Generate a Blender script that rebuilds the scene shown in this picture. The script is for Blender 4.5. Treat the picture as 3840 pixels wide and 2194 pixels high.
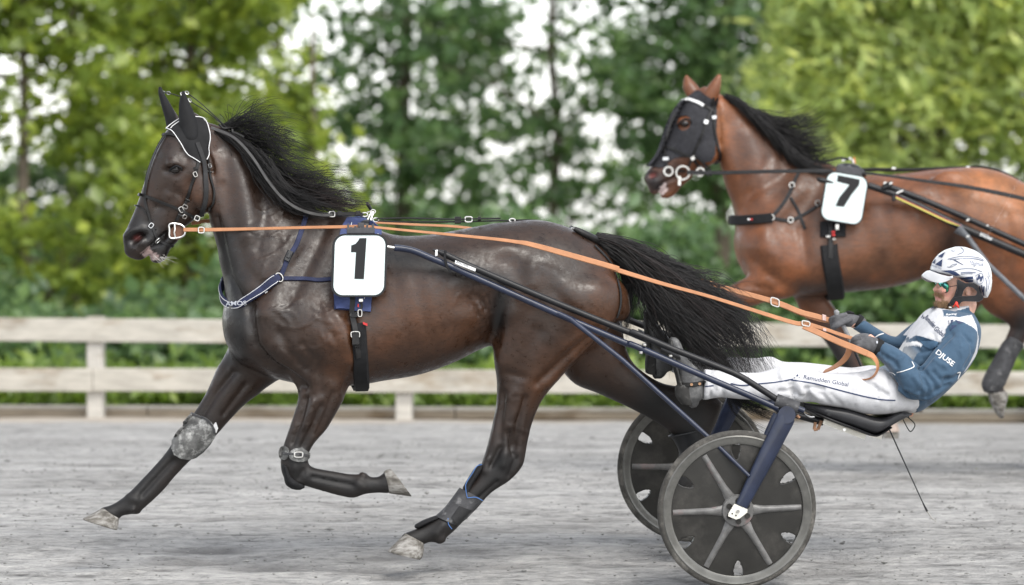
import bpy, bmesh, math, random
import numpy as np
from mathutils import Vector, Matrix
from mathutils.bvhtree import BVHTree

for _o in list(bpy.data.objects):
    bpy.data.objects.remove(_o)
S = bpy.context.scene
COL = S.collection
R = math.radians
rng = random.Random(7)
nrng = np.random.default_rng(11)

# ------------------------------------------------------------------ camera
FPX = 18174.0            # focal length in pixels of the 3840 px wide photograph
CAM = Vector((0.0, -20.0, 1.51))
PITCH = math.atan((1097.0 - 844.0) / FPX)
cam_d = bpy.data.cameras.new('camera')
cam = bpy.data.objects.new('camera', cam_d)
COL.objects.link(cam)
cam.location = CAM
cam.rotation_euler = (math.pi / 2 - PITCH, 0, 0)
cam_d.sensor_width = 36.0
cam_d.lens = 36.0 * FPX / 3840.0
cam_d.clip_start = 0.5
cam_d.clip_end = 2000
cam_d.dof.use_dof = True
cam_d.dof.focus_distance = 20.25
cam_d.dof.aperture_fstop = (cam_d.lens / 1000.0) / 0.067
cam_d.dof.aperture_blades = 0
S.camera = cam

# ------------------------------------------------------------------ sky and sun (high thin overcast)
SUN_EL, SUN_AZ = R(48), R(150)          # azimuth measured clockwise from +Y: behind the camera, to its right
wd = bpy.data.worlds.new('World')
S.world = wd
wd.use_nodes = True
_nt = wd.node_tree
_nt.nodes.clear()
_sky = _nt.nodes.new('ShaderNodeTexSky')
_sky.sky_type = 'NISHITA'
_sky.sun_disc = False
_sky.sun_elevation = SUN_EL
_sky.sun_rotation = SUN_AZ
_sky.air_density = 1.0
_sky.dust_density = 0.8
_sky.ozone_density = 1.0
_hs = _nt.nodes.new('ShaderNodeHueSaturation')
_hs.inputs['Saturation'].default_value = 0.22
_bg = _nt.nodes.new('ShaderNodeBackground')
_bg.inputs['Strength'].default_value = 0.14
_wo = _nt.nodes.new('ShaderNodeOutputWorld')
_nt.links.new(_sky.outputs['Color'], _hs.inputs['Color'])
_nt.links.new(_hs.outputs['Color'], _bg.inputs['Color'])
_nt.links.new(_bg.outputs['Background'], _wo.inputs['Surface'])
sun_d = bpy.data.lights.new('sun', 'SUN')
sun_d.energy = 1.15
sun_d.angle = R(32)
sun_d.color = (1.0, 0.95, 0.87)
sun = bpy.data.objects.new('sun', sun_d)
COL.objects.link(sun)
_sd = Vector((math.sin(SUN_AZ) * math.cos(SUN_EL), math.cos(SUN_AZ) * math.cos(SUN_EL), math.sin(SUN_EL)))
sun.rotation_euler = _sd.to_track_quat('Z', 'Y').to_euler()

S.render.engine = 'CYCLES'
S.view_settings.view_transform = 'Standard'
S.view_settings.look = 'None'
S.view_settings.exposure = 1.35
S.view_settings.gamma = 1.0
S.view_settings.use_curve_mapping = False
S.cycles.use_denoising = True
S.cycles.max_bounces = 8
S.cycles.transparent_max_bounces = 8

# ------------------------------------------------------------------ pixel rays and planes
_cp, _sp = math.cos(PITCH), math.sin(PITCH)
_RT, _FW, _UP = Vector((1, 0, 0)), Vector((0, _cp, -_sp)), Vector((0, _sp, _cp))
DS = 3840.0 / 2548.0


def ray(px, py):
    return (_RT * ((px - 1920.0) / FPX) + _UP * (-(py - 1097.0) / FPX) + _FW).normalized()


def at(px, py, Y):
    """the point seen at a pixel, at depth Y"""
    d = ray(px, py)
    return CAM + d * ((Y - CAM.y) / d.y)


def D(x, y):
    return (x * DS, y * DS)


def zoomer(x0, y0, s):
    return lambda x, y: (x0 + x / s, y0 + y / s)


Z1 = zoomer(400, 300, 2.08)       # head of the first horse
Z2 = zoomer(700, 700, 1.82)       # chest
Z3 = zoomer(1300, 750, 1.82)      # flank and rump
Z4 = zoomer(200, 1300, 1.82)      # far fore leg
Z5 = zoomer(1000, 1300, 1.7127)   # near fore and near hind legs
Z6 = zoomer(2200, 1200, 1.465)    # wheels
Z7 = zoomer(2050, 800, 2.08)      # tail
Z8 = zoomer(2380, 1100, 2.6957)   # boots
Z9 = zoomer(2850, 1420, 2.6957)   # seat
ZA = zoomer(3000, 850, 1.713)     # driver
ZB = zoomer(3420, 900, 5.2)       # helmet
ZC = zoomer(2350, 200, 1.82)      # head of the second horse
ZD = zoomer(2700, 500, 1.3237)    # second horse
ZE = zoomer(3040, 1100, 2.8)      # jacket


def proj(P):
    """numpy (n,3) -> pixel (n,2)"""
    q = P - np.array(CAM)
    z = q @ np.array(_FW)
    return np.stack([1920.0 + FPX * (q @ np.array(_RT)) / z, 1097.0 - FPX * (q @ np.array(_UP)) / z], 1)


class Frame:
    """a vertical plane through a horse: P(px, py, w) is the point seen at a pixel on the plane w metres to its far side"""
    def __init__(self, origin, yaw):
        self.o = Vector(origin)
        self.fwd = Vector((-math.cos(yaw), -math.sin(yaw), 0))
        self.lat = Vector((-math.sin(yaw), math.cos(yaw), 0))

    def P(self, p, w=0.0):
        d = ray(p[0], p[1])
        o = self.o + self.lat * w
        return CAM + d * ((o - CAM).dot(self.lat) / d.dot(self.lat))

    def w(self, P):
        return (P - np.array(self.o)) @ np.array(self.lat)

    def mirror(self, p):
        p = Vector(p)
        return p - self.lat * (2 * (p - self.o).dot(self.lat))


YAW1 = R(6.7)
_ax = at(2763, 1911, 0.0)
_l1 = Vector((-math.sin(YAW1), math.cos(YAW1), 0))
F1 = Frame(_ax + _l1 * 0.6, YAW1)
YAW2 = R(5.0)
F2 = Frame(at(3400, 1000, 4.7), YAW2)

_GY = np.array([-60, -6, 0, 1.2, 3, 5, 9, 12.0, 14, 20, 60, 200])
_GZ = np.array([-.32, -.32, 0.0, .118, .20, .235, .235, .223, .22, .22, .3, .3])


def ground_z(Y):
    return float(np.interp(Y, _GY, _GZ))


# ------------------------------------------------------------------ object helpers
def link(o, parent=None):
    COL.objects.link(o)
    if parent is not None:
        o.parent = parent
        o.matrix_parent_inverse = parent.matrix_world.inverted()
    return o


def tag(o, label=None, cat=None, group=None, kind=None):
    if label:
        o['label'] = label
    if cat:
        o['category'] = cat
    if group:
        o['group'] = group
    if kind:
        o['kind'] = kind
    return o


def thing(name, loc, label, cat, group=None):
    o = bpy.data.objects.new(name, None)
    o.empty_display_size = 0.1
    o.location = loc
    o.matrix_world = Matrix.Translation(loc)
    COL.objects.link(o)
    return tag(o, label, cat, group)


def mesh_obj(name, V, Fc, mat, parent=None, smooth=True, mats=None, fmat=None):
    me = bpy.data.meshes.new(name)
    me.from_pydata([tuple(v) for v in V], [], [tuple(int(i) for i in f) for f in Fc])
    for m in (mats or ([mat] if mat else [])):
        me.materials.append(m)
    if fmat is not None:
        me.polygons.foreach_set('material_index', np.asarray(fmat, dtype=np.int32))
    if smooth:
        me.polygons.foreach_set('use_smooth', [True] * len(me.polygons))
    me.update()
    o = bpy.data.objects.new(name, me)
    return link(o, parent)


class MB:
    """collects shapes for one mesh"""
    def __init__(self):
        self.V, self.F, self.M, self.S = [], [], [], []

    def add(self, V, Fc, m=0):
        b = len(self.V)
        self.S.append((b, len(self.F)))
        self.V += [Vector(v) for v in V]
        self.F += [tuple(i + b for i in f) for f in Fc]
        self.M += [m] * len(Fc)
        return self

    def box(self, c, sx, sy, sz, ax=None, m=0, bev=0.0):
        """box with centre c, full sizes along the axes ax=(X,Y,Z); bev cuts the long edges"""
        X, Y, Z = ax or (Vector((1, 0, 0)), Vector((0, 1, 0)), Vector((0, 0, 1)))
        c = Vector(c)
        if bev <= 0:
            V = [c + X * (sx / 2 * i) + Y * (sy / 2 * j) + Z * (sz / 2 * k) for i in (-1, 1) for j in (-1, 1) for k in (-1, 1)]
            return self.add(V, [(0, 1, 3, 2), (4, 6, 7, 5), (0, 4, 5, 1), (2, 3, 7, 6), (0, 2, 6, 4), (1, 5, 7, 3)], m)
        prof = []
        hy, hz = sy / 2, sz / 2
        for (a, b) in ((1, 1), (-1, 1), (-1, -1), (1, -1)):
            p1, p2 = (a * hy, b * (hz - bev)), (a * (hy - bev), b * hz)
            prof += [p1, p2] if a * b > 0 else [p2, p1]
        n = len(prof)
        V = [c + X * (s * sx / 2) + Y * p[0] + Z * p[1] for s in (-1, 1) for p in prof]
        Fc = [(i, (i + 1) % n, n + (i + 1) % n, n + i) for i in range(n)] + [tuple(range(n))[::-1], tuple(range(n, 2 * n))]
        return self.add(V, Fc, m)

    def tube(self, pts, rad, n=10, m=0, cap=True, flat=1.0, up=None):
        pts = [Vector(p) for p in pts]
        if not hasattr(rad, '__len__'):
            rad = [rad] * len(pts)
        V, Fc = [], []
        prev = None
        for i, p in enumerate(pts):
            t = (pts[min(i + 1, len(pts) - 1)] - pts[max(i - 1, 0)]).normalized()
            if prev is None:
                a = up or (Vector((0, 0, 1)) if abs(t.z) < .9 else Vector((0, 1, 0)))
            else:
                a = prev
            a = (a - t * a.dot(t)).normalized()
            prev = a
            b = t.cross(a)
            V += [p + (a * math.cos(2 * math.pi * k / n) + b * (math.sin(2 * math.pi * k / n) * flat)) * rad[i] for k in range(n)]
        for i in range(len(pts) - 1):
            for k in range(n):
                Fc.append((i * n + k, i * n + (k + 1) % n, (i + 1) * n + (k + 1) % n, (i + 1) * n + k))
        if cap:
            Fc.append(tuple(range(n))[::-1])
            Fc.append(tuple((len(pts) - 1) * n + k for k in range(n)))
        return self.add(V, Fc, m)

    def ribbon(self, pts, nors, width, thick, m=0):
        """flat strap: rectangle section swept along pts; nors = outward normals"""
        pts = [Vector(p) for p in pts]
        if not hasattr(width, '__len__'):
            width = [width] * len(pts)
        V, Fc = [], []
        for i, p in enumerate(pts):
            t = (pts[min(i + 1, len(pts) - 1)] - pts[max(i - 1, 0)]).normalized()
            nn = Vector(nors[i])
            nn = (nn - t * nn.dot(t)).normalized()
            s = t.cross(nn).normalized()
            hw, ht = width[i] / 2, thick
            V += [p - s * hw, p - s * (hw * .8) + nn * ht, p + s * (hw * .8) + nn * ht, p + s * hw]
        n = 4
        for i in range(len(pts) - 1):
            for k in range(n):
                Fc.append((i * n + k, i * n + (k + 1) % n, (i + 1) * n + (k + 1) % n, (i + 1) * n + k))
        Fc.append((3, 2, 1, 0))
        b = (len(pts) - 1) * n
        Fc.append((b, b + 1, b + 2, b + 3))
        return self.add(V, Fc, m)

    def ring(self, c, X, Y, rx, ry, r, n=20, k=6, m=0, square=0.0):
        """a closed ring of wire: ellipse in the plane X,Y"""
        c = Vector(c)
        pts = []
        for i in range(n):
            a = 2 * math.pi * i / n
            ca, sa = math.cos(a), math.sin(a)
            if square:
                e = 1 - square
                ca, sa = math.copysign(abs(ca) ** e, ca), math.copysign(abs(sa) ** e, sa)
            pts.append(c + X * (rx * ca) + Y * (ry * sa))
        Zn = X.cross(Y).normalized()
        V, Fc = [], []
        for i, p in enumerate(pts):
            t = (pts[(i + 1) % n] - pts[i - 1]).normalized()
            a = t.cross(Zn).normalized()
            V += [p + (a * math.cos(2 * math.pi * j / k) + Zn * math.sin(2 * math.pi * j / k)) * r for j in range(k)]
        for i in range(n):
            for j in range(k):
                Fc.append((i * k + j, i * k + (j + 1) % k, ((i + 1) % n) * k + (j + 1) % k, ((i + 1) % n) * k + j))
        return self.add(V, Fc, m)

    def prism(self, poly, X, Y, c, depth, m=0, N=None):
        """polygon (list of 2D points) in the plane X,Y at c, extruded by depth along N"""
        c = Vector(c)
        N = N or X.cross(Y).normalized()
        n = len(poly)
        V = [c + X * p[0] + Y * p[1] for p in poly] + [c + X * p[0] + Y * p[1] + N * depth for p in poly]
        Fc = [(i, (i + 1) % n, n + (i + 1) % n, n + i) for i in range(n)] + [tuple(range(n))[::-1], tuple(range(n, 2 * n))]
        return self.add(V, Fc, m)

    def each(self, name, mat, parent=None, smooth=True):
        """every shape that was added becomes an object of its own"""
        out = []
        ends = self.S[1:] + [(len(self.V), len(self.F))]
        for (v0, f0), (v1, f1) in zip(self.S, ends):
            q = MB()
            q.add(self.V[v0:v1], [tuple(i - v0 for i in f) for f in self.F[f0:f1]])
            out.append(q.build(name, mat, parent, smooth))
        return out

    def build(self, name, mat, parent=None, smooth=True, mats=None):
        o = mesh_obj(name, self.V, self.F, mat, parent, smooth, mats, self.M if mats else None)
        bm = bmesh.new()
        bm.from_mesh(o.data)
        bmesh.ops.recalc_face_normals(bm, faces=bm.faces)
        bm.to_mesh(o.data)
        bm.free()
        if smooth:
            sharpen(o.data, 40)
        return o


def sharpen(me, deg):
    try:
        me.set_sharp_from_angle(angle=R(deg))
    except Exception:
        pass


def spline(pts, k=6, closed=False):
    """Catmull-Rom through points given as equal-length tuples"""
    A = np.array([[float(c) for c in p] for p in pts])
    n = len(A)
    out = []
    rngn = range(n) if closed else range(n - 1)
    for i in rngn:
        if closed:
            p0, p1, p2, p3 = A[i - 1], A[i], A[(i + 1) % n], A[(i + 2) % n]
        else:
            p1, p2 = A[i], A[i + 1]
            p0 = A[i - 1] if i > 0 else 2 * p1 - p2
            p3 = A[i + 2] if i + 2 < n else 2 * p2 - p1
        for j in range(k):
            t = j / k
            out.append(0.5 * (2 * p1 + (p2 - p0) * t + (2 * p0 - 5 * p1 + 4 * p2 - p3) * t * t + (3 * p1 - p0 - 3 * p2 + p3) * t ** 3))
    if not closed:
        out.append(A[-1])
    return np.array(out)


def loft(secs, fr, n=28, k=5, end=(1, 1), pw=2.2, V=None, Fc=None):
    """secs: (A px, B px, w, half width[, egg]); ring through A and B, lateral half width; egg > 0 narrows the A side"""
    rows = []
    for s in secs:
        A, B, w, hw = s[:4]
        e = s[4] if len(s) > 4 else 0.0
        pa, pb = fr.P(A, w), fr.P(B, w)
        rows.append(tuple(pa) + tuple(pb) + (hw, e))
    rows = spline(rows, k)
    V = [] if V is None else V
    Fc = [] if Fc is None else Fc
    b = len(V)
    lat = np.array(fr.lat)
    rings = []
    ang = np.linspace(0, 2 * np.pi, n, endpoint=False)
    c, s_ = np.cos(ang), np.sin(ang)
    cc = np.sign(c) * np.abs(c) ** (2 / pw)
    ss = np.sign(s_) * np.abs(s_) ** (2 / pw)

    def mk(r, sc=1.0, shift=None):
        a, bb = r[:3], r[3:6]
        C, U = (a + bb) / 2, (a - bb) / 2 * sc
        if shift is not None:
            C = C + shift
        wd_ = r[6] * sc * (1 - r[7] * cc)
        return C[None] + U[None] * cc[:, None] + lat[None] * (wd_ * ss)[:, None]
    first, last = rows[0], rows[-1]
    d0 = (rows[0][:3] + rows[0][3:6] - rows[1][:3] - rows[1][3:6]) / 2
    d1 = (rows[-1][:3] + rows[-1][3:6] - rows[-2][:3] - rows[-2][3:6]) / 2
    d0 = d0 / (np.linalg.norm(d0) + 1e-9)
    d1 = d1 / (np.linalg.norm(d1) + 1e-9)
    if end[0]:
        q = min(np.linalg.norm(first[:3] - first[3:6]) / 2, first[6]) * end[0]
        rings += [mk(first, .45, d0 * q * .9), mk(first, .8, d0 * q * .55)]
    rings += [mk(r) for r in rows]
    if end[1]:
        q = min(np.linalg.norm(last[:3] - last[3:6]) / 2, last[6]) * end[1]
        rings += [mk(last, .8, d1 * q * .55), mk(last, .45, d1 * q * .9)]
    for rg in rings:
        V += [Vector(p) for p in rg]
    m = len(rings)
    for i in range(m - 1):
        for j in range(n):
            Fc.append((b + i * n + j, b + i * n + (j + 1) % n, b + (i + 1) * n + (j + 1) % n, b + (i + 1) * n + j))
    Fc.append(tuple(b + j for j in range(n))[::-1])
    Fc.append(tuple(b + (m - 1) * n + j for j in range(n)))
    return V, Fc


def ball(c, X, Y, Z, n=16, m=10, V=None, Fc=None):
    """ellipsoid with semi-axis vectors X,Y,Z"""
    V = [] if V is None else V
    Fc = [] if Fc is None else Fc
    b = len(V)
    c = Vector(c)
    for i in range(m + 1):
        th = math.pi * i / m
        for j in range(n):
            ph = 2 * math.pi * j / n
            V.append(c + X * (math.sin(th) * math.cos(ph)) + Y * (math.sin(th) * math.sin(ph)) + Z * math.cos(th))
    for i in range(m):
        for j in range(n):
            Fc.append((b + i * n + j, b + i * n + (j + 1) % n, b + (i + 1) * n + (j + 1) % n, b + (i + 1) * n + j))
    return V, Fc


def fused(name, V, Fc, voxel, smooth_it, smooth_f=0.5):
    """voxel-union of overlapping closed lofts into one continuous skin; returns mesh data as numpy verts, faces"""
    me = bpy.data.meshes.new(name)
    me.from_pydata([tuple(v) for v in V], [], Fc)
    bm = bmesh.new()
    bm.from_mesh(me)
    bmesh.ops.remove_doubles(bm, verts=bm.verts, dist=1e-5)
    bmesh.ops.recalc_face_normals(bm, faces=bm.faces)
    bm.to_mesh(me)
    bm.free()
    o = bpy.data.objects.new(name, me)
    COL.objects.link(o)
    r = o.modifiers.new('r', 'REMESH')
    r.mode = 'VOXEL'
    r.voxel_size = voxel
    s = o.modifiers.new('s', 'SMOOTH')
    s.factor = smooth_f
    s.iterations = smooth_it
    dg = bpy.context.evaluated_depsgraph_get()
    me2 = bpy.data.meshes.new_from_object(o.evaluated_get(dg))
    bpy.data.objects.remove(o)
    bpy.data.meshes.remove(me)
    return me2


def mesh_np(me):
    v = np.empty(len(me.vertices) * 3)
    me.vertices.foreach_get('co', v)
    nn = np.empty(len(me.vertices) * 3)
    me.vertices.foreach_get('normal', nn)
    return v.reshape(-1, 3), nn.reshape(-1, 3)


def seg_dist(p, poly):
    """distance of pixel points (n,2) to a polyline, in pixels"""
    d = np.full(len(p), 1e9)
    for a, b in zip(poly[:-1], poly[1:]):
        a, b = np.array(a), np.array(b)
        ab = b - a
        t = np.clip(((p - a) @ ab) / (ab @ ab + 1e-9), 0, 1)
        d = np.minimum(d, np.linalg.norm(p - a - t[:, None] * ab, axis=1))
    return d


def in_poly(p, poly):
    poly = np.array(poly)
    x, y = p[:, 0], p[:, 1]
    r = np.zeros(len(p), bool)
    j = len(poly) - 1
    for i in range(len(poly)):
        xi, yi = poly[i]
        xj, yj = poly[j]
        c = ((yi > y) != (yj > y)) & (x < (xj - xi) * (y - yi) / (yj - yi + 1e-12) + xi)
        r ^= c
        j = i
    return r


def side_px(fr, V):
    """pixel positions of the points and of their mirror images (for the far side)"""
    w = fr.w(V)
    M = V - 2 * np.outer(np.maximum(w, 0), np.array(fr.lat))
    return proj(M), w


def sculpt(me, fr, strokes, wmin=None, wmax=None):
    """strokes: (pixel polyline, radius px, depth m[, which]); pushes the surface along its normal on both flanks.
    which: 'b' both flanks, 'n' near flank only; an optional (w0, w1) range limits the lateral position"""
    for st in strokes:
        poly, rad, dep = st[:3]
        which = st[3] if len(st) > 3 else 'b'
        rngw = st[4] if len(st) > 4 else None
        V, N = mesh_np(me)
        px, w = side_px(fr, V)
        lat = np.array(fr.lat)
        facing = np.abs(N @ lat)
        poly = np.array(poly, float)
        lo, hi = poly.min(0) - 3 * rad, poly.max(0) + 3 * rad
        ok = (px[:, 0] > lo[0]) & (px[:, 0] < hi[0]) & (px[:, 1] > lo[1]) & (px[:, 1] < hi[1])
        sgn = np.sign(N @ lat)
        if rngw is not None:
            ok &= (w > rngw[0]) & (w < rngw[1])
            if which == 'n':
                ok &= sgn < 0
        elif which == 'n':
            ok &= (w < 0) & (sgn < 0)
        else:
            ok &= sgn * w > 0
        idx = np.nonzero(ok)[0]
        if len(idx) == 0:
            continue
        d = seg_dist(px[idx], poly) if len(poly) > 1 else np.linalg.norm(px[idx] - poly[0], axis=1)
        g = np.exp(-(d / rad) ** 2) * np.clip(facing[idx] * 1.6, 0, 1)
        V[idx] += N[idx] * (g * dep)[:, None]
        me.vertices.foreach_set('co', V.ravel())
        me.update()
    return me


def bvh_of(o):
    me = o.data
    mw = o.matrix_world
    V = [mw @ v.co for v in me.vertices]
    return BVHTree.FromPolygons(V, [tuple(p.vertices) for p in me.polygons])


def hit(bvh, p, default=None):
    d = ray(p[0], p[1])
    loc, nor, idx, dist = bvh.ray_cast(CAM, d)
    if loc is None:
        return (default, -d) if default is not None else (None, None)
    if nor.dot(d) > 0:
        nor = -nor
    return loc, nor


# ------------------------------------------------------------------ materials
def new_mat(name):
    m = bpy.data.materials.new(name)
    m.use_nodes = True
    nt = m.node_tree
    b = nt.nodes['Principled BSDF']
    return m, nt, b


def noise(nt, scale, detail=4, rough=.6, co=None, stretch=None, dim='3D'):
    tc = nt.nodes.new('ShaderNodeTexCoord')
    n = nt.nodes.new('ShaderNodeTexNoise')
    n.inputs['Scale'].default_value = scale
    n.inputs['Detail'].default_value = detail
    n.inputs['Roughness'].default_value = rough
    src = tc.outputs['Object']
    if stretch:
        mp = nt.nodes.new('ShaderNodeMapping')
        mp.inputs['Scale'].default_value = stretch
        nt.links.new(src, mp.inputs['Vector'])
        src = mp.outputs['Vector']
    nt.links.new(src, n.inputs['Vector'])
    return n


def ramp(nt, fac, stops):
    r = nt.nodes.new('ShaderNodeValToRGB')
    cr = r.color_ramp
    while len(cr.elements) > 1:
        cr.elements.remove(cr.elements[-1])
    cr.elements[0].position = stops[0][0]
    cr.elements[0].color = tuple(stops[0][1]) + (1,)
    for p, c in stops[1:]:
        e = cr.elements.new(p)
        e.color = tuple(c) + (1,)
    nt.links.new(fac, r.inputs['Fac'])
    return r


def mixc(nt, fac, a, b, mode='MIX'):
    m = nt.nodes.new('ShaderNodeMix')
    m.data_type = 'RGBA'
    m.blend_type = mode
    for sock, v in ((m.inputs['Factor'], fac), (m.inputs['A'], a), (m.inputs['B'], b)):
        pass
    def put(i, v):
        s = m.inputs[i]
        if hasattr(v, 'is_output'):
            nt.links.new(v, s)
        elif isinstance(v, (int, float)):
            s.default_value = v
        else:
            s.default_value = tuple(v) + (1,) if len(v) == 3 else v
    put(0, fac)
    put(6, a)
    put(7, b)
    return m.outputs[2]


def bump(nt, b, h, strength, dist):
    n = nt.nodes.new('ShaderNodeBump')
    n.inputs['Strength'].default_value = strength
    n.inputs['Distance'].default_value = dist
    nt.links.new(h, n.inputs['Height'])
    nt.links.new(n.outputs['Normal'], b.inputs['Normal'])
    return n


def simple(name, col, rough=.5, metal=0.0, var=.25, vscale=30, bump_s=.15, bscale=200, spec=.3, dirt=None, coat=0.0):
    """painted / plastic / leather surface with grain, tone variation and optional dust"""
    m, nt, b = new_mat(name)
    n = noise(nt, vscale, 5)
    c0 = tuple(c * (1 - var) for c in col)
    c1 = tuple(min(1, c * (1 + var)) for c in col)
    r = ramp(nt, n.outputs['Fac'], [(.3, c0), (.7, c1)])
    out = r.outputs['Color']
    if dirt:
        n2 = noise(nt, dirt[2], 6, .7)
        rr = ramp(nt, n2.outputs['Fac'], [(dirt[1], (0, 0, 0)), (min(dirt[1] + .18, 1), (1, 1, 1))])
        out = mixc(nt, rr.outputs['Color'], out, dirt[0])
    nt.links.new(out, b.inputs['Base Color'])
    b.inputs['Roughness'].default_value = rough
    b.inputs['Metallic'].default_value = metal
    b.inputs['Specular IOR Level'].default_value = spec
    b.inputs['Coat Weight'].default_value = coat
    if bump_s:
        n3 = noise(nt, bscale, 3)
        bump(nt, b, n3.outputs['Fac'], bump_s, .002)
    return m


def coat_mat(name, rough=.36):
    """short horse hair: colour from the skin's own pigment attribute, hair streaks, satin gloss"""
    m, nt, b = new_mat(name)
    at_ = nt.nodes.new('ShaderNodeAttribute')
    at_.attribute_name = 'pigment'
    n = noise(nt, 9, 6, .65)
    r = ramp(nt, n.outputs['Fac'], [(.3, (.6, .6, .62)), (.52, (1, 1, 1)), (.75, (1.45, 1.3, 1.18))])
    n2 = noise(nt, 160, 3, .6, stretch=(.18, 1, 1))
    r2 = ramp(nt, n2.outputs['Fac'], [(.3, (.8, .8, .8)), (.7, (1.2, 1.2, 1.2))])
    c = mixc(nt, 1.0, at_.outputs['Color'], r.outputs['Color'], 'MULTIPLY')
    c = mixc(nt, 1.0, c, r2.outputs['Color'], 'MULTIPLY')
    nt.links.new(c, b.inputs['Base Color'])
    n3 = noise(nt, 36, 7, .7)
    rr = ramp(nt, n3.outputs['Fac'], [(.36, (rough - .13,) * 3), (.62, (rough + .16,) * 3)])
    a2 = nt.nodes.new('ShaderNodeAttribute')
    a2.attribute_name = 'matte'
    nt.links.new(mixc(nt, a2.outputs['Fac'], rr.outputs['Color'], (.62, .62, .62)), b.inputs['Roughness'])
    b.inputs['Specular IOR Level'].default_value = .42
    b.inputs['Sheen Roughness'].default_value = .4
    n4 = noise(nt, 38, 5, .6)
    mm = nt.nodes.new('ShaderNodeMath')
    mm.operation = 'ADD'
    m2 = nt.nodes.new('ShaderNodeMath')
    m2.operation = 'MULTIPLY'
    m2.inputs[1].default_value = .35
    nt.links.new(n2.outputs['Fac'], m2.inputs[0])
    nt.links.new(n4.outputs['Fac'], mm.inputs[0])
    nt.links.new(m2.outputs[0], mm.inputs[1])
    bump(nt, b, mm.outputs[0], .28, .004)
    return m


def set_pigment(me, col, matte=None):
    if matte is not None:
        a = me.attributes.new('matte', 'FLOAT', 'POINT')
        a.data.foreach_set('value', np.clip(matte, 0, 1).astype(np.float32))
    a = me.attributes.new('pigment', 'FLOAT_COLOR', 'POINT')
    c = np.ones((len(me.vertices), 4), np.float32)
    c[:, :3] = col
    a.data.foreach_set('color', c.ravel())
# ------------------------------------------------------------------ ground, fence
def track_mat():
    m, nt, b = new_mat('stone_dust')
    n1 = noise(nt, 1.1, 6, .65, stretch=(.5, 1.0, 1))
    n2 = noise(nt, 10, 6, .72, stretch=(.36, .9, 1))
    n3 = noise(nt, 30, 4, .7, stretch=(.42, .6, 1))
    r1 = ramp(nt, n1.outputs['Fac'], [(.32, (.255, .251, .243)), (.53, (.32, .315, .306)), (.72, (.38, .374, .363))])
    r2 = ramp(nt, n2.outputs['Fac'], [(.30, (.33, .33, .33)), (.45, (.90, .90, .90)), (.60, (1.04, 1.04, 1.04)), (.74, (1.26, 1.25, 1.24))])
    r3 = ramp(nt, n3.outputs['Fac'], [(.28, (.6, .6, .6)), (.48, (1, 1, 1)), (.72, (1.32, 1.31, 1.29))])
    c = mixc(nt, 1.0, r1.outputs['Color'], r2.outputs['Color'], 'MULTIPLY')
    c = mixc(nt, 1.0, c, r3.outputs['Color'], 'MULTIPLY')
    # pale drag lines left along the track by the harrow
    tc = nt.nodes.new('ShaderNodeTexCoord')
    mp = nt.nodes.new('ShaderNodeMapping')
    mp.inputs['Scale'].default_value = (.04, 1.0, 1)
    nt.links.new(tc.outputs['Object'], mp.inputs['Vector'])
    nz = nt.nodes.new('ShaderNodeTexNoise')
    nz.inputs['Scale'].default_value = 3.2
    nz.inputs['Detail'].default_value = 3
    nt.links.new(mp.outputs['Vector'], nz.inputs['Vector'])
    rl = ramp(nt, nz.outputs['Fac'], [(.6, (0, 0, 0)), (.66, (.35, .35, .35)), (.72, (0, 0, 0))])
    c = mixc(nt, rl.outputs['Color'], c, (.45, .445, .435))
    # damp dark dust turned up by hooves
    a2 = nt.nodes.new('ShaderNodeAttribute')
    a2.attribute_name = 'scuff'
    c = mixc(nt, a2.outputs['Fac'], c, (.15, .145, .14))
    # sandier strip along the fence
    at_ = nt.nodes.new('ShaderNodeAttribute')
    at_.attribute_name = 'edge'
    c = mixc(nt, at_.outputs['Fac'], c, (.42, .365, .30))
    nt.links.new(c, b.inputs['Base Color'])
    b.inputs['Roughness'].default_value = .95
    b.inputs['Specular IOR Level'].default_value = .2
    ad = nt.nodes.new('ShaderNodeMath')
    ad.operation = 'ADD'
    nt.links.new(n2.outputs['Fac'], ad.inputs[0])
    nt.links.new(n3.outputs['Fac'], ad.inputs[1])
    bump(nt, b, ad.outputs[0], .9, .04)
    return m


def fbm(x, y, seed, oct=4):
    r = np.random.default_rng(seed)
    z = np.zeros_like(x)
    a = 1.0
    for o in range(oct):
        for _ in range(3):
            ang = r.uniform(0, 6.28)
            f = 2 ** o * r.uniform(.8, 1.3)
            z += a * np.sin((x * math.cos(ang) + y * math.sin(ang)) * f + r.uniform(0, 6.28)) / 3
        a *= .55
    return z


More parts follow.
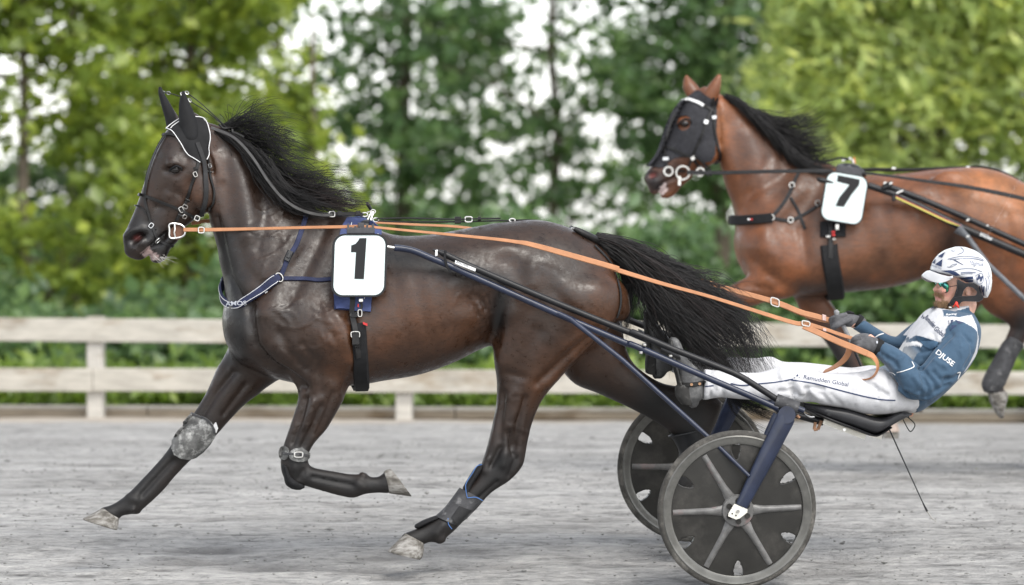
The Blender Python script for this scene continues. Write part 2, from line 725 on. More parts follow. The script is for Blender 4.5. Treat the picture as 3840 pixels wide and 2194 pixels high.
def lay_ground():
    FY0 = 12.0
    # the track
    xs = np.concatenate([np.linspace(-60, -5, 60), np.arange(-4.9, 5.0, .045), np.linspace(5.1, 60, 60)])
    ys = np.concatenate([np.linspace(-30, -1, 30), np.arange(-.9, 5, .045), np.arange(5, 12.61, .1)])
    X, Y = np.meshgrid(xs, ys)
    Z = np.interp(Y, _GY, _GZ)
    Z += .006 * fbm(X * 1.5, Y * 8, 1) + .006 * fbm(X * 5, Y * 22, 2, 3)
    scuff = np.zeros_like(X)
    r = np.random.default_rng(5)
    for _ in range(620):                      # small clods and hoof scrapes
        cx, cy = r.uniform(-4.6, 4.6), r.uniform(-.6, 9)
        s = r.uniform(.03, .09)
        d2 = ((X - cx) / (s * 2.2)) ** 2 + ((Y - cy) / s) ** 2
        g_ = np.where(d2 < 6, np.exp(-d2), 0)
        k_ = r.choice([-1, -1, 1])
        Z += k_ * r.uniform(.006, .018) * g_
        if k_ < 0:
            scuff += g_ * r.uniform(.2, .9)
    V = np.stack([X.ravel(), Y.ravel(), Z.ravel()], 1)
    nx, ny = len(xs), len(ys)
    i, j = np.meshgrid(np.arange(nx - 1), np.arange(ny - 1))
    a = (j * nx + i).ravel()
    Fc = np.stack([a, a + 1, a + nx + 1, a + nx], 1)
    o = mesh_obj('track', V, Fc, track_mat())
    e = o.data.attributes.new('edge', 'FLOAT', 'POINT')
    ev = np.clip((V[:, 1] - 11.35 - .25 * fbm(V[:, 0] * 2.5, V[:, 1] * 0, 4)) / .5, 0, 1) * .8
    e.data.foreach_set('value', ev.astype(np.float32))
    e = o.data.attributes.new('scuff', 'FLOAT', 'POINT')
    e.data.foreach_set('value', np.clip(scuff, 0, 1).ravel().astype(np.float32))
    tag(o, kind='structure')
    # loose grit thrown up by the harrow
    r = np.random.default_rng(15)
    n = 5000
    X = r.uniform(-4.6, 4.6, n)
    Y = -.6 + 9.6 * r.uniform(0, 1, n) ** 1.3
    s = r.uniform(.003, .0065, n) * (1 + (r.uniform(0, 1, n) < .03) * 1.3)
    C = np.stack([X, Y, np.interp(Y, _GY, _GZ) + s * .3 + .004], 1)
    oc = np.array([(1, 0, 0), (-1, 0, 0), (0, 1, 0), (0, -1, 0), (0, 0, .8), (0, 0, -.8)], float)
    V = C[:, None] + oc[None] * s[:, None, None] * r.uniform(.6, 1.4, (n, 6, 1)) * np.array([1.5, 1.0, .8])
    T = np.array([(0, 2, 4), (2, 1, 4), (1, 3, 4), (3, 0, 4), (2, 0, 5), (1, 2, 5), (3, 1, 5), (0, 3, 5)])
    Fq = (np.arange(n) * 6)[:, None, None] + T[None]
    gm = simple('loose_grit', (.22, .218, .21), .95, var=.55, vscale=3.5, bump_s=0, spec=.2)
    o = mesh_obj('gravel', V.reshape(-1, 3), Fq.reshape(-1, 3), gm, smooth=False)
    tag(o, label='loose grey grit scattered over the track', cat='gravel', kind='stuff')
    # the verge behind the fence, out to the horizon
    mg, nt, b = new_mat('meadow')
    n1 = noise(nt, .6, 6)
    n2 = noise(nt, 9, 5)
    r1 = ramp(nt, n1.outputs['Fac'], [(.3, (.045, .085, .018)), (.5, (.08, .13, .03)), (.7, (.14, .17, .05))])
    r2 = ramp(nt, n2.outputs['Fac'], [(.3, (.6, .6, .6)), (.7, (1.3, 1.3, 1.2))])
    nt.links.new(mixc(nt, 1, r1.outputs['Color'], r2.outputs['Color'], 'MULTIPLY'), b.inputs['Base Color'])
    b.inputs['Roughness'].default_value = .95
    xs = np.linspace(-400, 400, 81)
    ys = np.concatenate([np.linspace(12.6, 60, 24), np.linspace(70, 900, 12)])
    X, Y = np.meshgrid(xs, ys)
    Z = np.interp(Y, _GY, _GZ) + .03 * fbm(X * .8, Y * .8, 8) * (Y > 13)
    V = np.stack([X.ravel(), Y.ravel(), Z.ravel()], 1)
    nx, ny = len(xs), len(ys)
    i, j = np.meshgrid(np.arange(nx - 1), np.arange(ny - 1))
    a = (j * nx + i).ravel()
    o = mesh_obj('meadow', V, np.stack([a, a + 1, a + nx + 1, a + nx], 1), mg)
    tag(o, kind='structure')


def wood_mat(name, c, var=.3, knots=True):
    m, nt, b = new_mat(name)
    n1 = noise(nt, 3.0, 6, .65, stretch=(.6, 8, 8))
    n2 = noise(nt, 1.6, 4, .6, stretch=(1, 3, 3))
    r1 = ramp(nt, n1.outputs['Fac'], [(.3, tuple(x * (1 - var) for x in c)), (.6, c), (.8, tuple(min(1, x * 1.15) for x in c))])
    r2 = ramp(nt, n2.outputs['Fac'], [(.34, (.55, .47, .38)), (.46, (1, 1, 1))])
    nt.links.new(mixc(nt, .8, r1.outputs['Color'], mixc(nt, 1, r1.outputs['Color'], r2.outputs['Color'], 'MULTIPLY')), b.inputs['Base Color'])
    b.inputs['Roughness'].default_value = .85
    b.inputs['Specular IOR Level'].default_value = .2
    bump(nt, b, n1.outputs['Fac'], .3, .004)
    return m


FD0, FD1 = 12.45, 11.3                          # fence depth at the left and right edge of the picture
_fl, _fr = at(0, D(0, 1046)[1], FD0), at(3840, D(0, 1069)[1], FD1)


def fence_pt(px, py):
    """point of the fence line (vertical plane) seen at a pixel"""
    n = Vector((_fr - _fl).cross(Vector((0, 0, 1)))).normalized()
    d = ray(px, py)
    return CAM + d * ((_fl - CAM).dot(n) / d.dot(n))


def build_fence():
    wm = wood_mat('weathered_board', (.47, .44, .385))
    pm = wood_mat('post_wood', (.50, .475, .43))
    bm_ = wood_mat('old_sleeper', (.34, .285, .215))
    ax = (_fr - _fl)
    ax.z = 0
    ax.normalize()
    nrm = Vector((-ax.y, ax.x, 0))               # away from the track
    up = Vector((0, 0, 1))
    f = thing('wooden_fence', fence_pt(D(237, 0)[0], D(0, 1046)[1]), 'low pale wooden fence of two boards behind both horses', 'fence')
    posts_px = [237 + 768 * k for k in range(-7, 11)]

    def zline(y0, y1, px):                       # height of a line that runs from y0 (left edge) to y1 (right edge), disp px
        return fence_pt(D(px, 0)[0], D(0, y0 + (y1 - y0) * px / 2548.0)[1])
    for k, p in enumerate(posts_px):
        if k == 10:
            p += 40
        top, bot = zline(786 if k == 7 else 793, 808, p), zline(1046, 1069, p)
        if k != 7:
            top = top - up * .02
        c = (top + bot) / 2
        h = (top - bot).length + .3
        MB().box(c - up * .15 + nrm * .02, h, .105, .105, (up, ax, nrm), bev=.008).build('post', pm, f, smooth=False)
    for (t0, t1, b0, b1) in ((789, 809, 847, 866), (914, 925, 971, 983)):
        for k in range(0, len(posts_px) - 1, 2):
            kk = k + (1 if t0 > 900 else 0)
            if kk + 2 > len(posts_px) - 1:
                pa, pb = posts_px[kk], posts_px[-1] + 60
            else:
                pa, pb = posts_px[kk], posts_px[kk + 2]
            A = (zline(t0, t1, pa) + zline(b0, b1, pa)) / 2
            B = (zline(t0, t1, pb) + zline(b0, b1, pb)) / 2
            hgt = (zline(t0, t1, (pa + pb) / 2) - zline(b0, b1, (pa + pb) / 2)).length
            X = (B - A)
            ln = X.length
            X.normalize()
            Zv = nrm
            Yv = X.cross(Zv)
            o = MB().box((A + B) / 2 - nrm * .052 + up * rng.uniform(-.004, .004), ln - .006, hgt, .038, (X, Yv, Zv), bev=.004).build('rail', wm, f, smooth=False)
    # retaining sleepers behind the posts
    s = thing('retaining_edge', zline(1046, 1069, 1200) + nrm * .2, 'low grey-brown timber sleeper edging behind the fence posts', 'edging')
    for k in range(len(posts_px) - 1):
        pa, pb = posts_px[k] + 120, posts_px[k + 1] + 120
        for (t0, t1, b0, b1, dd, bev) in ((1013, 1024, 1040, 1052, .20, .012), (1041, 1053, 1062, 1076, .17, .012), (1010, 1021, 1020, 1031, .155, .006)):  # last row: added pale strip, its colour stands in for the sleeper's lit top
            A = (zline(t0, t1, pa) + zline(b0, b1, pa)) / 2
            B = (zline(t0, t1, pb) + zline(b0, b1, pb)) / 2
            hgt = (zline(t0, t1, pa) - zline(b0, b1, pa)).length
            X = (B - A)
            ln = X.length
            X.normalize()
            MB().box((A + B) / 2 + nrm * (dd + rng.uniform(-.008, .008)), ln - .01, hgt, .18 if bev > .01 else .12, (X, X.cross(nrm), nrm), bev=bev).build('sleeper' if bev > .01 else 'lit_top_strip', bm_ if bev > .01 else wm, s, smooth=False)


lay_ground()
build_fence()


# ------------------------------------------------------------------ trees and shrubs
def leaf_mat(name, c, trans=.5):
    m = bpy.data.materials.new(name)
    m.use_nodes = True
    nt = m.node_tree
    nt.nodes.clear()
    out = nt.nodes.new('ShaderNodeOutputMaterial')
    dif = nt.nodes.new('ShaderNodeBsdfDiffuse')
    tr = nt.nodes.new('ShaderNodeBsdfTranslucent')
    gl = nt.nodes.new('ShaderNodeBsdfGlossy')
    gl.inputs['Roughness'].default_value = .45
    gl.inputs['Color'].default_value = (.6, .6, .6, 1)
    at_ = nt.nodes.new('ShaderNodeAttribute')
    at_.attribute_name = 'tone'
    r = ramp(nt, at_.outputs['Fac'], [(0, tuple(x * .55 for x in c)), (.5, c), (1, tuple(x * y for x, y in zip(c, (1.9, 1.6, 1.3))))])
    nt.links.new(r.outputs['Color'], dif.inputs['Color'])
    hs = nt.nodes.new('ShaderNodeHueSaturation')
    hs.inputs['Hue'].default_value = .497
    hs.inputs['Value'].default_value = 1.7
    nt.links.new(r.outputs['Color'], hs.inputs['Color'])
    nt.links.new(hs.outputs['Color'], tr.inputs['Color'])
    mx = nt.nodes.new('ShaderNodeMixShader')
    mx.inputs[0].default_value = trans
    nt.links.new(dif.outputs[0], mx.inputs[1])
    nt.links.new(tr.outputs[0], mx.inputs[2])
    fr_ = nt.nodes.new('ShaderNodeMixShader')
    fr_.inputs[0].default_value = .06
    nt.links.new(mx.outputs[0], fr_.inputs[1])
    nt.links.new(gl.outputs[0], fr_.inputs[2])
    nt.links.new(fr_.outputs[0], out.inputs['Surface'])
    return m


BARK = simple('bark', (.11, .09, .07), .9, var=.4, vscale=12, bump_s=.6, bscale=40, spec=.2)
LEAF = {
    'bright': leaf_mat('leaf_bright', (.205, .275, .052)),
    'willow': leaf_mat('leaf_willow', (.37, .45, .18)),
    'maple': leaf_mat('leaf_maple', (.11, .19, .078)),
    'dark': leaf_mat('leaf_dark', (.07, .125, .048)),
    'grass': leaf_mat('leaf_grass', (.16, .24, .045)),
}


def leaves_mesh(name, P, size, up_bias, mat, parent, seed, aspect=1.6, tone=None, droop=None):
    """one diamond-shaped leaf per point"""
    r = np.random.default_rng(seed)
    n = len(P)
    nor = r.normal(size=(n, 3))
    nor[:, 2] = np.abs(nor[:, 2]) + up_bias
    nor /= np.linalg.norm(nor, axis=1)[:, None]
    t = r.normal(size=(n, 3))
    if droop is not None:
        t = t * .45 + np.array(droop)
    t -= nor * (t * nor).sum(1)[:, None]
    t /= np.linalg.norm(t, axis=1)[:, None] + 1e-9
    bt = np.cross(nor, t)
    s = (size * r.choice([.6, .85, 1.0, 1.5], n) * r.uniform(.8, 1.2, n))[:, None]
    V = np.empty((n, 4, 3))
    V[:, 0] = P - t * s * .5 * aspect
    V[:, 1] = P + bt * s * .5 + nor * s * .08
    V[:, 2] = P + t * s * .5 * aspect
    V[:, 3] = P - bt * s * .5 + nor * s * .08
    me = bpy.data.meshes.new(name)
    me.vertices.add(n * 4)
    me.vertices.foreach_set('co', V.ravel())
    me.loops.add(n * 4)
    me.loops.foreach_set('vertex_index', np.arange(n * 4, dtype=np.int32))
    me.polygons.add(n)
    me.polygons.foreach_set('loop_start', np.arange(0, n * 4, 4, dtype=np.int32))
    me.polygons.foreach_set('loop_total', np.full(n, 4, np.int32))
    me.update(calc_edges=True)
    a = me.attributes.new('tone', 'FLOAT', 'POINT')
    tv = r.uniform(.15, .85, n) if tone is None else np.clip(tone + r.normal(0, .16, n), 0, 1)
    a.data.foreach_set('value', np.repeat(tv, 4).astype(np.float32))
    me.materials.append(mat)
    me.polygons.foreach_set('use_smooth', [False] * n)
    return link(bpy.data.objects.new(name, me), parent)


def tree(name, label, px, Y, h, clumps, leaf, n, size, seed, trunk_r=.1, lean=0.0, droop=None, group=None, spread=1.0, aspect=1.6, limbs=True, up_bias=.25, per=26):
    """clumps: (dx, z, rx, rz, ry) ellipsoids in metres relative to the trunk foot"""
    r = np.random.default_rng(seed)
    base = at(D(px, 0)[0], 1000, Y)
    base.z = ground_z(Y) - .05
    t = thing(name, base, label, 'tree' if h > 3 else 'shrub', group)
    mb = MB()
    top = base + Vector((lean * h, 0, h))
    k = 9
    pts = [base.lerp(top, i / k) + Vector((r.normal(0, .03) * h * .1, r.normal(0, .03) * h * .1, 0)) for i in range(k + 1)]
    mb.tube(pts, [trunk_r * (1.25 - 1.05 * i / k) for i in range(k + 1)], 10)
    if limbs:
        for c in clumps[::(1 if len(clumps) < 13 else 4)]:
            a = pts[min(k - 1, max(1, int(k * max(.08, (c[1] - .9 * c[3]) / h))))]
            e = base + Vector((c[0], (c[4] if len(c) > 4 else c[2]) * r.uniform(-.3, .3), c[1] + c[3] * .2))
            m = a.lerp(e, .5) + Vector((0, 0, -.08 * (e - a).length))
            mb.tube([a, m, e], [trunk_r * .42, trunk_r * .28, trunk_r * .08], 6)
            for q in range(3):
                e2 = base + Vector((c[0] + c[2] * r.uniform(-.8, .8), c[2] * r.uniform(-.7, .7), c[1] + c[3] * r.uniform(-.5, .8)))
                mb.tube([m, m.lerp(e2, .55) + Vector((0, 0, .06)), e2], [trunk_r * .2, trunk_r * .12, .008], 5)
    mb.build('trunk', BARK, t)
    vol = np.array([c[2] * c[3] * (c[4] if len(c) > 4 else c[2]) for c in clumps])
    cnt = (n * vol ** .8 / (vol ** .8).sum()).astype(int)
    Ps, Ts = [], []
    for c, m in zip(clumps, cnt):
        ry = c[4] if len(c) > 4 else c[2]
        # sprays: small tufts spread through the clump, denser near its skin
        ns = max(6, int(m / per))
        d = r.normal(size=(ns, 3))
        d /= np.linalg.norm(d, axis=1)[:, None]
        rad = r.uniform(.25, 1.05, ns) ** .6
        cen = d * rad[:, None] * np.array([c[2], ry, c[3]])
        st = r.uniform(.25, .8, ns)
        ss = r.uniform(.06, .17, ns) * spread
        pk = r.integers(0, ns, m)
        off = r.normal(size=(m, 3)) * ss[pk][:, None] * np.array([1.3, 1.3, .7])
        if droop is not None:
            off += np.abs(r.normal(size=(m, 1))) * np.array(droop) * ss[pk][:, None] * 2.2
        Ps.append(cen[pk] + off + np.array([c[0], 0, c[1]]) + np.array(base))
        Ts.append(st[pk])
    P = np.concatenate(Ps)
    T = np.concatenate(Ts)
    keep = P[:, 2] > ground_z(Y)
    leaves_mesh('crown', P[keep], size, up_bias, LEAF[leaf], t, seed + 1, aspect, T[keep], droop)
    return t


def clump_column(x0, x1, z0, z1, step, seed, r0=.5, jitter=.3, ry=.8):
    """uneven clumps filling a box of the crown"""
    r = random.Random(seed)
    out = []
    z = z0
    while z <= z1:
        x = x0
        while x <= x1:
            q = r0 * r.uniform(.7, 1.3)
            out.append((x + r.uniform(-jitter, jitter), z + r.uniform(-jitter, jitter), q, q * r.uniform(.7, 1.0), ry * r.uniform(.7, 1.2)))
            x += step
        z += step * .85
    return out


def plant_all():
    cc = clump_column
    # left: bright full bushes standing close behind the fence
    tree('leafy_tree', 'bright yellow-green leafy tree at the left edge of the photo', 60, 22, 4.6,
         cc(-1.3, .2, 2.9, 4.6, .7, 1, .46) + [(-1.2, 2.2, .35, .3, .6), (-.2, 2.3, .4, .35, .6), (.5, 2.7, .5, .4, .6), (.6, 3.4, .5, .45, .6), (.9, 2.0, .45, .4, .6), (-.9, 1.35, .5, .4, .6), (-.1, 1.2, .5, .4, .6), (.7, 1.3, .5, .4, .6), (.3, .7, .6, .35, .6), (-.8, .7, .6, .35, .6)], 'bright', 9500, .075, 21, .06, spread=.8, up_bias=.6, per=13)
    tree('leafy_tree', 'bright yellow-green leafy tree above the ears of horse number 1', 470, 23.5, 4.8,
         cc(-.9, .9, 2.5, 4.8, .66, 2, .44) + [(-.8, 1.9, .5, .45, .6), (0, 2.0, .5, .4, .6), (.8, 2.0, .55, .45, .6), (-.4, 1.2, .5, .4, .6), (.5, 1.2, .6, .4, .6)], 'bright', 13500, .075, 22, .07, spread=.8, up_bias=.6, per=14)
    tree('leafy_tree', 'yellow-green tapering tree just right of the mane of horse number 1', 780, 22.5, 3.2, [(-.2, .8, .6, .5), (.25, 1.0, .5, .4), (-.35, 1.4, .5, .4), (.05, 1.6, .45, .4), (-.35, 2.1, .4, .4), (-.2, 2.55, .25, .35)], 'bright', 4600, .075, 23, .07, up_bias=.6)
    # behind: tall darker trees with the sky showing through
    tree('maple_tree', 'dark green maple with a straight bare trunk above the back of horse number 1', 1000, 31, 7.5,
         cc(-.25, 1.3, 1.5, 4.7, .6, 44, .6, .3, .6) + [(-1.0, 3.7, .4, .3), (-.7, 2.5, .4, .3), (-1.2, 4.5, .35, .3), (-.6, 1.7, .6, .35), (-1.2, 1.5, .5, .3), (-.9, 3.0, .3, .25)], 'maple', 7000, .075, 31, .085, spread=.65, per=9)
    tree('maple_tree', 'loose dark green maple in the middle of the photo left of the bay horse', 1380, 30, 7.0,
         cc(-1.45, 1.3, 1.3, 5.0, .6, 4, .62, .3, .6), 'maple', 7000, .075, 32, .055, spread=.62, per=9)
    tree('maple_tree', 'dark dense maple behind the ears of the bay horse', 1800, 29, 7.5,
         cc(-.6, 1.0, 2.4, 5.2, .6, 5, .55, .25, .6) + [(-.7, 1.9, .5, .4), (.1, 1.8, .6, .4), (.9, 1.8, .6, .45), (-1.1, 3.1, .4, .3), (-1.2, 4.2, .4, .35)], 'maple', 13500, .07, 33, .08, spread=.8)
    tree('maple_tree', 'far dark tree showing between the yellow-green trees and the bare trunk', 690, 33, 7.0,
         [(-.6, 4.3, .55, .5), (.2, 4.5, .4, .4), (-.3, 3.5, .5, .45), (.0, 2.6, .45, .4), (-.2, 1.9, .6, .4), (-1.5, 4.6, .6, .5)], 'dark', 4200, .075, 34, .06, spread=.7, per=9)
    tree('maple_tree', 'far dark tree behind the bright trees at the left', 180, 34, 6.5, cc(-2.0, 1.6, .8, 2.0, 1.0, 6, .5, .3) + [(-1.5, 4.4, .6, .5), (1.4, 3.6, .6, .5)], 'dark', 7000, .075, 35, .07)
    # right: pale feathery willow
    tree('willow_tree', 'pale feathery yellow-green willow filling the top right corner', 2330, 24, 4.6,
         cc(-.95, 1.4, 1.9, 4.4, .62, 7, .44, .22), 'willow', 27000, .05, 41, .12, droop=(.25, 0, -.55), aspect=3.6, up_bias=.7, per=16)
    tree('willow_tree', 'low pale willow bush behind the neck of the bay horse', 2080, 25, 2.4,
         [(-.2, 1.6, .35, .35), (.25, 1.9, .45, .45), (.7, 1.5, .5, .45), (0, 1.2, .5, .4)], 'willow', 8000, .05, 42, .06, droop=(.2, 0, -.5), aspect=3.6, up_bias=.7, per=16)
    # a few more to either side of the picture
    for k, (px, Y, lf, q) in enumerate(((-520, 24, 'bright', 'yellow-green tree beyond the left edge of the photo'), (-1150, 28, 'maple', 'dark tree furthest left behind the fence'), (3000, 25, 'willow', 'pale willow beyond the right edge of the photo'), (3600, 29, 'maple', 'dark tree furthest right behind the fence'))):
        tree('leafy_tree', q, px, Y, 5, cc(-1.3, 1.3, 1.4, 4.8, .75, 80 + k, .6), lf, 6000, .09, 90 + k, .08)
    # dark understorey shrubs along the fence
    sp = [(40, 19, .45, 'maple'), (330, 20, .5, 'dark'), (600, 19.5, .55, 'maple'), (900, 20, .55, 'maple'), (1180, 20.5, .6, 'dark'), (1450, 20, .75, 'maple'),
          (1720, 20.5, .85, 'dark'), (1990, 20, .85, 'maple'), (2250, 19.5, .75, 'maple'), (2520, 20, .8, 'maple'), (-420, 20, .6, 'dark'), (-900, 20, .7, 'maple'), (2980, 20, .8, 'dark'), (3450, 20, .7, 'maple')]
    lab = ['green shrub behind the fence at the left edge', 'dark shrub behind the fence right of the left post', 'green shrub behind the fence under the dark horse\'s chin',
           'green shrub behind the fence hidden by the dark horse\'s chest', 'dark shrub showing under the belly of the dark horse', 'green shrub above the rump of the dark horse',
           'dark shrub behind the tail of the dark horse', 'green shrub under the chest of the bay horse', 'green shrub under the belly of the bay horse by the driver\'s helmet', 'green shrub behind the fence at the right edge', 'dark shrub beyond the left edge of the photo', 'green shrub furthest left along the fence', 'dark shrub beyond the right edge of the photo', 'green shrub furthest right along the fence']
    for k, (px, Y, hh, lf) in enumerate(sp):
        tree('shrub', lab[k], px, Y, hh * 1.4, [(x + rng.uniform(-.2, .2), z * q, .36 * rng.uniform(.7, 1.2), .30 * rng.uniform(.7, 1.3), .5) for x in (-.95, -.5, 0, .5, .95) for q in (rng.uniform(.45, 1.25),) for z in (.3, hh * .75, hh * 1.2)], lf, 4600, .075, 60 + k, .03, group='shrubs along the fence', limbs=False, spread=.8, per=11)
    # tall grass and weeds at the foot of the fence
    r = np.random.default_rng(77)
    n = 26000
    P = np.stack([r.uniform(-5.2, 5.2, n), 13.2 + np.abs(r.normal(0, 1.6, n)), np.zeros(n)], 1)
    hgt = .08 + .3 * (fbm(P[:, 0] * 2.3, P[:, 1] * 1.5, 9) * .5 + .5) * r.uniform(.2, 1.1, n)
    P[:, 2] = .22 + hgt * r.uniform(.1, 1, n)
    o = leaves_mesh('grass', P, .06, .1, LEAF['grass'], None, 78, 2.4, np.clip(.45 + .25 * fbm(P[:, 0] * 1.7, P[:, 1], 10), 0, 1), (0, 0, 1))
    tag(o, kind='stuff', label='tall bright grass and weeds growing behind the fence', cat='grass')
    # distant wood behind everything
    n = 24000
    P = np.stack([r.uniform(-30, 30, n), r.uniform(60, 68, n), r.uniform(.3, 1, n)], 1)
    top = 1.35 + .55 * fbm(P[:, 0] * .55, P[:, 1] * 0, 12)
    P[:, 2] = .3 + (top - .3) * r.uniform(0, 1, n) ** .8
    o = leaves_mesh('distant_wood', P, .24, .2, LEAF['maple'], None, 79, 1.4)
    tag(o, kind='stuff', label='far-off wood seen through gaps between the trees', cat='wood')


plant_all()
# ------------------------------------------------------------------ first horse
def horse1_lofts():
    V, Fc = [], []
    fr = F1

    def L(secs, **k):
        loft(secs, fr, V=V, Fc=Fc, **k)
    # trunk, chest to buttock: top, bottom
    L([(D(558, 770), D(572, 866), 0, .12, 0),
       (D(590, 700), D(600, 902), 0, .185, .1),
       (D(640, 645), D(650, 925), 0, .22, .25),
       (D(700, 590), D(700, 945), 0, .235, .35),
       (D(770, 540), D(765, 957), 0, .245, .42),
       (D(845, 528), D(830, 960), 0, .25, .42),
       (D(910, 555), D(890, 958), 0, .265, .3),
       (D(975, 585), D(950, 947), 0, .285, .1),
       (D(1050, 587), D(1040, 932), 0, .295, .0),
       (D(1120, 577), D(1125, 902), 0, .295, .0),
       (D(1200, 562), D(1195, 868), 0, .275, .05),
       (D(1270, 552), D(1260, 850), 0, .265, .12),
       (D(1340, 548), D(1330, 865), 0, .26, .15),
       (D(1410, 565), D(1400, 885), 0, .245, .12),
       (D(1470, 598), D(1450, 870), 0, .21, .1),
       (D(1512, 635), D(1492, 835), 0, .15, 0),
       (D(1532, 690), D(1520, 800), 0, .08, 0)], pw=2.35, end=(.2, 1))
    # neck: crest, underside
    L([(Z1(735, 320), Z1(880, 800), 0, .075, .1),
       (Z1(870, 360), Z1(840, 960), 0, .08, .35),
       (Z1(990, 420), Z1(805, 1070), 0, .085, .45),
       (Z1(1140, 540), Z1(833, 1190), 0, .095, .45),
       (Z1(1290, 700), Z1(872, 1330), 0, .11, .45),
       (Z1(1420, 850), D(546, 650), 0, .13, .42),
       (Z1(1560, 970), D(560, 710), 0, .16, .4),
       (D(820, 545), D(558, 780), 0, .19, .35)], pw=2.15)
    # head: face, jaw
    L([(Z1(600, 305), Z1(815, 480), 0, .06, 0),
       (Z1(480, 385), Z1(860, 720), 0, .085, 0),
       (Z1(405, 520), Z1(880, 890), 0, .092, -.02),
       (Z1(352, 650), Z1(815, 1005), 0, .086, .0),
       (Z1(302, 790), Z1(700, 1075), 0, .068, .0),
       (Z1(255, 930), Z1(600, 1150), 0, .056, .0),
       (Z1(205, 1060), Z1(515, 1215), 0, .05, 0),
       (Z1(165, 1150), Z1(455, 1260), 0, .053, 0),
       (Z1(132, 1225), Z1(390, 1330), 0, .05, 0),
       (Z1(140, 1300), Z1(320, 1368), 0, .036, 0)], pw=2.3)
    # lower lip and chin
    L([(Z1(430, 1230), Z1(560, 1245), 0, .038, 0),
       (Z1(385, 1310), Z1(490, 1320), 0, .036, 0),
       (Z1(345, 1370), Z1(465, 1385), 0, .03, 0)], pw=2.2, n=20)
    # cheek (masseter) both sides
    for s in (-1, 1):
        c = fr.P(Z1(735, 850), s * .062)
        ball(c, fr.fwd * .075, Vector((0, 0, 1)) * .085, fr.lat * .035, V=V, Fc=Fc)
        # brow over the eye
        c = fr.P(Z1(535, 655), s * .078)
        ball(c, fr.fwd * .034, Vector((0, 0, 1)) * .024, fr.lat * .022, V=V, Fc=Fc)
        # pectoral bulge
        c = fr.P(D(624 if s > 0 else 632, 838), s * .115)
        ball(c, fr.fwd * .07, Vector((0, 0, 1)) * .085, fr.lat * .085, V=V, Fc=Fc)
        # hip point
        c = fr.P(D(1255, 655), s * .215)
        ball(c, fr.fwd * .12, Vector((0, 0, 1)) * .085, fr.lat * .03, V=V, Fc=Fc)
    # ergots behind the fetlocks
    for p, w in ((Z5(622, 836), -.135), (Z4(566, 1116), .125), (Z5(1112, 1232), -.135)):
        ball(fr.P(p, w), fr.fwd * .02, Vector((0, 0, 1)) * .017, fr.lat * .02, V=V, Fc=Fc)
    # ears
    for s, base, tip in ((-1, (655, 420), (592, 110)), (1, (535, 340), (415, 85))):
        b0, t0 = Z1(*base), Z1(*tip)
        mid = lambda t, o: (b0[0] + (t0[0] - b0[0]) * t + o, b0[1] + (t0[1] - b0[1]) * t)
        L([(mid(0, -24), mid(0, 24), s * .05, .026), (mid(.3, -20), mid(.3, 20), s * .055, .02),
           (mid(.6, -12), mid(.6, 12), s * .06, .014), (mid(.85, -4), mid(.85, 4), s * .062, .006)], n=16)
    # near fore: shoulder, arm, forearm, knee, folded cannon
    w = -.135
    L([(D(668, 690), D(840, 660), w + .015, .06), (D(640, 760), D(862, 740), w, .095), (D(636, 815), D(880, 810), w, .112),
       (D(652, 868), D(884, 868), w, .11), (D(690, 915), D(882, 918), w, .1), (D(735, 955), D(870, 952), w, .085),
       (Z5(205, 330), Z5(505, 310), w, .072), (Z5(180, 430), Z5(440, 430), w, .063), (Z5(150, 520), Z5(380, 530), w, .053),
       (Z5(120, 610), Z5(305, 615), w, .046), (Z5(98, 690), Z5(265, 690), w, .043), (Z5(94, 765), Z5(265, 745), w, .043),
       (Z5(112, 835), Z5(280, 775), w, .042), (Z5(165, 880), Z5(300, 785), w, .04)])
    L([(Z5(150, 850), Z5(270, 765), w, .036), (Z5(235, 886), Z5(320, 785), w, .034), (Z5(380, 930), Z5(425, 803), w, .028),
       (Z5(480, 957), Z5(525, 820), w, .028), (Z5(560, 967), Z5(598, 824), w, .036), (Z5(632, 943), Z5(640, 836), w, .032),
       (Z5(710, 935), Z5(715, 840), w, .03), (Z5(785, 938), Z5(770, 800), w, .036)], n=20)
    # far fore, stretched forward
    w = .125
    L([(D(600, 760), D(800, 840), w, .09), (Z4(1210, -40), Z4(1620, 180), w, .09), (Z4(1190, 20), Z4(1550, 215), w, .085), (Z4(1120, 150), Z4(1400, 320), w, .07), (Z4(1060, 290), Z4(1295, 400), w, .06),
       (Z4(1005, 390), Z4(1200, 500), w, .052), (Z4(950, 475), Z4(1120, 590), w, .047), (Z4(885, 570), Z4(1055, 660), w, .045),
       (Z4(820, 655), Z4(985, 725), w, .044), (Z4(772, 725), Z4(905, 800), w, .036), (Z4(700, 810), Z4(830, 880), w, .03),
       (Z4(610, 905), Z4(745, 980), w, .03), (Z4(540, 980), Z4(660, 1060), w, .036), (Z4(470, 1040), Z4(575, 1128), w, .036),
       (Z4(400, 1083), Z4(470, 1150), w, .032), (Z4(330, 1103), Z4(445, 1176), w, .036)])
    # near hind
    w = -.135
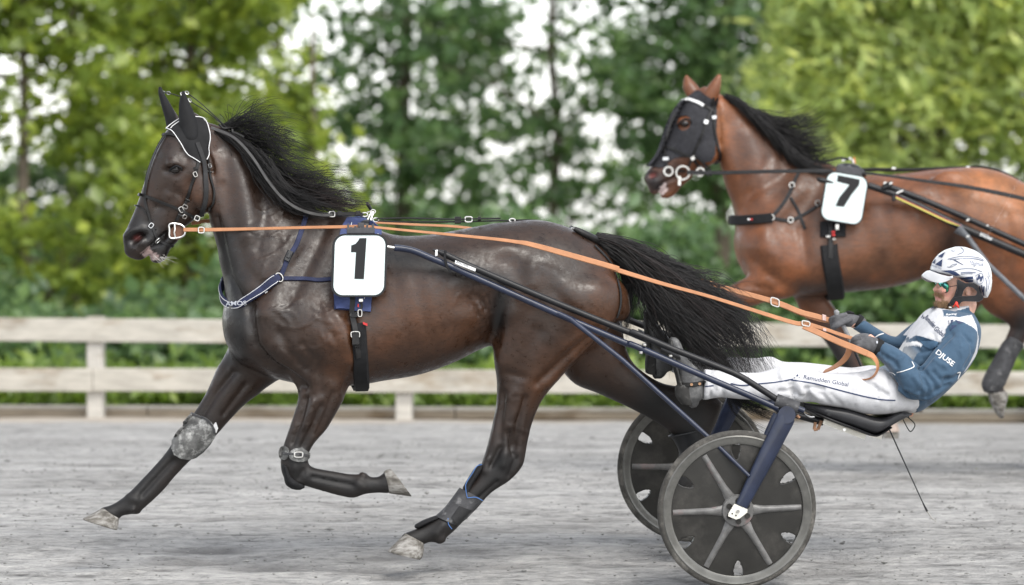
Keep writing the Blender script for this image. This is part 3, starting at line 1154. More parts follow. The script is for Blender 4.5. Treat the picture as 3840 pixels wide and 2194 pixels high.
    L([(D(1240, 640), D(1470, 640), w + .03, .08), (D(1222, 720), D(1540, 705), w, .125), (D(1218, 790), D(1543, 765), w, .135),
       (D(1228, 850), D(1512, 818), w, .132), (D(1229, 895), D(1452, 880), w, .118), (D(1237, 950), D(1396, 936), w, .097),
       (D(1237, 1000), D(1350, 990), w, .077), (D(1227, 1055), D(1324, 1048), w, .062), (D(1216, 1102), D(1312, 1095), w, .05),
       (D(1205, 1138), D(1306, 1130), w, .046), (D(1194, 1168), D(1298, 1160), w, .043), (Z5(1345, 850), Z5(1560, 855), w, .04),
       (Z5(1290, 910), Z5(1440, 935), w, .034), (Z5(1215, 985), Z5(1345, 1040), w, .031), (Z5(1150, 1050), Z5(1260, 1120), w, .032),
       (Z5(1072, 1110), Z5(1190, 1190), w, .037), (Z5(1035, 1135), Z5(1112, 1248), w, .036), (Z5(985, 1165), Z5(1045, 1252), w, .033),
       (Z5(885, 1203), Z5(1008, 1265), w, .038)])
    # far hind, trailing
    w = .135
    L([(D(1300, 700), D(1520, 745), w, .12), (D(1360, 850), D(1545, 800), w, .12), (D(1420, 945), D(1552, 850), w, .105), (D(1490, 978), D(1575, 905), w, .085),
       (D(1560, 1010), D(1640, 952), w, .065), (D(1635, 1050), D(1715, 968), w, .052), (D(1680, 1085), D(1790, 995), w, .047),
       (D(1690, 1100), D(1785, 1040), w, .044), (D(1690, 1120), D(1758, 1100), w, .036), (D(1690, 1165), D(1742, 1160), w, .03),
       (D(1683, 1200), D(1748, 1205), w, .036), (D(1690, 1240), D(1738, 1248), w, .032), (D(1690, 1262), D(1745, 1285), w, .036)])
    # dock of the tail
    L([(D(1455, 610), D(1470, 690), 0, .05), (D(1510, 612), D(1520, 665), 0, .035), (D(1560, 620), D(1560, 655), 0, .024), (D(1620, 650), D(1610, 680), 0, .018), (D(1660, 690), D(1645, 705), 0, .012)], n=16)
    return V, Fc




def relax(me, mask, iters, f=.5):
    """extra smoothing of the masked vertices"""
    V, _ = mesh_np(me)
    E = np.empty(len(me.edges) * 2, np.int32)
    me.edges.foreach_get('vertices', E)
    E = E.reshape(-1, 2)
    E = E[mask[E[:, 0]] | mask[E[:, 1]]]
    i = np.concatenate([E[:, 0], E[:, 1]])
    j = np.concatenate([E[:, 1], E[:, 0]])
    n = len(V)
    cnt = np.maximum(np.bincount(i, minlength=n), 1)[:, None]
    m = mask[:, None] & (np.bincount(i, minlength=n) > 0)[:, None]
    for _ in range(iters):
        acc = np.stack([np.bincount(i, V[j, k], n) for k in range(3)], 1) / cnt
        V = np.where(m, V + (acc - V) * f, V)
    me.vertices.foreach_set('co', V.ravel())
    me.update()


def veins(box, n, length, seed, dirn=(0, 1)):
    """branching raised veins inside a pixel box"""
    rr = random.Random(seed)
    out = []
    for _ in range(n):
        x, y = rr.uniform(box[0], box[2]), rr.uniform(box[1], box[3])
        a = math.atan2(dirn[1], dirn[0]) + rr.uniform(-.7, .7)
        p = [(x, y)]
        for k in range(int(length * rr.uniform(.5, 1.2) / 14)):
            a += rr.uniform(-.5, .5)
            x += math.cos(a) * 14
            y += math.sin(a) * 14
            p.append((x, y))
        out.append((p, rr.uniform(4.5, 6.5), rr.uniform(.0016, .0034)))
    return out


def horse1_sculpt(me):
    fr = F1
    V, N = mesh_np(me)
    V = V + N * .003
    me.vertices.foreach_set('co', V.ravel())
    me.update()
    px, w = side_px(fr, V)
    near_trunk = in_poly(px, [D(520, 560), D(640, 330), D(800, 480), D(1480, 500), D(1600, 700), D(1480, 930), D(1240, 960), D(940, 990), D(690, 1000), D(500, 880)])
    head = in_poly(px, [D(280, 640), D(360, 260), D(500, 200), D(545, 330), D(540, 480), D(480, 600), D(420, 680)])
    relax(me, near_trunk & ~head, 26)
    g = lambda *pts: [Z2(*p) for p in pts]
    h = lambda *pts: [Z3(*p) for p in pts]
    k5 = lambda *pts: [Z5(*p) for p in pts]
    k4 = lambda *pts: [Z4(*p) for p in pts]
    z1 = lambda *pts: [Z1(*p) for p in pts]
    farleg = (.0, .3)
    st = [
        # front of the shoulder against the breast, and under the chest
        (g((440, 830), (452, 960), (470, 1075), (560, 1185), (680, 1285), (790, 1370)), 20, -.020),
        (g((440, 800), (452, 960), (470, 1075), (560, 1185), (680, 1285)), 60, -.010),
        (g((520, 900), (520, 1060), (620, 1180)), 55, .016),
        (g((200, 210), (285, 600), (380, 770)), 13, -.012),
        (g((330, 240), (400, 560), (520, 700)), 30, -.007),
        (g((850, 170), (700, 480), (560, 760), (520, 850)), 40, .010),
        (g((960, 260), (820, 560), (700, 800)), 24, -.007),
        (g((640, 830), (860, 900), (980, 1040)), 70, .012),
        (g((1000, 860), (1080, 1000), (1120, 1180)), 34, .012),
        (g((1110, 840), (1160, 1060), (1170, 1220), (1100, 1400)), 22, -.010),
        (g((760, 1180), (900, 1260), (1080, 1330)), 30, -.006),
        (g((800, 1080), (900, 1200), (920, 1400)), 16, -.006),
        (g((640, 1000), (700, 1140), (820, 1250)), 18, -.006),
        # flank, hip, thigh
        (h((1068, 640), (1058, 760), (1030, 880), (1005, 960)), 26, -.017),
        (h((860, 700), (960, 800), (900, 900)), 75, -.016),
        (h((1110, 430), (1180, 540)), 45, -.005),
        (h((1250, 470), (1265, 560)), 30, .006),
        (h((1330, 430), (1480, 560), (1560, 720)), 55, .008),
        (h((1420, 640), (1540, 760), (1560, 900)), 30, -.005),
        (h((1720, 640), (1760, 740)), 80, .014),
        (h((1120, 800), (1080, 960), (1050, 1100)), 42, .014),
        (h((1700, 900), (1480, 1090), (1310, 1250)), 17, -.010),
        (h((1760, 860), (1540, 1080), (1360, 1260)), 20, .006),
        (h((1300, 900), (1220, 1080), (1160, 1250)), 28, -.006),
        (h((1090, 1180), (1200, 1210)), 14, -.005),
        (h((860, 640), (890, 690)), 6, -.006), (h((895, 650), (925, 715)), 6, -.007), (h((835, 660), (850, 720)), 6, -.006), (h((930, 680), (945, 750)), 6, -.007), (h((870, 720), (900, 790)), 6, -.006), (h((910, 740), (930, 800)), 6, .006), (h((960, 660), (985, 760)), 7, -.006),
        # ribs
        (h((330, 560), (400, 900), (470, 1120)), 30, -.002), (h((480, 560), (560, 900), (620, 1060)), 30, -.002),
        (h((620, 560), (700, 860)), 28, -.0015),
        # near hind: gaskin, hock, tendons
        (k5((1660, 330), (1610, 500), (1600, 640)), 12, -.010),
        (k5((1520, 300), (1500, 470), (1500, 600)), 14, -.007),
        (k5((1560, 560), (1585, 690)), 13, -.012), (k5((1500, 650), (1440, 760)), 12, -.010),
        (k5((1530, 690), (1520, 760)), 14, .008), (k5((1600, 720), (1560, 830)), 10, -.008), (k5((1420, 720), (1400, 800)), 12, .006),
        (k5((1480, 870), (1360, 980)), 8, -.007), (k5((1130, 1150), (1090, 1200)), 14, .006),
        (k5((1105, 1250), (1130, 1235)), 12, .008),
        # near fore: forearm, knee, tendons
        (k5((250, 330), (215, 480), (170, 620)), 11, -.009), (k5((350, 380), (290, 520), (230, 640)), 11, -.009),
        (k5((300, 350), (250, 520)), 10, .006), (k5((430, 300), (380, 430), (320, 560)), 12, -.006),
        (k5((180, 700), (180, 780)), 16, .007), (k5((240, 800), (210, 850)), 12, -.007),
        (k5((300, 838), (430, 866), (560, 890)), 8, -.007), (k5((590, 880), (620, 900)), 16, .006), (k5((610, 820), (625, 835)), 8, .008),
        # far fore seen from its inner side
        (k4((1240, 180), (1120, 330), (1020, 500)), 13, -.009, 'n', farleg), (k4((1330, 260), (1180, 470)), 12, -.007, 'n', farleg),
        (k4((900, 640), (860, 740)), 18, .006, 'n', farleg),
        (k4((830, 790), (700, 930), (610, 1030)), 9, -.008, 'n', farleg), (k4((570, 1060), (520, 1040)), 16, .006, 'n', farleg),
        (k4((560, 1120), (545, 1135)), 8, .008, 'n', farleg),
        # head
        (z1((470, 720), (455, 860), (420, 980)), 22, -.006), (z1((560, 880), (660, 960), (720, 1020)), 16, -.006),
        (z1((700, 700), (770, 860), (760, 960)), 40, .004), (z1((655, 800), (640, 900), (600, 1000)), 13, -.007),
        (z1((625, 600), (600, 560)), 18, -.008), (z1((470, 560), (500, 620)), 20, .004),
        (z1((535, 692),), 22, -.014), (z1((455, 705), (540, 735), (600, 690)), 8, -.003), (z1((480, 662), (560, 652), (590, 680)), 8, .006),
        (z1((470, 900), (450, 960)), 14, .004), (z1((390, 1000), (330, 1120)), 26, -.006),
        (z1((205, 1250), (265, 1205), (290, 1210)), 17, -.03), (z1((150, 1215), (200, 1170), (290, 1165), (310, 1220), (270, 1275)), 11, .008),
        (z1((285, 1370), (350, 1310), (420, 1250), (470, 1200)), 8, -.02), (z1((300, 1330), (240, 1340)), 16, .005),
        # neck
        (z1((880, 560), (930, 760), (950, 980)), 40, -.010), (z1((1000, 640), (1080, 900), (1090, 1200)), 44, .010),
        (z1((1190, 820), (1230, 1040), (1180, 1300)), 30, -.008), (z1((880, 600), (900, 760)), 22, .006),
    ]
    st = [(q[0], q[1], q[2] * (1.7 if len(q[0]) and max(p_[1] for p_ in q[0]) > 1480 else 1.35)) + tuple(q[3:]) for q in st]
    st += veins((1170, 1120, 1300, 1340), 15, 120, 3) + veins((1010, 1150, 1180, 1340), 14, 120, 4, (1, .6)) + veins((960, 740, 1090, 1020), 20, 90, 5, (-.4, 1))
    st += veins((1070, 1440, 1210, 1620), 12, 130, 6, (-.5, 1)) + veins((1870, 1430, 2000, 1600), 5, 120, 8, (.3, 1)) + veins((1720, 1050, 1830, 1190), 5, 60, 9, (-.3, 1))
    sculpt(me, fr, st)
    # pigment
    V, N = mesh_np(me)
    px, w = side_px(fr, V)
    matte = np.zeros(len(V))
    col = np.tile(np.array([.0225, .0125, .0082]), (len(V), 1))

    def blend(c, d, r):
        a = np.exp(-(d / r) ** 2)[:, None]
        col[:] = col * (1 - a) + np.array(c) * a
    brown, black = (.056, .0235, .0105), (.0075, .0067, .0067)
    blend(brown, seg_dist(px, [D(1000, 800), D(1200, 780)]), 170)
    blend(brown, seg_dist(px, [Z2(1080, 900), Z2(1100, 1250)]), 80)
    blend(brown, seg_dist(px, [Z3(1820, 560), Z3(1700, 900), Z3(1350, 1250)]), 90)
    blend((.05, .025, .015), seg_dist(px, [Z1(850, 500), Z1(900, 900)]), 45)
    blend((.05, .025, .015), seg_dist(px, [Z1(660, 850), Z1(760, 950)]), 50)
    blend(black, seg_dist(px, [D(560, 600), D(600, 800), D(590, 880)]), 55)
    blend(black, seg_dist(px, [D(900, 620), D(1250, 700), D(1240, 800)]), 50)
    for leg, r in (([Z4(960, 540), Z4(800, 760), Z4(560, 1060), Z4(380, 1150)], 110), ([Z5(200, 700), Z5(200, 830), Z5(560, 890), Z5(800, 890)], 75),
                   ([Z5(1530, 760), Z5(1400, 930), Z5(1130, 1150), Z5(940, 1240)], 95), ([D(1640, 1010), D(1740, 1040), D(1700, 1280)], 110)):
        blend(black, seg_dist(px, leg), r)
        matte = np.maximum(matte, np.exp(-(seg_dist(px, leg) / (r * 1.2)) ** 2))
    blend(black, seg_dist(px, [Z1(150, 1240), Z1(260, 1150), Z1(430, 1290)]), 70)
    wm = w[:] < .2
    pale = in_poly(px, [Z1(272, 1350), Z1(325, 1295), Z1(345, 1292), Z1(345, 1335), Z1(390, 1360), Z1(425, 1400), Z1(340, 1410), Z1(285, 1378)])
    col[pale] = (.27, .20, .19)
    blend((.12, .035, .032), seg_dist(px, [Z1(228, 1232), Z1(250, 1226)]), 8)
    set_pigment(me, col, matte)
    return me
# ------------------------------------------------------------------ second horse
def horse2_lofts():
    V, Fc = [], []
    fr = F2

    def L(secs, **k):
        loft(secs, fr, V=V, Fc=Fc, **k)
    L([(ZD(84, 480), ZD(100, 645), 0, .12, 0), (ZD(120, 410), ZD(140, 715), 0, .185, .1), (ZD(190, 340), ZD(230, 785), 0, .22, .25),
       (ZD(280, 270), ZD(330, 802), 0, .235, .35), (ZD(380, 195), ZD(420, 806), 0, .245, .42), (ZD(480, 150), ZD(500, 800), 0, .25, .42),
       (ZD(580, 168), ZD(580, 792), 0, .265, .3), (ZD(700, 206), ZD(680, 783), 0, .285, .1), (ZD(820, 208), ZD(800, 770), 0, .295, 0),
       (ZD(950, 195), ZD(940, 742), 0, .295, 0), (ZD(1080, 180), ZD(1080, 690), 0, .28, .05), (ZD(1230, 170), ZD(1220, 660), 0, .265, .12),
       (ZD(1350, 182), ZD(1330, 680), 0, .25, .15), (ZD(1460, 222), ZD(1440, 680), 0, .22, .1), (ZD(1560, 290), ZD(1530, 620), 0, .16, 0),
       (ZD(1615, 360), ZD(1590, 540), 0, .09, 0)], pw=2.35, end=(.2, 1))
    L([(ZC(640, 285), ZC(630, 560), 0, .07, .1), (ZC(750, 345), ZC(640, 740), 0, .08, .35), (ZC(880, 430), ZC(662, 860), 0, .085, .45),
       (ZC(1010, 545), ZC(692, 955), 0, .095, .45), (ZC(1140, 655), ZC(733, 1060), 0, .115, .45), (ZC(1270, 735), ZC(742, 1170), 0, .15, .42),
       (ZC(1400, 755), ZC(770, 1300), 0, .19, .35)], pw=2.15)
    L([(ZC(490, 258), ZC(630, 380), 0, .055, 0), (ZC(405, 325), ZC(650, 520), 0, .08, 0), (ZC(345, 430), ZC(645, 640), 0, .088, 0),
       (ZC(300, 530), ZC(612, 735), 0, .082, 0), (ZC(265, 620), ZC(520, 785), 0, .066, 0), (ZC(225, 700), ZC(430, 825), 0, .054, 0),
       (ZC(185, 757), ZC(390, 860), 0, .049, 0), (ZC(150, 800), ZC(330, 900), 0, .05, 0), (ZC(122, 848), ZC(250, 930), 0, .045, 0), (ZC(148, 905), ZC(212, 945), 0, .03, 0)], pw=2.3)
    L([(ZC(340, 840), ZC(440, 850), 0, .036, 0), (ZC(290, 895), ZC(375, 905), 0, .035, 0), (ZC(235, 955), ZC(325, 965), 0, .03, 0)], n=20)
    for s in (-1, 1):
        ball(fr.P(ZC(540, 660), s * .058), fr.fwd * .07, Vector((0, 0, 1)) * .08, fr.lat * .033, V=V, Fc=Fc)
        ball(fr.P(ZC(395, 470), s * .075), fr.fwd * .032, Vector((0, 0, 1)) * .022, fr.lat * .022, V=V, Fc=Fc)
        ball(fr.P(ZD(188, 625), s * .11), fr.fwd * .07, Vector((0, 0, 1)) * .08, fr.lat * .075, V=V, Fc=Fc)
        ball(fr.P(ZD(1150, 260), s * .21), fr.fwd * .12, Vector((0, 0, 1)) * .085, fr.lat * .036, V=V, Fc=Fc)
    for s, base, tip in ((-1, (555, 330), (637, 135)), (1, (462, 285), (402, 145))):
        b0, t0 = ZC(*base), ZC(*tip)
        mid = lambda t, o: (b0[0] + (t0[0] - b0[0]) * t + o, b0[1] + (t0[1] - b0[1]) * t)
        L([(mid(0, -30), mid(0, 30), s * .05, .032), (mid(.35, -30), mid(.35, 28), s * .055, .03),
           (mid(.65, -19), mid(.65, 18), s * .06, .022), (mid(.92, -7), mid(.92, 7), s * .062, .009)], n=16)
    # near fore, forearm lifted forward, cannon hanging
    w = -.135
    L([(ZD(185, 420), ZD(360, 400), w + .015, .06), (ZD(150, 520), ZD(390, 500), w, .095), (ZD(140, 600), ZD(410, 590), w, .112),
       (ZD(135, 670), ZD(410, 680), w, .11), (ZD(150, 700), ZD(395, 760), w, .1), (ZD(130, 715), ZD(360, 812), w, .085),
       (ZD(85, 742), ZD(240, 835), w, .066), (ZD(45, 762), ZD(150, 858), w, .055), (ZD(5, 785), ZD(85, 860), w, .047), (ZD(-40, 815), ZD(40, 885), w, .043)])
    L([(ZD(-40, 830), ZD(50, 830), w, .043), (ZD(-50, 880), ZD(35, 885), w, .04), (ZD(-55, 950), ZD(-5, 955), w, .03), (ZD(-75, 1030), ZD(-25, 1040), w, .03),
       (ZD(-90, 1075), ZD(-30, 1085), w, .036), (ZD(-90, 1120), ZD(-40, 1130), w, .032), (ZD(-95, 1150), ZD(-30, 1170), w, .036)])
    # far fore, stretched back
    w = .125
    L([(ZD(330, 640), ZD(520, 640), w, .09), (ZD(340, 740), ZD(545, 740), w, .085), (ZD(372, 825), ZD(538, 810), w, .07), (ZD(418, 905), ZD(568, 870), w, .058),
       (ZD(490, 990), ZD(606, 950), w, .05), (ZD(550, 1070), ZD(645, 1030), w, .045), (ZD(595, 1140), ZD(685, 1100), w, .043), (ZD(640, 1200), ZD(710, 1160), w, .035),
       (ZD(720, 1320), ZD(772, 1290), w, .03), (ZD(790, 1410), ZD(845, 1380), w, .036), (ZD(805, 1450), ZD(865, 1430), w, .033), (ZD(810, 1475), ZD(880, 1465), w, .036)])
    # near hind, trailing, hock out of the picture
    w = -.135
    L([(ZD(1220, 300), ZD(1500, 300), w + .03, .08), (ZD(1205, 430), ZD(1600, 420), w, .125), (ZD(1215, 560), ZD(1605, 520), w, .135), (ZD(1240, 690), ZD(1590, 640), w, .128),
       (ZD(1268, 800), ZD(1575, 755), w, .11), (ZD(1335, 885), ZD(1585, 845), w, .088), (ZD(1425, 940), ZD(1600, 905), w, .065),
       (ZD(1462, 985), ZD(1612, 955), w, .05), (ZD(1462, 1010), ZD(1590, 1010), w, .046), (ZE(2120, 330), ZE(2285, 425), w, .04), (ZE(2045, 490), ZE(2215, 575), w, .034),
       (ZE(1935, 690), ZE(2110, 745), w, .031), (ZE(1845, 850), ZE(2040, 885), w, .036), (ZE(1825, 950), ZE(2020, 955), w, .036), (ZE(1870, 1020), ZE(2020, 1005), w, .032),
       (ZE(1870, 1055), ZE(2040, 1035), w, .036)])
    # far hind, under the body
    w = .135
    L([(ZD(1200, 480), ZD(1480, 500), w, .12), (ZD(1180, 640), ZD(1440, 680), w, .12), (ZD(1150, 760), ZD(1330, 800), w, .095), (ZD(1110, 880), ZD(1230, 930), w, .06),
       (ZD(1085, 960), ZD(1190, 1010), w, .048), (ZD(1080, 1010), ZD(1180, 1060), w, .044), (ZD(1060, 1060), ZD(1140, 1090), w, .036), (ZD(1030, 1180), ZD(1090, 1200), w, .03), (ZD(1000, 1250), ZD(1070, 1270), w, .036),
       (ZD(970, 1290), ZD(1030, 1310), w, .033), (ZD(945, 1310), ZD(1025, 1345), w, .036)])
    L([(ZD(1560, 240), ZD(1580, 330), 0, .05), (ZD(1640, 290), ZD(1640, 350), 0, .035), (ZD(1700, 360), ZD(1680, 400), 0, .02)], n=16)
    return V, Fc


def horse2_sculpt(me):
    fr = F2
    V, N = mesh_np(me)
    V = V + N * .003
    me.vertices.foreach_set('co', V.ravel())
    me.update()
    px, w = side_px(fr, V)
    trunk = in_poly(px, [ZC(600, 800), ZC(680, 420), ZC(900, 350), ZD(470, 60), ZD(1400, 60), ZD(1700, 300), ZD(1640, 760), ZD(1300, 860), ZD(700, 860), ZD(200, 860), ZD(20, 640)])
    relax(me, trunk, 30)
    d = lambda *pts: [ZD(*p) for p in pts]
    c = lambda *pts: [ZC(*p) for p in pts]
    st = [
        (d((120, 470), (180, 560), (150, 680)), 30, -.006), (d((440, 170), (330, 330), (230, 470), (190, 560)), 36, .012),
        (d((520, 220), (430, 380), (400, 480)), 26, -.008), (d((230, 560), (330, 640), (390, 700)), 50, .012),
        (d((410, 480), (425, 620), (400, 740), (350, 815)), 20, -.013), (d((170, 640), (240, 700), (330, 760)), 22, -.010),
        (d((250, 470), (300, 600), (260, 700)), 22, -.006), (d((120, 745), (240, 775)), 13, -.008), (d((80, 790), (200, 820)), 12, -.006),
        (d((1190, 450), (1175, 560), (1140, 660)), 26, -.018), (d((1060, 480), (1110, 580)), 66, -.016), (d((1170, 250), (1190, 310)), 28, .010),
        (d((1260, 520), (1290, 640), (1330, 800)), 26, .010), (d((1420, 400), (1450, 560), (1430, 760)), 22, -.009),
        (d((700, 380), (740, 560), (800, 700)), 26, -.004), (d((820, 380), (860, 560), (900, 680)), 26, -.004), (d((940, 380), (980, 560)), 24, -.003),
        (d((240, 130), (180, 250), (110, 380)), 20, -.008), (c((700, 480), (760, 700), (780, 960)), 34, -.008), (c((840, 560), (900, 760), (920, 980)), 36, .009),
        (c((1050, 700), (1080, 860)), 26, -.008), (c((860, 960), (1020, 860), (1130, 780)), 20, -.008),
        (c((397, 480),), 19, -.012), (c((345, 490), (400, 505), (440, 480)), 7, -.003), (c((360, 455), (420, 448)), 8, .005),
        (c((350, 560), (330, 680)), 16, -.006), (c((500, 600), (450, 700)), 12, -.006),
        (c((160, 835), (195, 825)), 13, -.026), (c((140, 800), (185, 795), (215, 830), (190, 870)), 10, .006), (c((190, 950), (250, 890), (330, 850)), 7, -.018),
        ([ZE(2130, 400), ZE(1960, 760)], 9, -.006),
    ]
    st += veins((2760, 1000, 2960, 1130), 8, 100, 13, (-1, .5)) + veins((2640, 620, 2760, 800), 8, 90, 14, (-.3, 1))
    sculpt(me, fr, st)
    V, N = mesh_np(me)
    px, w = side_px(fr, V)
    matte = np.zeros(len(V))
    col = np.tile(np.array([.145, .051, .019]), (len(V), 1))

    def blend(cc, dd, r):
        a = np.exp(-(dd / r) ** 2)[:, None]
        col[:] = col * (1 - a) + np.array(cc) * a
    dark, black = (.062, .028, .016), (.016, .013, .013)
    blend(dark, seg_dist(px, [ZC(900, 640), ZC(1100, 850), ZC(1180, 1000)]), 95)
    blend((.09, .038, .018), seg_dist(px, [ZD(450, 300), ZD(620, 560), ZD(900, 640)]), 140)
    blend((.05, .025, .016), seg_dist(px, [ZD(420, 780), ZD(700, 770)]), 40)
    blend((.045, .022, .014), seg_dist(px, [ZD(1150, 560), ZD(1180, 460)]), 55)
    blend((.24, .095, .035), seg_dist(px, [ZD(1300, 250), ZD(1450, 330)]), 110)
    blend((.2, .075, .028), seg_dist(px, [ZC(650, 380), ZC(640, 620)]), 28)
    for leg, r in (([ZE(2240, 300), ZE(2050, 700), ZE(1950, 1040)], 80), ([ZD(0, 850), ZD(-60, 1150)], 70), ([ZD(560, 1020), ZD(840, 1450)], 75), ([ZD(1130, 980), ZD(990, 1330)], 90)):
        blend(black, seg_dist(px, leg), r)
        matte = np.maximum(matte, np.exp(-(seg_dist(px, leg) / (r * 1.2)) ** 2))
    blend((.05, .024, .017), seg_dist(px, [ZC(180, 880), ZC(330, 780)]), 50)
    blend((.02, .016, .016), seg_dist(px, [ZC(150, 820), ZC(210, 900)]), 36)
    blend((.02, .014, .012), seg_dist(px, [ZC(397, 480), ZC(398, 481)]), 16)
    pale = in_poly(px, [ZC(215, 945), ZC(240, 900), ZC(270, 880), ZC(275, 930), ZC(250, 968), ZC(225, 965)])
    col[pale] = (.5, .4, .38)
    blend((.18, .055, .05), seg_dist(px, [ZC(168, 837), ZC(188, 829)]), 7)
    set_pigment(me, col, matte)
    return me
# ------------------------------------------------------------------ projection helpers for things lying on a body
from mathutils.geometry import delaunay_2d_cdt


def resample(poly, step, closed=True):
    pts = [Vector((p[0], p[1])) for p in poly]
    if closed:
        pts = pts + [pts[0]]
    out = []
    for a, b in zip(pts[:-1], pts[1:]):
        n = max(1, int((b - a).length / step))
        out += [a.lerp(b, i / n) for i in range(n)]
    if not closed:
        out.append(pts[-1])
    return out


def tri_patch(poly, step, holes=()):
    """triangulated flat polygon with inner points; returns 2D points, triangles, boundary loops"""
    verts, edges, loops = [], [], []
    for lp in [poly] + list(holes):
        r = resample(lp, step)
        b = len(verts)
        verts += r
        loops.append(list(range(b, b + len(r))))
        edges += [(b + i, b + (i + 1) % len(r)) for i in range(len(r))]
    A = np.array([(v.x, v.y) for v in verts])
    lo, hi = A.min(0), A.max(0)
    gx, gy = np.meshgrid(np.arange(lo[0] + step / 2, hi[0], step), np.arange(lo[1] + step / 2, hi[1], step))
    G = np.stack([gx.ravel(), gy.ravel()], 1)
    ok = in_poly(G, [(v[0], v[1]) for v in poly])
    for h_ in holes:
        ok &= ~in_poly(G, h_)
    G = G[ok]
    if len(G):
        d = np.full(len(G), 1e9)
        for i, j in edges:
            d = np.minimum(d, seg_dist(G, [A[i], A[j]]))
        G = G[d > step * .45]
    verts = verts + [Vector((float(g[0]), float(g[1]))) for g in G]
    V, E, T, ov, oe, of = delaunay_2d_cdt(verts, edges, [], 0, 1e-4)
    P = np.array([(v.x, v.y) for v in V])
    C = np.array([P[list(t)].mean(0) for t in T])
    ok = in_poly(C, [(v[0], v[1]) for v in poly])
    for h_ in holes:
        ok &= ~in_poly(C, h_)
    T = [tuple(t) for t, k in zip(T, ok) if k]
    return P, T


def patch(bvh, fr, poly, step=8, off=.003, thick=.004, holes=(), w=-.1, mb=None, m=0, mirror=False, maxdev=None, side=None):
    """a sheet cut to a pixel outline and laid on a body; edges are closed down to the skin"""
    P, T = tri_patch(poly, step, holes)
    top, bot = [], []
    for p in P:
        loc, nor = hit(bvh, p)
        g = fr.P(p, w)
        if loc is None or (maxdev and abs((loc - g).dot(fr.lat)) > maxdev):
            l2, n2, _, _ = bvh.find_nearest(g)
            if l2 is not None and (l2 - g).length < .12 and maxdev is None:
                loc, nor = g, n2
            else:
                loc, nor = g, -fr.lat
        top.append(loc + nor * (off + thick))
        bot.append(loc + nor * (off - .004))
    n = len(P)
    V = top + bot
    Fc = [tuple(t) for t in T]
    cnt = {}
    for t in T:
        for a, b in ((t[0], t[1]), (t[1], t[2]), (t[2], t[0])):
            cnt[(a, b)] = 1
    for (a, b) in list(cnt):
        if (b, a) not in cnt:
            Fc.append((a, a + n, b + n, b))
    Fc += [tuple(i + n for i in t[::-1]) for t in T]
    mb = mb or MB()
    mb.add(V, Fc, m)
    if mirror:
        mb.add([fr.mirror(v) for v in V], [f[::-1] for f in Fc], m)
    return mb


def on_body(bvh, fr, px, off=0.0, w=-.1, maxdev=None):
    """points and normals on the body under a pixel polyline"""
    P, N = [], []
    for p in px:
        loc, nor = hit(bvh, p)
        g = fr.P(p, w)
        if loc is None or (maxdev and abs((loc - g).dot(fr.lat)) > maxdev):
            loc, nor = g, -fr.lat
        P.append(loc)
        N.append(nor)
    N = [(N[max(i - 1, 0)] + N[i] + N[min(i + 1, len(N) - 1)]).normalized() for i in range(len(N))]
    return [p + n * off for p, n in zip(P, N)], N


def strap(mb, bvh, fr, px, width, thick=.004, off=.001, w=-.1, k=5, mirror=False, m=0, maxdev=None, smooth=True):
    pts = spline(px, k) if smooth else np.array(px)
    P, N = on_body(bvh, fr, pts, off, w, maxdev)
    mb.ribbon(P, N, width, thick, m)
    if mirror:
        mb.ribbon([fr.mirror(p) for p in P], [n - fr.lat * 2 * n.dot(fr.lat) for n in N], width, thick, m)
    return mb


def cord(mb, fr, px, ws, rad, k=5, n=6, m=0):
    """a round cord through pixels at lateral positions ws"""
    rows = spline([(p[0], p[1], w) for p, w in zip(px, ws)], k)
    mb.tube([fr.P((r[0], r[1]), r[2]) for r in rows], rad, n, m)
    return mb


_txt_cache = {}


def text_shape(s, shear=0.0, bold=0.0):
    """filled letter outlines as 2D mesh; unit cap height about 0.7"""
    cu = bpy.data.curves.new('t', 'FONT')
    cu.body = s
    cu.shear = shear
    cu.offset = bold
    cu.resolution_u = 3
    o = bpy.data.objects.new('t', cu)
    COL.objects.link(o)
    dg = bpy.context.evaluated_depsgraph_get()
    me = bpy.data.meshes.new_from_object(o.evaluated_get(dg))
    bm = bmesh.new()
    bm.from_mesh(me)
    bmesh.ops.triangulate(bm, faces=bm.faces)
    for _ in range(2):
        es = [e for e in bm.edges if e.calc_length() > .22]
        if es:
            bmesh.ops.subdivide_edges(bm, edges=es, cuts=1)
            bmesh.ops.triangulate(bm, faces=bm.faces)
    P = np.array([(v.co.x, v.co.y) for v in bm.verts])
    bm.verts.index_update()
    T = [tuple(v.index for v in f.verts) for f in bm.faces]
    bm.free()
    bpy.data.objects.remove(o)
    bpy.data.meshes.remove(me)
    bpy.data.curves.remove(cu)
    return P, T


def print_on(mb, shape, mapper, bvh, fr, off=.0025, w=-.1, m=0):
    """flat print laid on a surface: mapper turns the shape's 2D points into pixels"""
    P, T = shape
    V = []
    for p in P:
        px = mapper(p)
        loc, nor = hit(bvh, px)
        if loc is None:
            loc, nor = fr.P(px, w), -fr.lat
        V.append(loc + nor * off)
    mb.add(V, T, m)
    return mb


def line_map(p0, p1, n_w, height, shape):
    """maps text to run from pixel p0 to pixel p1 (baseline), letters height px tall"""
    P = shape[0]
    x0, x1 = P[:, 0].min(), P[:, 0].max()
    a, b = np.array(p0, float), np.array(p1, float)
    d = b - a
    u = d / np.linalg.norm(d)
    v = np.array([u[1], -u[0]])
    ch = .7
    return lambda q: tuple(a + d * ((q[0] - x0) / (x1 - x0)) + v * (q[1] / ch * height))


def flat_shape(poly, step=6, holes=()):
    return tri_patch(poly, step, holes)


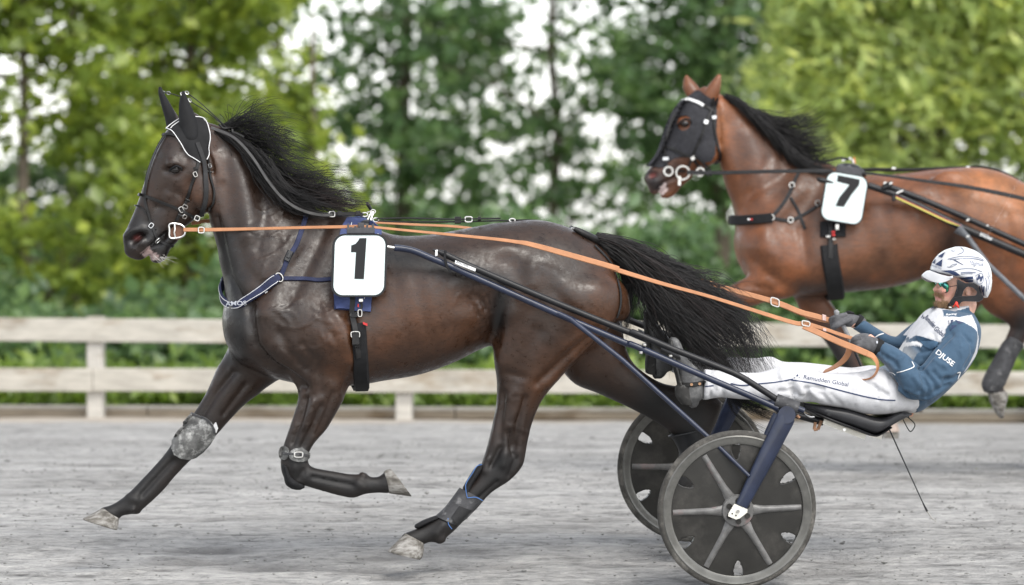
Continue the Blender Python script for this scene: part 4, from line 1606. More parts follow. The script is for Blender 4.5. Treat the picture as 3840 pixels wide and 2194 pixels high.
# ------------------------------------------------------------------ materials of the tack
LEATHER = simple('black_leather', (.012, .0115, .0115), .42, var=.4, bump_s=.3, bscale=300, dirt=((.05, .048, .046), .66, 25))
WEB = simple('dark_webbing', (.020, .020, .021), .7, var=.3, bump_s=.4, bscale=500)
NAVY = simple('navy_webbing', (.018, .023, .058), .7, var=.3, bump_s=.4, bscale=500)
NAVYPAD = simple('navy_padding', (.040, .055, .14), .65, var=.2, bump_s=.2, bscale=300, dirt=((.15, .15, .16), .68, 18))
TAN = simple('tan_rein', (.40, .185, .09), .5, var=.15, vscale=18, bump_s=.2, bscale=200, dirt=((.30, .13, .06), .63, 20))
STEEL = simple('steel', (.62, .61, .59), .28, metal=1.0, var=.1)
CHROME_DULL = simple('dull_alloy', (.62, .62, .60), .45, metal=.7, var=.15, dirt=((.25, .24, .22), .6, 30))
NEOPRENE = simple('neoprene', (.009, .009, .010), .8, var=.3, bump_s=.2, bscale=250)
WHITE_PLATE = simple('plate_white', (.58, .66, .66), .35, var=.03, bump_s=0, dirt=((.62, .61, .6), .72, 14))
BLACK_PRINT = simple('black_print', (.012, .012, .013), .6, var=.1, bump_s=0)
BLACK_PLASTIC = simple('black_plastic', (.012, .0125, .014), .4, var=.3, bump_s=.1)
GREY_PLASTIC = simple('grey_plastic', (.055, .055, .06), .4, var=.3, bump_s=.1)
PIPING = simple('white_piping', (.70, .70, .70), .6, var=.1, bump_s=0)
PALE_PRINT = simple('pale_print', (.55, .57, .62), .6, var=.1, bump_s=0)
RED = simple('red_plastic', (.45, .03, .03), .5, var=.15, bump_s=0)
DUSTY = simple('dusty_boot_leather', (.085, .085, .083), .6, var=.5, vscale=30, bump_s=.5, bscale=120, dirt=((.33, .33, .32), .5, 26))
BOOTGREY = simple('boot_grey', (.045, .045, .048), .65, var=.4, vscale=25, bump_s=.4, bscale=200, dirt=((.17, .17, .17), .56, 30))
BLUE_EDGE = simple('blue_edge', (.07, .17, .42), .6, var=.1, bump_s=0)
HOOF = simple('hoof_horn', (.10, .09, .08), .75, var=.6, vscale=26, bump_s=.7, bscale=60)
_nt2 = HOOF.node_tree
_b2 = _nt2.nodes['Principled BSDF']
_n2 = noise(_nt2, 42, 5, .7, stretch=(.35, 1.6, 1.0))
_r2 = ramp(_nt2, _n2.outputs['Fac'], [(.30, (.045, .040, .036)), (.46, (.13, .12, .105)), (.56, (.22, .21, .195)), (.72, (.36, .35, .33))])
_nt2.links.new(_r2.outputs['Color'], _b2.inputs['Base Color'])
HAIR = simple('black_hair', (.012, .011, .011), .42, var=.5, vscale=6, bump_s=0)
HAIR_BROWN = simple('brown_black_hair', (.020, .014, .013), .42, var=.6, vscale=6, bump_s=0)
WHISKER = simple('white_whisker', (.55, .53, .5), .6, var=.1, bump_s=0)
EYE = simple('dark_eye', (.010, .007, .006), .06, var=.2, bump_s=0, coat=.6)

# ------------------------------------------------------------------ the two horses
COAT1 = coat_mat('dark_bay_coat', .37)
COAT2 = coat_mat('bay_coat', .41)


def make_horse(lofts, sculptor, voxel, coat, foot, label):
    V_, F_ = lofts()
    me = fused('horse_body', V_, F_, voxel, 4)
    sculptor(me)
    me.materials.append(coat)
    me.polygons.foreach_set('use_smooth', [True] * len(me.polygons))
    h_ = thing('horse', foot, label, 'horse')
    b = link(bpy.data.objects.new('body', me), h_)
    return h_, b, bvh_of(b)


_p = F1.P(D(1100, 1400), 0)
HORSE1, BODY1, BVH1 = make_horse(horse1_lofts, horse1_sculpt, .0085, COAT1, Vector((_p.x, _p.y, ground_z(_p.y))), 'dark brown trotting horse with black ear covers wearing number 1')
_p = F2.P(D(2250, 1150), 0)
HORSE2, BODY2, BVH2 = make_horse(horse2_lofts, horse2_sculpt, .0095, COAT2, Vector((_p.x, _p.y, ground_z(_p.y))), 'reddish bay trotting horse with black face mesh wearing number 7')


def hoof(fr, parent, secs, w):
    V, Fc = loft([(a, b, w, h) for a, b, h in secs], fr, n=20, k=4, end=(0, 0), pw=2.3)
    mb = MB()
    mb.add(V, Fc)
    mb.build('hoof', HOOF, parent)


hoof(F1, HORSE1, [(Z4(334, 1098), Z4(450, 1172), .036), (Z4(326, 1106), Z4(447, 1184), .043), (Z4(262, 1142), Z4(444, 1214), .05), (Z4(203, 1172), Z4(438, 1246), .056), (Z4(206, 1182), Z4(430, 1252), .054)], .125)
hoof(F1, HORSE1, [(Z5(784, 938), Z5(752, 806), .034), (Z5(795, 944), Z5(756, 800), .041), (Z5(862, 954), Z5(775, 788), .048), (Z5(925, 962), Z5(790, 784), .053), (Z5(926, 955), Z5(798, 786), .05)], -.135)
hoof(F1, HORSE1, [(Z5(890, 1198), Z5(1010, 1258), .038), (Z5(880, 1206), Z5(1010, 1268), .044), (Z5(830, 1256), Z5(1008, 1312), .051), (Z5(780, 1306), Z5(1000, 1352), .057), (Z5(784, 1320), Z5(985, 1368), .056)], -.135)
hoof(F1, HORSE1, [(D(1690, 1262), D(1746, 1284), .036), (D(1676, 1285), D(1740, 1308), .046), (D(1660, 1308), D(1732, 1330), .053)], .135)
hoof(F2, HORSE2, [(ZE(1868, 1048), ZE(2050, 1026), .036), (ZE(1864, 1062), ZE(2064, 1050), .041), (ZE(1885, 1150), ZE(2070, 1090), .048), (ZE(1940, 1250), ZE(2045, 1180), .05), (ZE(1990, 1312), ZE(2022, 1300), .045)], -.135)
hoof(F2, HORSE2, [(ZD(-97, 1148), ZD(-28, 1168), .036), (ZD(-112, 1180), ZD(-30, 1195), .046), (ZD(-125, 1205), ZD(-35, 1220), .052)], -.135)
hoof(F2, HORSE2, [(ZD(808, 1474), ZD(882, 1464), .036), (ZD(800, 1490), ZD(888, 1490), .045), (ZD(796, 1512), ZD(884, 1515), .05)], .125)
hoof(F2, HORSE2, [(ZD(942, 1308), ZD(1028, 1342), .036), (ZD(925, 1330), ZD(1015, 1365), .046), (ZD(905, 1350), ZD(1000, 1388), .052)], .135)

for fr, h_, bv, z, c, sz in ((F1, HORSE1, BVH1, Z1, (538, 697), .024), (F2, HORSE2, BVH2, ZC, (399, 478), .022)):
    loc, nor = hit(bv, z(*c))
    for s in (0, 1):
        l2 = loc if s == 0 else fr.mirror(loc)
        V, Fc = ball(l2 + fr.lat * (.0045 if s == 0 else -.0045), fr.fwd * sz, Vector((0, 0, 1)) * sz * .8, fr.lat * sz * .72)
        MB().add(V, Fc).build('eye', EYE, h_)
        # lids: a thin fleshy rim
    mbl = MB()
    for s in (0, 1):
        pts = [z(c[0] + x * (1.15 if z is Z1 else 1), c[1] + y * (1.15 if z is Z1 else 1)) for x, y in ((-44, 12), (-24, -18), (8, -29), (36, -14), (46, 10))]
        P, N = on_body(bv, fr, spline(pts, 4), .006, -.08)
        if s:
            P = [fr.mirror(p) for p in P]
        mbl.tube(P, [.002] + [.0042] * (len(P) - 2) + [.002], 6)
    mbl.each('eyelid', NEOPRENE, h_)


# ------------------------------------------------------------------ hair
def strands(name, mat, parent, guides, n, fr, seed, rad=.0013, seg=12, jit=.008, wind=.02, wspread=.03, lens=(.7, 1.05), curl=.006):
    """hair between neighbouring guide curves; a guide is [(px, w), ...] from root to tip"""
    r = np.random.default_rng(seed)
    G = []
    for g in guides:
        rows = spline([(p[0], p[1], w) for p, w in g], 8)
        pts = np.array([tuple(fr.P((a[0], a[1]), a[2])) for a in rows])
        s = np.concatenate([[0], np.cumsum(np.linalg.norm(np.diff(pts, axis=0), axis=1))])
        t = np.linspace(0, s[-1], seg + 1)
        G.append(np.stack([np.interp(t, s, pts[:, k]) for k in range(3)], 1))
    G = np.array(G)
    m = len(G)
    lat = np.array(fr.lat)
    u = r.uniform(0, m - 1, n)
    i0 = np.minimum(u.astype(int), m - 2)
    f = (u - i0)[:, None, None]
    C = G[i0] * (1 - f) + G[i0 + 1] * f
    tt = np.linspace(0, 1, seg + 1)
    L = r.uniform(*lens, n)
    # shorten: resample along each strand
    idx = tt[None] * L[:, None] * seg
    a = np.clip(np.floor(idx).astype(int), 0, seg - 1)
    fr_ = idx - a
    ex = np.arange(n)[:, None]
    C = C[ex, a] * (1 - fr_[..., None]) + C[ex, a + 1] * fr_[..., None]
    # clumping: locks share an offset
    nl = max(8, n // 45)
    lk = r.integers(0, nl, n)
    lo = r.normal(size=(nl, 3)) * np.array([1, 1, 1])
    off = lo[lk] * wind * 1.25 + r.normal(size=(n, 3)) * wind * .17
    C = C + off[:, None, :] * (tt ** 1.4)[None, :, None]
    C = C + (r.normal(size=n) * wspread)[:, None, None] * lat[None, None] * (.35 + .65 * tt)[None, :, None]
    C = C + (r.normal(size=(n, 1, 3)) * jit)
    ph = r.uniform(0, 6.28, (nl, 1))[lk]
    C[:, :, 2] += curl * np.sin(tt[None] * r.uniform(4, 9, (nl, 1))[lk] + ph) * tt[None]
    C[:, :, 0] += curl * np.sin(tt[None] * r.uniform(4, 9, (nl, 1))[lk] + ph * 2) * tt[None]
    # three sided tapering tubes
    T = np.gradient(C, axis=1)
    T /= np.linalg.norm(T, axis=2)[..., None] + 1e-9
    ref = np.tile(lat, (n, seg + 1, 1))
    A = np.cross(T, ref)
    A /= np.linalg.norm(A, axis=2)[..., None] + 1e-9
    B = np.cross(T, A)
    rd = (rad * r.uniform(.7, 1.4, n))[:, None] * np.clip(1.05 - tt[None] ** 3 * .8, .1, 1)
    V = np.stack([C + (A * math.cos(q) + B * math.sin(q)) * rd[..., None] for q in (0, 2.094, 4.189)], 2)   # n, seg+1, 3, 3
    base = (np.arange(n) * (seg + 1) * 3)[:, None, None]
    row = (np.arange(seg) * 3)[None, :, None]
    k = np.arange(3)[None, None, :]
    k2 = (k + 1) % 3
    F4 = np.stack([base + row + k, base + row + k2, base + row + 3 + k2, base + row + 3 + k], -1).reshape(-1, 4)
    me = bpy.data.meshes.new(name)
    nv = n * (seg + 1) * 3
    me.vertices.add(nv)
    me.vertices.foreach_set('co', V.reshape(-1))
    nf = len(F4)
    me.loops.add(nf * 4)
    me.loops.foreach_set('vertex_index', F4.astype(np.int32).ravel())
    me.polygons.add(nf)
    me.polygons.foreach_set('loop_start', np.arange(0, nf * 4, 4, dtype=np.int32))
    me.polygons.foreach_set('loop_total', np.full(nf, 4, np.int32))
    me.update(calc_edges=True)
    me.polygons.foreach_set('use_smooth', [True] * nf)
    me.materials.append(mat)
    return link(bpy.data.objects.new(name, me), parent)


def join_into(objs):
    """one mesh object from several (same parent)"""
    mb_v, mb_f, mats, mi = [], [], [], []
    b = 0
    for o in objs:
        me = o.data
        for m in me.materials:
            if m not in mats:
                mats.append(m)
        v = np.empty(len(me.vertices) * 3)
        me.vertices.foreach_get('co', v)
        mb_v.append(v.reshape(-1, 3))
        q = np.empty(len(me.loops), np.int32)
        me.loops.foreach_get('vertex_index', q)
        mb_f.append(q.reshape(-1, 4) + b)
        mi.append(np.full(len(me.polygons), mats.index(me.materials[0]), np.int32))
        b += len(me.vertices)
    V, Q, M = np.concatenate(mb_v), np.concatenate(mb_f), np.concatenate(mi)
    name, parent = objs[0].name, objs[0].parent
    me = bpy.data.meshes.new(name)
    me.vertices.add(len(V))
    me.vertices.foreach_set('co', V.ravel())
    me.loops.add(len(Q) * 4)
    me.loops.foreach_set('vertex_index', Q.astype(np.int32).ravel())
    me.polygons.add(len(Q))
    me.polygons.foreach_set('loop_start', np.arange(0, len(Q) * 4, 4, dtype=np.int32))
    me.polygons.foreach_set('loop_total', np.full(len(Q), 4, np.int32))
    me.polygons.foreach_set('material_index', M)
    me.update(calc_edges=True)
    me.polygons.foreach_set('use_smooth', [True] * len(Q))
    for m in mats:
        me.materials.append(m)
    for o in objs:
        bpy.data.objects.remove(o)
    return link(bpy.data.objects.new(name, me), parent)


def gd(z, ws, *pts):
    return [(z(*p), w) for p, w in zip(pts, np.interp(np.linspace(0, 1, len(pts)), np.linspace(0, 1, len(ws)), ws))]


m1 = strands('mane', HAIR, HORSE1, [
    gd(Z1, (-.03, -.085, -.10), (830, 395), (960, 455), (1090, 560), (1200, 690), (1290, 830)),
    gd(Z1, (-.02, -.085, -.10), (950, 430), (1080, 500), (1220, 640), (1320, 790), (1400, 900)),
    gd(Z1, (-.02, -.085, -.10), (1080, 540), (1210, 650), (1310, 800), (1400, 900), (1520, 950)),
    gd(Z1, (-.02, -.09, -.11), (1200, 690), (1290, 800), (1380, 890), (1480, 940), (1640, 985)),
    gd(Z1, (-.02, -.10, -.12), (1320, 830), (1400, 900), (1500, 950), (1620, 985), (1760, 1010)),
], 1200, F1, 101, .0015, 12, .007, .024, .014, (.6, 1.1), .012)
m2 = strands('mane', HAIR, HORSE1, [
    gd(Z1, (0, -.02, -.02), (880, 360), (960, 330), (1040, 270), (1110, 250), (1190, 300)),
    gd(Z1, (0, -.03, -.02), (940, 380), (1060, 350), (1180, 350), (1290, 400), (1400, 450)),
    gd(Z1, (0, -.04, -.04), (1040, 460), (1160, 440), (1280, 490), (1370, 570), (1430, 650)),
    gd(Z1, (0, -.04, -.04), (1130, 560), (1250, 560), (1360, 650), (1420, 740), (1490, 790)),
    gd(Z1, (0, -.05, -.05), (1220, 680), (1330, 700), (1430, 770), (1580, 790), (1760, 830)),
    gd(Z1, (0, -.05, -.06), (1320, 800), (1420, 830), (1540, 860), (1700, 890), (1880, 940)),
    gd(Z1, (0, -.06, -.08), (1430, 910), (1540, 930), (1680, 950), (1800, 980), (1960, 1010)),
], 700, F1, 102, .0012, 12, .006, .048, .025, (.4, 1.08), .026)
m3 = strands('mane', HAIR_BROWN, HORSE1, [
    gd(Z1, (-.02, -.07, -.06), (1250, 760), (1390, 800), (1520, 800), (1680, 830), (1860, 900)),
    gd(Z1, (-.03, -.07, -.06), (1330, 860), (1460, 880), (1600, 890), (1760, 930), (1930, 980)),
    gd(Z1, (-.03, -.08, -.10), (1420, 930), (1540, 960), (1680, 980), (1800, 1000), (1990, 1020)),
], 330, F1, 103, .0013, 12, .006, .024, .02, (.55, 1.08), .012)
join_into([m1, m2, m3])

t1 = strands('tail', HAIR, HORSE1, [
    gd(Z7, (-.01, 0, .02, .05), (395, 185), (560, 212), (720, 275), (880, 380), (1080, 470), (1300, 520), (1440, 560)),
    gd(Z7, (-.02, -.02, 0, .02), (410, 195), (590, 240), (790, 360), (1000, 490), (1220, 620), (1430, 760), (1610, 890), (1680, 1060)),
    gd(Z7, (-.03, -.04, -.04, -.03), (430, 215), (600, 290), (780, 430), (980, 610), (1200, 760), (1400, 900), (1520, 1050), (1570, 1170)),
    gd(Z7, (-.03, -.05, -.08, -.08), (455, 250), (600, 350), (760, 510), (900, 680), (1080, 840), (1260, 980), (1370, 1090), (1450, 1190)),
    gd(Z7, (-.03, -.04, -.06, -.06), (480, 300), (610, 395), (745, 530), (880, 680), (1010, 830), (1090, 950), (1180, 1060), (1340, 1170)),
    gd(Z7, (-.02, -.02, -.02, 0), (500, 325), (610, 420), (740, 560), (870, 680), (990, 790), (1050, 880), (1050, 980), (1010, 1060)),
], 2500, F1, 111, .0015, 16, .008, .030, .028, (.55, 1.1), .034)
t2 = strands('tail', HAIR, HORSE1, [
    gd(Z7, (.0, .02, .02), (520, 340), (585, 440), (610, 560), (620, 720), (625, 960)),
    gd(Z7, (.0, .02, .02), (560, 390), (620, 480), (660, 580), (650, 700), (640, 850)),
], 330, F1, 112, .0013, 12, .006, .012, .02, (.5, 1.0), .008)
t3 = strands('tail', HAIR, HORSE1, [
    gd(Z7, (-.02, -.05, -.05), (640, 430), (730, 500), (745, 580), (730, 660), (735, 720)),
    gd(Z7, (-.02, -.04, -.05), (690, 450), (800, 600), (900, 720), (1000, 800), (1120, 900)),
    gd(Z7, (0, .03, .03), (700, 300), (900, 400), (1150, 500), (1320, 480), (1460, 400)),
], 130, F1, 113, .0011, 14, .008, .035, .03, (.5, 1.05), .015)
t4 = strands('tail', HAIR, HORSE1, [
    gd(Z8, (.0, -.02, .0), (700, 560), (850, 640), (960, 900), (1050, 1080), (1250, 1160), (1450, 1230)),
    gd(Z8, (.02, .0, .02), (760, 560), (900, 700), (1000, 960), (1100, 1120), (1300, 1230), (1500, 1260)),
], 160, F1, 114, .0011, 14, .008, .02, .03, (.7, 1.05), .012)
t5 = strands('tail', HAIR_BROWN, HORSE1, [
    gd(Z7, (-.02, -.04, -.02, .02), (410, 195), (590, 240), (790, 360), (1000, 490), (1220, 620), (1430, 760), (1610, 890), (1680, 1060)),
    gd(Z7, (-.03, -.05, -.09, -.09), (455, 250), (600, 350), (760, 510), (900, 680), (1080, 840), (1260, 980), (1370, 1090), (1450, 1190)),
    gd(Z7, (-.02, -.03, -.05, -.04), (500, 325), (610, 420), (740, 560), (870, 680), (990, 790), (1050, 880), (1050, 980), (1010, 1060)),
], 420, F1, 116, .0014, 16, .008, .03, .028, (.5, 1.1), .034)
join_into([t1, t2, t3, t4, t5])
strands('whiskers', WHISKER, HORSE1, [gd(Z1, (-.03, -.035), (345, 1375), (370, 1400), (400, 1425)), gd(Z1, (-.03, -.035), (420, 1385), (450, 1400), (520, 1400)), gd(Z1, (-.02, -.02), (440, 1350), (470, 1370), (530, 1370))], 26, F1, 115, .0005, 6, .006, .012, .015, (.4, 1.0), .004)

n1 = strands('mane', HAIR, HORSE2, [
    gd(ZC, (-.02, -.06, -.05), (660, 290), (740, 320), (830, 390), (900, 470)),
    gd(ZC, (-.02, -.07, -.06), (740, 345), (840, 410), (930, 500), (1010, 600), (1060, 680)),
    gd(ZC, (-.02, -.08, -.07), (850, 420), (950, 500), (1050, 610), (1120, 720), (1180, 790)),
    gd(ZC, (-.02, -.09, -.10), (970, 520), (1060, 610), (1150, 720), (1230, 790), (1330, 830)),
    gd(ZC, (-.02, -.10, -.12), (1090, 640), (1180, 720), (1280, 790), (1380, 810), (1460, 800)),
], 1000, F2, 121, .0018, 12, .007, .014, .014, (.6, 1.05), .008)
n2 = strands('mane', HAIR, HORSE2, [
    gd(ZC, (0, -.02, -.02), (800, 380), (900, 400), (1010, 450), (1130, 440), (1280, 380)),
    gd(ZC, (0, -.03, -.02), (880, 440), (1000, 480), (1120, 530), (1240, 530), (1340, 480)),
    gd(ZC, (0, -.04, -.04), (970, 510), (1080, 560), (1180, 620), (1300, 600), (1400, 570)),
    gd(ZC, (0, -.05, -.05), (1060, 600), (1170, 650), (1270, 680), (1340, 660), (1420, 640)),
    gd(ZC, (0, -.06, -.06), (1150, 690), (1260, 730), (1360, 760), (1420, 780), (1500, 790)),
], 700, F2, 122, .0014, 12, .007, .028, .02, (.5, 1.0), .014)
join_into([n1, n2])
strands('tail', HAIR, HORSE2, [
    gd(ZD, (0, 0, 0), (1690, 340), (1850, 420), (2050, 620), (2200, 900)), gd(ZD, (-.03, -.05, -.05), (1690, 370), (1800, 500), (1950, 720), (2050, 980)),
    gd(ZD, (.03, .05, .05), (1690, 390), (1760, 560), (1860, 800), (1900, 1050))], 700, F2, 131, .002, 12, .01, .03, .03)
# ------------------------------------------------------------------ tack of the first horse
UPV = Vector((0, 0, 1))


def buckle(mb, c, X, Y, sx, sy, r=.0022, m=0):
    mb.ring(c, X, Y, sx, sy, r, 16, 6, m, square=.5)


def buckle_at(mb, bvh, fr, px, ang, sx, sy, r=.0025, off=.006, m=0):
    loc, nor = hit(bvh, px)
    if loc is None:
        loc, nor = fr.P(px, -.1), -fr.lat
    X = (fr.fwd * -math.cos(ang) + UPV * math.sin(ang))
    X = (X - nor * X.dot(nor)).normalized()
    buckle(mb, loc + nor * off, X, nor.cross(X), sx, sy, r, m)


def tack1():
    fr, bv, h_ = F1, BVH1, HORSE1
    # ---- ear bonnet
    bonnet = thing('ear_bonnet', fr.P(Z1(650, 400), 0), 'black padded ear bonnet with white piping on the head of horse number 1', 'ear bonnet')
    poly = [(478, 388), (520, 350), (580, 312), (640, 298), (700, 296), (740, 306), (772, 350), (795, 420), (800, 500), (790, 570), (768, 625), (722, 645), (690, 628), (650, 590), (605, 535), (560, 465), (520, 410)]
    patch(bv, fr, [Z1(*p) for p in poly], 7, .004, .006, mirror=True, w=-.07).each('hood', NEOPRENE, bonnet)
    mb = MB()
    for ln in (((480, 388), (520, 408), (562, 468), (606, 536), (652, 592), (724, 646)), ((684, 297), (740, 306), (774, 350), (797, 420), (801, 500), (790, 575), (770, 625)), ((575, 318), (520, 354), (482, 386)), ((584, 330), (530, 366), (508, 388))):
        P, N = on_body(bv, fr, spline([Z1(*p) for p in ln], 6), .011, -.07)
        mb.tube(P, .0019, 6)
        mb.tube([fr.mirror(p) for p in P], .0019, 6)
    mb.each('piping', PIPING, bonnet)
    for s, prof in ((-1, ((582, 728, 440), (566, 712, 340), (562, 684, 260), (564, 652, 190), (574, 624, 130), (584, 612, 98))), (1, ((474, 580, 378), (454, 562, 300), (432, 516, 220), (414, 476, 150), (402, 444, 100), (404, 432, 66)))):
        w = .05 if s < 0 else .06
        V, Fc = loft([(Z1(a, y + (30 if i == 0 else 0)), Z1(b, y), s * (w + .012 * i / 5), .044 - .006 * i) for i, (a, b, y) in enumerate(prof)], fr, n=18, k=4)
        MB().add(V, Fc).build('ear_cover', NEOPRENE, bonnet)
    mb = MB()
    cord(mb, fr, [Z1(428, 98), Z1(500, 106), Z1(600, 140), Z1(690, 190), Z1(790, 255), Z1(935, 372)], [.07, .05, .02, 0, -.01, -.02], .0022)
    cord(mb, fr, [Z1(600, 112), Z1(632, 108), Z1(720, 170), Z1(820, 260), Z1(960, 395)], [-.07, -.06, -.05, -.04, -.03], .0022)
    mb.each('ear_cord', WEB, bonnet)
    mb = MB()
    for p, w, a in (((440, 98), .07, .1), ((482, 102), .06, .1), ((588, 112), -.072, .6), ((626, 100), -.065, .3), ((648, 158), -.03, .7)):
        mb.ring(fr.P(Z1(*p), w), (fr.fwd * math.cos(a) + UPV * math.sin(a)), UPV, .008, .006, .002, 12, 5)
    mb.each('clip', STEEL, bonnet)

    # ---- bridle
    br = thing('bridle', fr.P(Z1(600, 800), 0), 'black leather bridle with steel buckles on the head of horse number 1', 'bridle')
    z = lambda *q: [Z1(*p) for p in q]

    def part(name, px, width, mat=LEATHER, thick=.004, off=.002, mirror=True, w=-.06):
        return strap(MB(), bv, fr, px, width, thick, off, w, 6, mirror).each(name, mat, br)
    part('cheekpiece', z((716, 640), (695, 720), (655, 850), (615, 955), (565, 1050), (525, 1140)), .0145)
    part('throat_strap', z((700, 492), (738, 600), (758, 690), (772, 850), (764, 950), (735, 1045)), .0215, WEB, off=.012)
    part('jaw_strap', z((784, 612), (800, 740), (830, 860), (838, 950), (800, 1010)), .010, off=.005)
    part('noseband', z((262, 893), (330, 915), (450, 960), (560, 1008), (640, 1048), (722, 1085)), .0135, off=.006)
    part('dropped_noseband', z((232, 980), (272, 992), (312, 1045)), .006)
    part('overcheck', z((462, 440), (405, 540), (352, 670), (318, 800), (305, 920), (318, 1010), (345, 1110), (372, 1190), (388, 1235)), .0115, off=.006)
    part('browband', z((452, 432), (500, 428), (548, 440)), .013, off=.008)
    part('chin_strap', z((392, 1245), (440, 1272), (512, 1292)), .013, off=.004)
    bk = MB()
    for p, a, sx, sy in (((350, 1138), .9, .010, .008), ((705, 1078), -.4, .010, .010), ((794, 672), -1.4, .008, .008), ((388, 1243), .4, .013, .013), ((575, 1010), -.9, .012, .009), ((690, 735), -1.2, .010, .007), ((612, 985), -.5, .010, .007), ((605, 1060), -.4, .008, .008)):
        buckle_at(bk, bv, fr, Z1(*p), a, sx, sy, .0024, .009)
    bk.each('buckle', STEEL, br)
    kp = MB()
    for p, a in (((632, 935), -.4), ((570, 1055), -.4), ((655, 1055), -1.2), ((695, 690), -.3), ((796, 720), -.2), ((372, 1165), .3)):
        loc, nor = hit(bv, Z1(*p))
        if loc is not None:
            X = (fr.fwd * -math.cos(a) + UPV * math.sin(a))
            kp.box(loc + nor * .006, .020, .009, .006, (X, nor.cross(X), nor), bev=.002)
    kp.each('keeper', LEATHER, br)
    bit = MB()
    c = fr.P(Z1(550, 1178), -.078)
    pts = [fr.P(Z1(*p), -.08) for p in ((492, 1124), (490, 1178), (494, 1230), (560, 1230), (602, 1212), (612, 1180), (600, 1144), (560, 1124))]
    n_ = len(pts)
    sm = spline([tuple(p) for p in pts], 4, True)
    V, Fc = [], []
    bit.tube([Vector(p) for p in list(sm) + [sm[0]]], .0042, 8, cap=False)
    bit.tube([fr.P(Z1(530, 1126), -.082), fr.P(Z1(533, 1165), -.084), fr.P(Z1(527, 1190), -.084), fr.P(Z1(535, 1228), -.082)], .004, 8)
    bit.build('bit_ring', STEEL, br)
    g = MB()
    g.tube([fr.P(Z1(552, 1190), -.072), fr.P(Z1(552, 1190), -.066)], .030, 24)
    g.build('bit_guard', simple('brown_leather', (.13, .06, .035), .55), br)

    # overcheck rein along the neck, over the mane
    ck = thing('check_rein', fr.P(Z1(1300, 800), -.1), 'thin black check rein running down the neck of horse number 1', 'rein')
    px = spline(z((815, 372), (960, 430), (1050, 500), (1150, 620), (1250, 775), (1350, 900), (1450, 980), (1560, 1030), (1680, 1054), (1760, 1052)), 5)
    P, N = on_body(bv, fr, px, .0, -.08)
    ws = np.interp(np.linspace(0, 1, len(px)), [0, .2, .5, .75, 1], [-.06, -.125, -.165, -.18, -.175])
    P = [fr.P(tuple(p), min(w, fr.w(np.array([tuple(q)]))[0] - .028)) for p, w, q in zip(px, ws, P)]
    MB().ribbon(P, [-fr.lat] * len(P), .0125, .005).build('strap', simple('worn_leather', (.055, .053, .052), .4, var=.3), ck)
    mb = MB()
    P = [fr.P(tuple(p), -.14) for p in spline(z((1755, 1050), (1800, 1042), (1880, 1045), (1960, 1045), (2000, 1055)), 5)]
    mb.ribbon(P, [-fr.lat] * len(P), .017, .005)
    mb.box(fr.P(Z1(1818, 1042), -.145), .018, .022, .012, (fr.fwd, UPV, fr.lat), bev=.003)
    mb.box(fr.P(Z1(1960, 1042), -.145), .020, .022, .012, (fr.fwd, UPV, fr.lat), bev=.003)
    mb.build('end_strap', LEATHER, ck)
    mb = MB()
    buckle(mb, fr.P(Z1(1757, 1046), -.146), fr.fwd, UPV, .012, .011, .0026)
    mb.ring(fr.P(Z1(2012, 1050), -.12), fr.fwd, UPV, .013, .008, .003)
    mb.each('buckle', STEEL, ck)
    mb = MB()
    strap(mb, bv, fr, z((860, 372), (900, 400), (960, 400), (1010, 415), (1070, 445)), .010, .004, .02, -.03)
    mb.build('crown_strap', LEATHER, ck)

    # ---- harness: breast collar, saddle, girth, back strap, crupper
    hs = thing('harness', fr.P(Z2(1160, 500), 0), 'navy and black driving harness strapped on horse number 1', 'harness')
    z2 = lambda *q: [Z2(*p) for p in q]
    ring_p = hit(bv, Z2(630, 612))[0]
    near = z2((632, 612), (575, 655), (520, 702), (460, 745), (405, 780))
    P, N = on_body(bv, fr, near, .010, -.2)
    extra = [(Z2(352, 806), -.15, -fr.lat + fr.fwd * .5), (Z2(300, 806), -.09, -fr.lat * .6 + fr.fwd), (Z2(256, 775), -.03, fr.fwd - fr.lat * .1),
             (Z2(238, 715), .03, fr.fwd + fr.lat * .3), (Z2(256, 660), .09, fr.fwd * .6 + fr.lat), (Z2(300, 620), .15, fr.fwd * .2 + fr.lat)]
    for p, w, nn in extra:
        P.append(fr.P(p, w))
        N.append(nn.normalized())
    P.append(fr.mirror(P[0]) + UPV * .02)
    N.append(fr.lat)
    rows = spline([tuple(p) + tuple(n) for p, n in zip(P, N)], 5)
    CP, CN = [Vector(r[:3]) for r in rows], [Vector(r[3:]).normalized() for r in rows]
    wid = np.interp(np.linspace(0, 1, len(CP)), [0, .05, .3, .7, .95, 1], [.030, .044, .036, .036, .044, .03])
    # width direction roughly vertical
    col = MB().ribbon(CP, CN, list(wid), .010).build('breast_collar', NAVY, hs)
    pp = MB()
    for sgn in (-1, 1):
        L = []
        for i, p in enumerate(CP):
            t = (CP[min(i + 1, len(CP) - 1)] - CP[max(i - 1, 0)]).normalized()
            nn = (CN[i] - t * CN[i].dot(t)).normalized()
            s = t.cross(nn).normalized()
            L.append(p + s * (wid[i] / 2 - .006) * sgn + nn * .0105)
        pp.tube(L[2:-2], .0013, 5)
    pp.each('piping', PIPING, col)
    cb = bvh_of(col)
    sh = text_shape('AMOS', 0, .01)
    lt = MB()
    print_on(lt, sh, line_map(Z2(268, 814), Z2(410, 806), 0, 15, sh), cb, fr, .002, -.12)
    lt.build('lettering', PALE_PRINT, col)
    tg = MB()
    patch(cb, fr, z2((534, 722), (588, 694), (590, 708), (538, 740)), 8, .001, .001, w=-.2).build('tag', PIPING, col)
    rg = MB()
    rg.ring(hit(bv, Z2(630, 618))[0] - fr.lat * .016, fr.fwd * .9 + UPV * .3, UPV, .017, .017, .003)
    rg.build('ring', STEEL, hs)
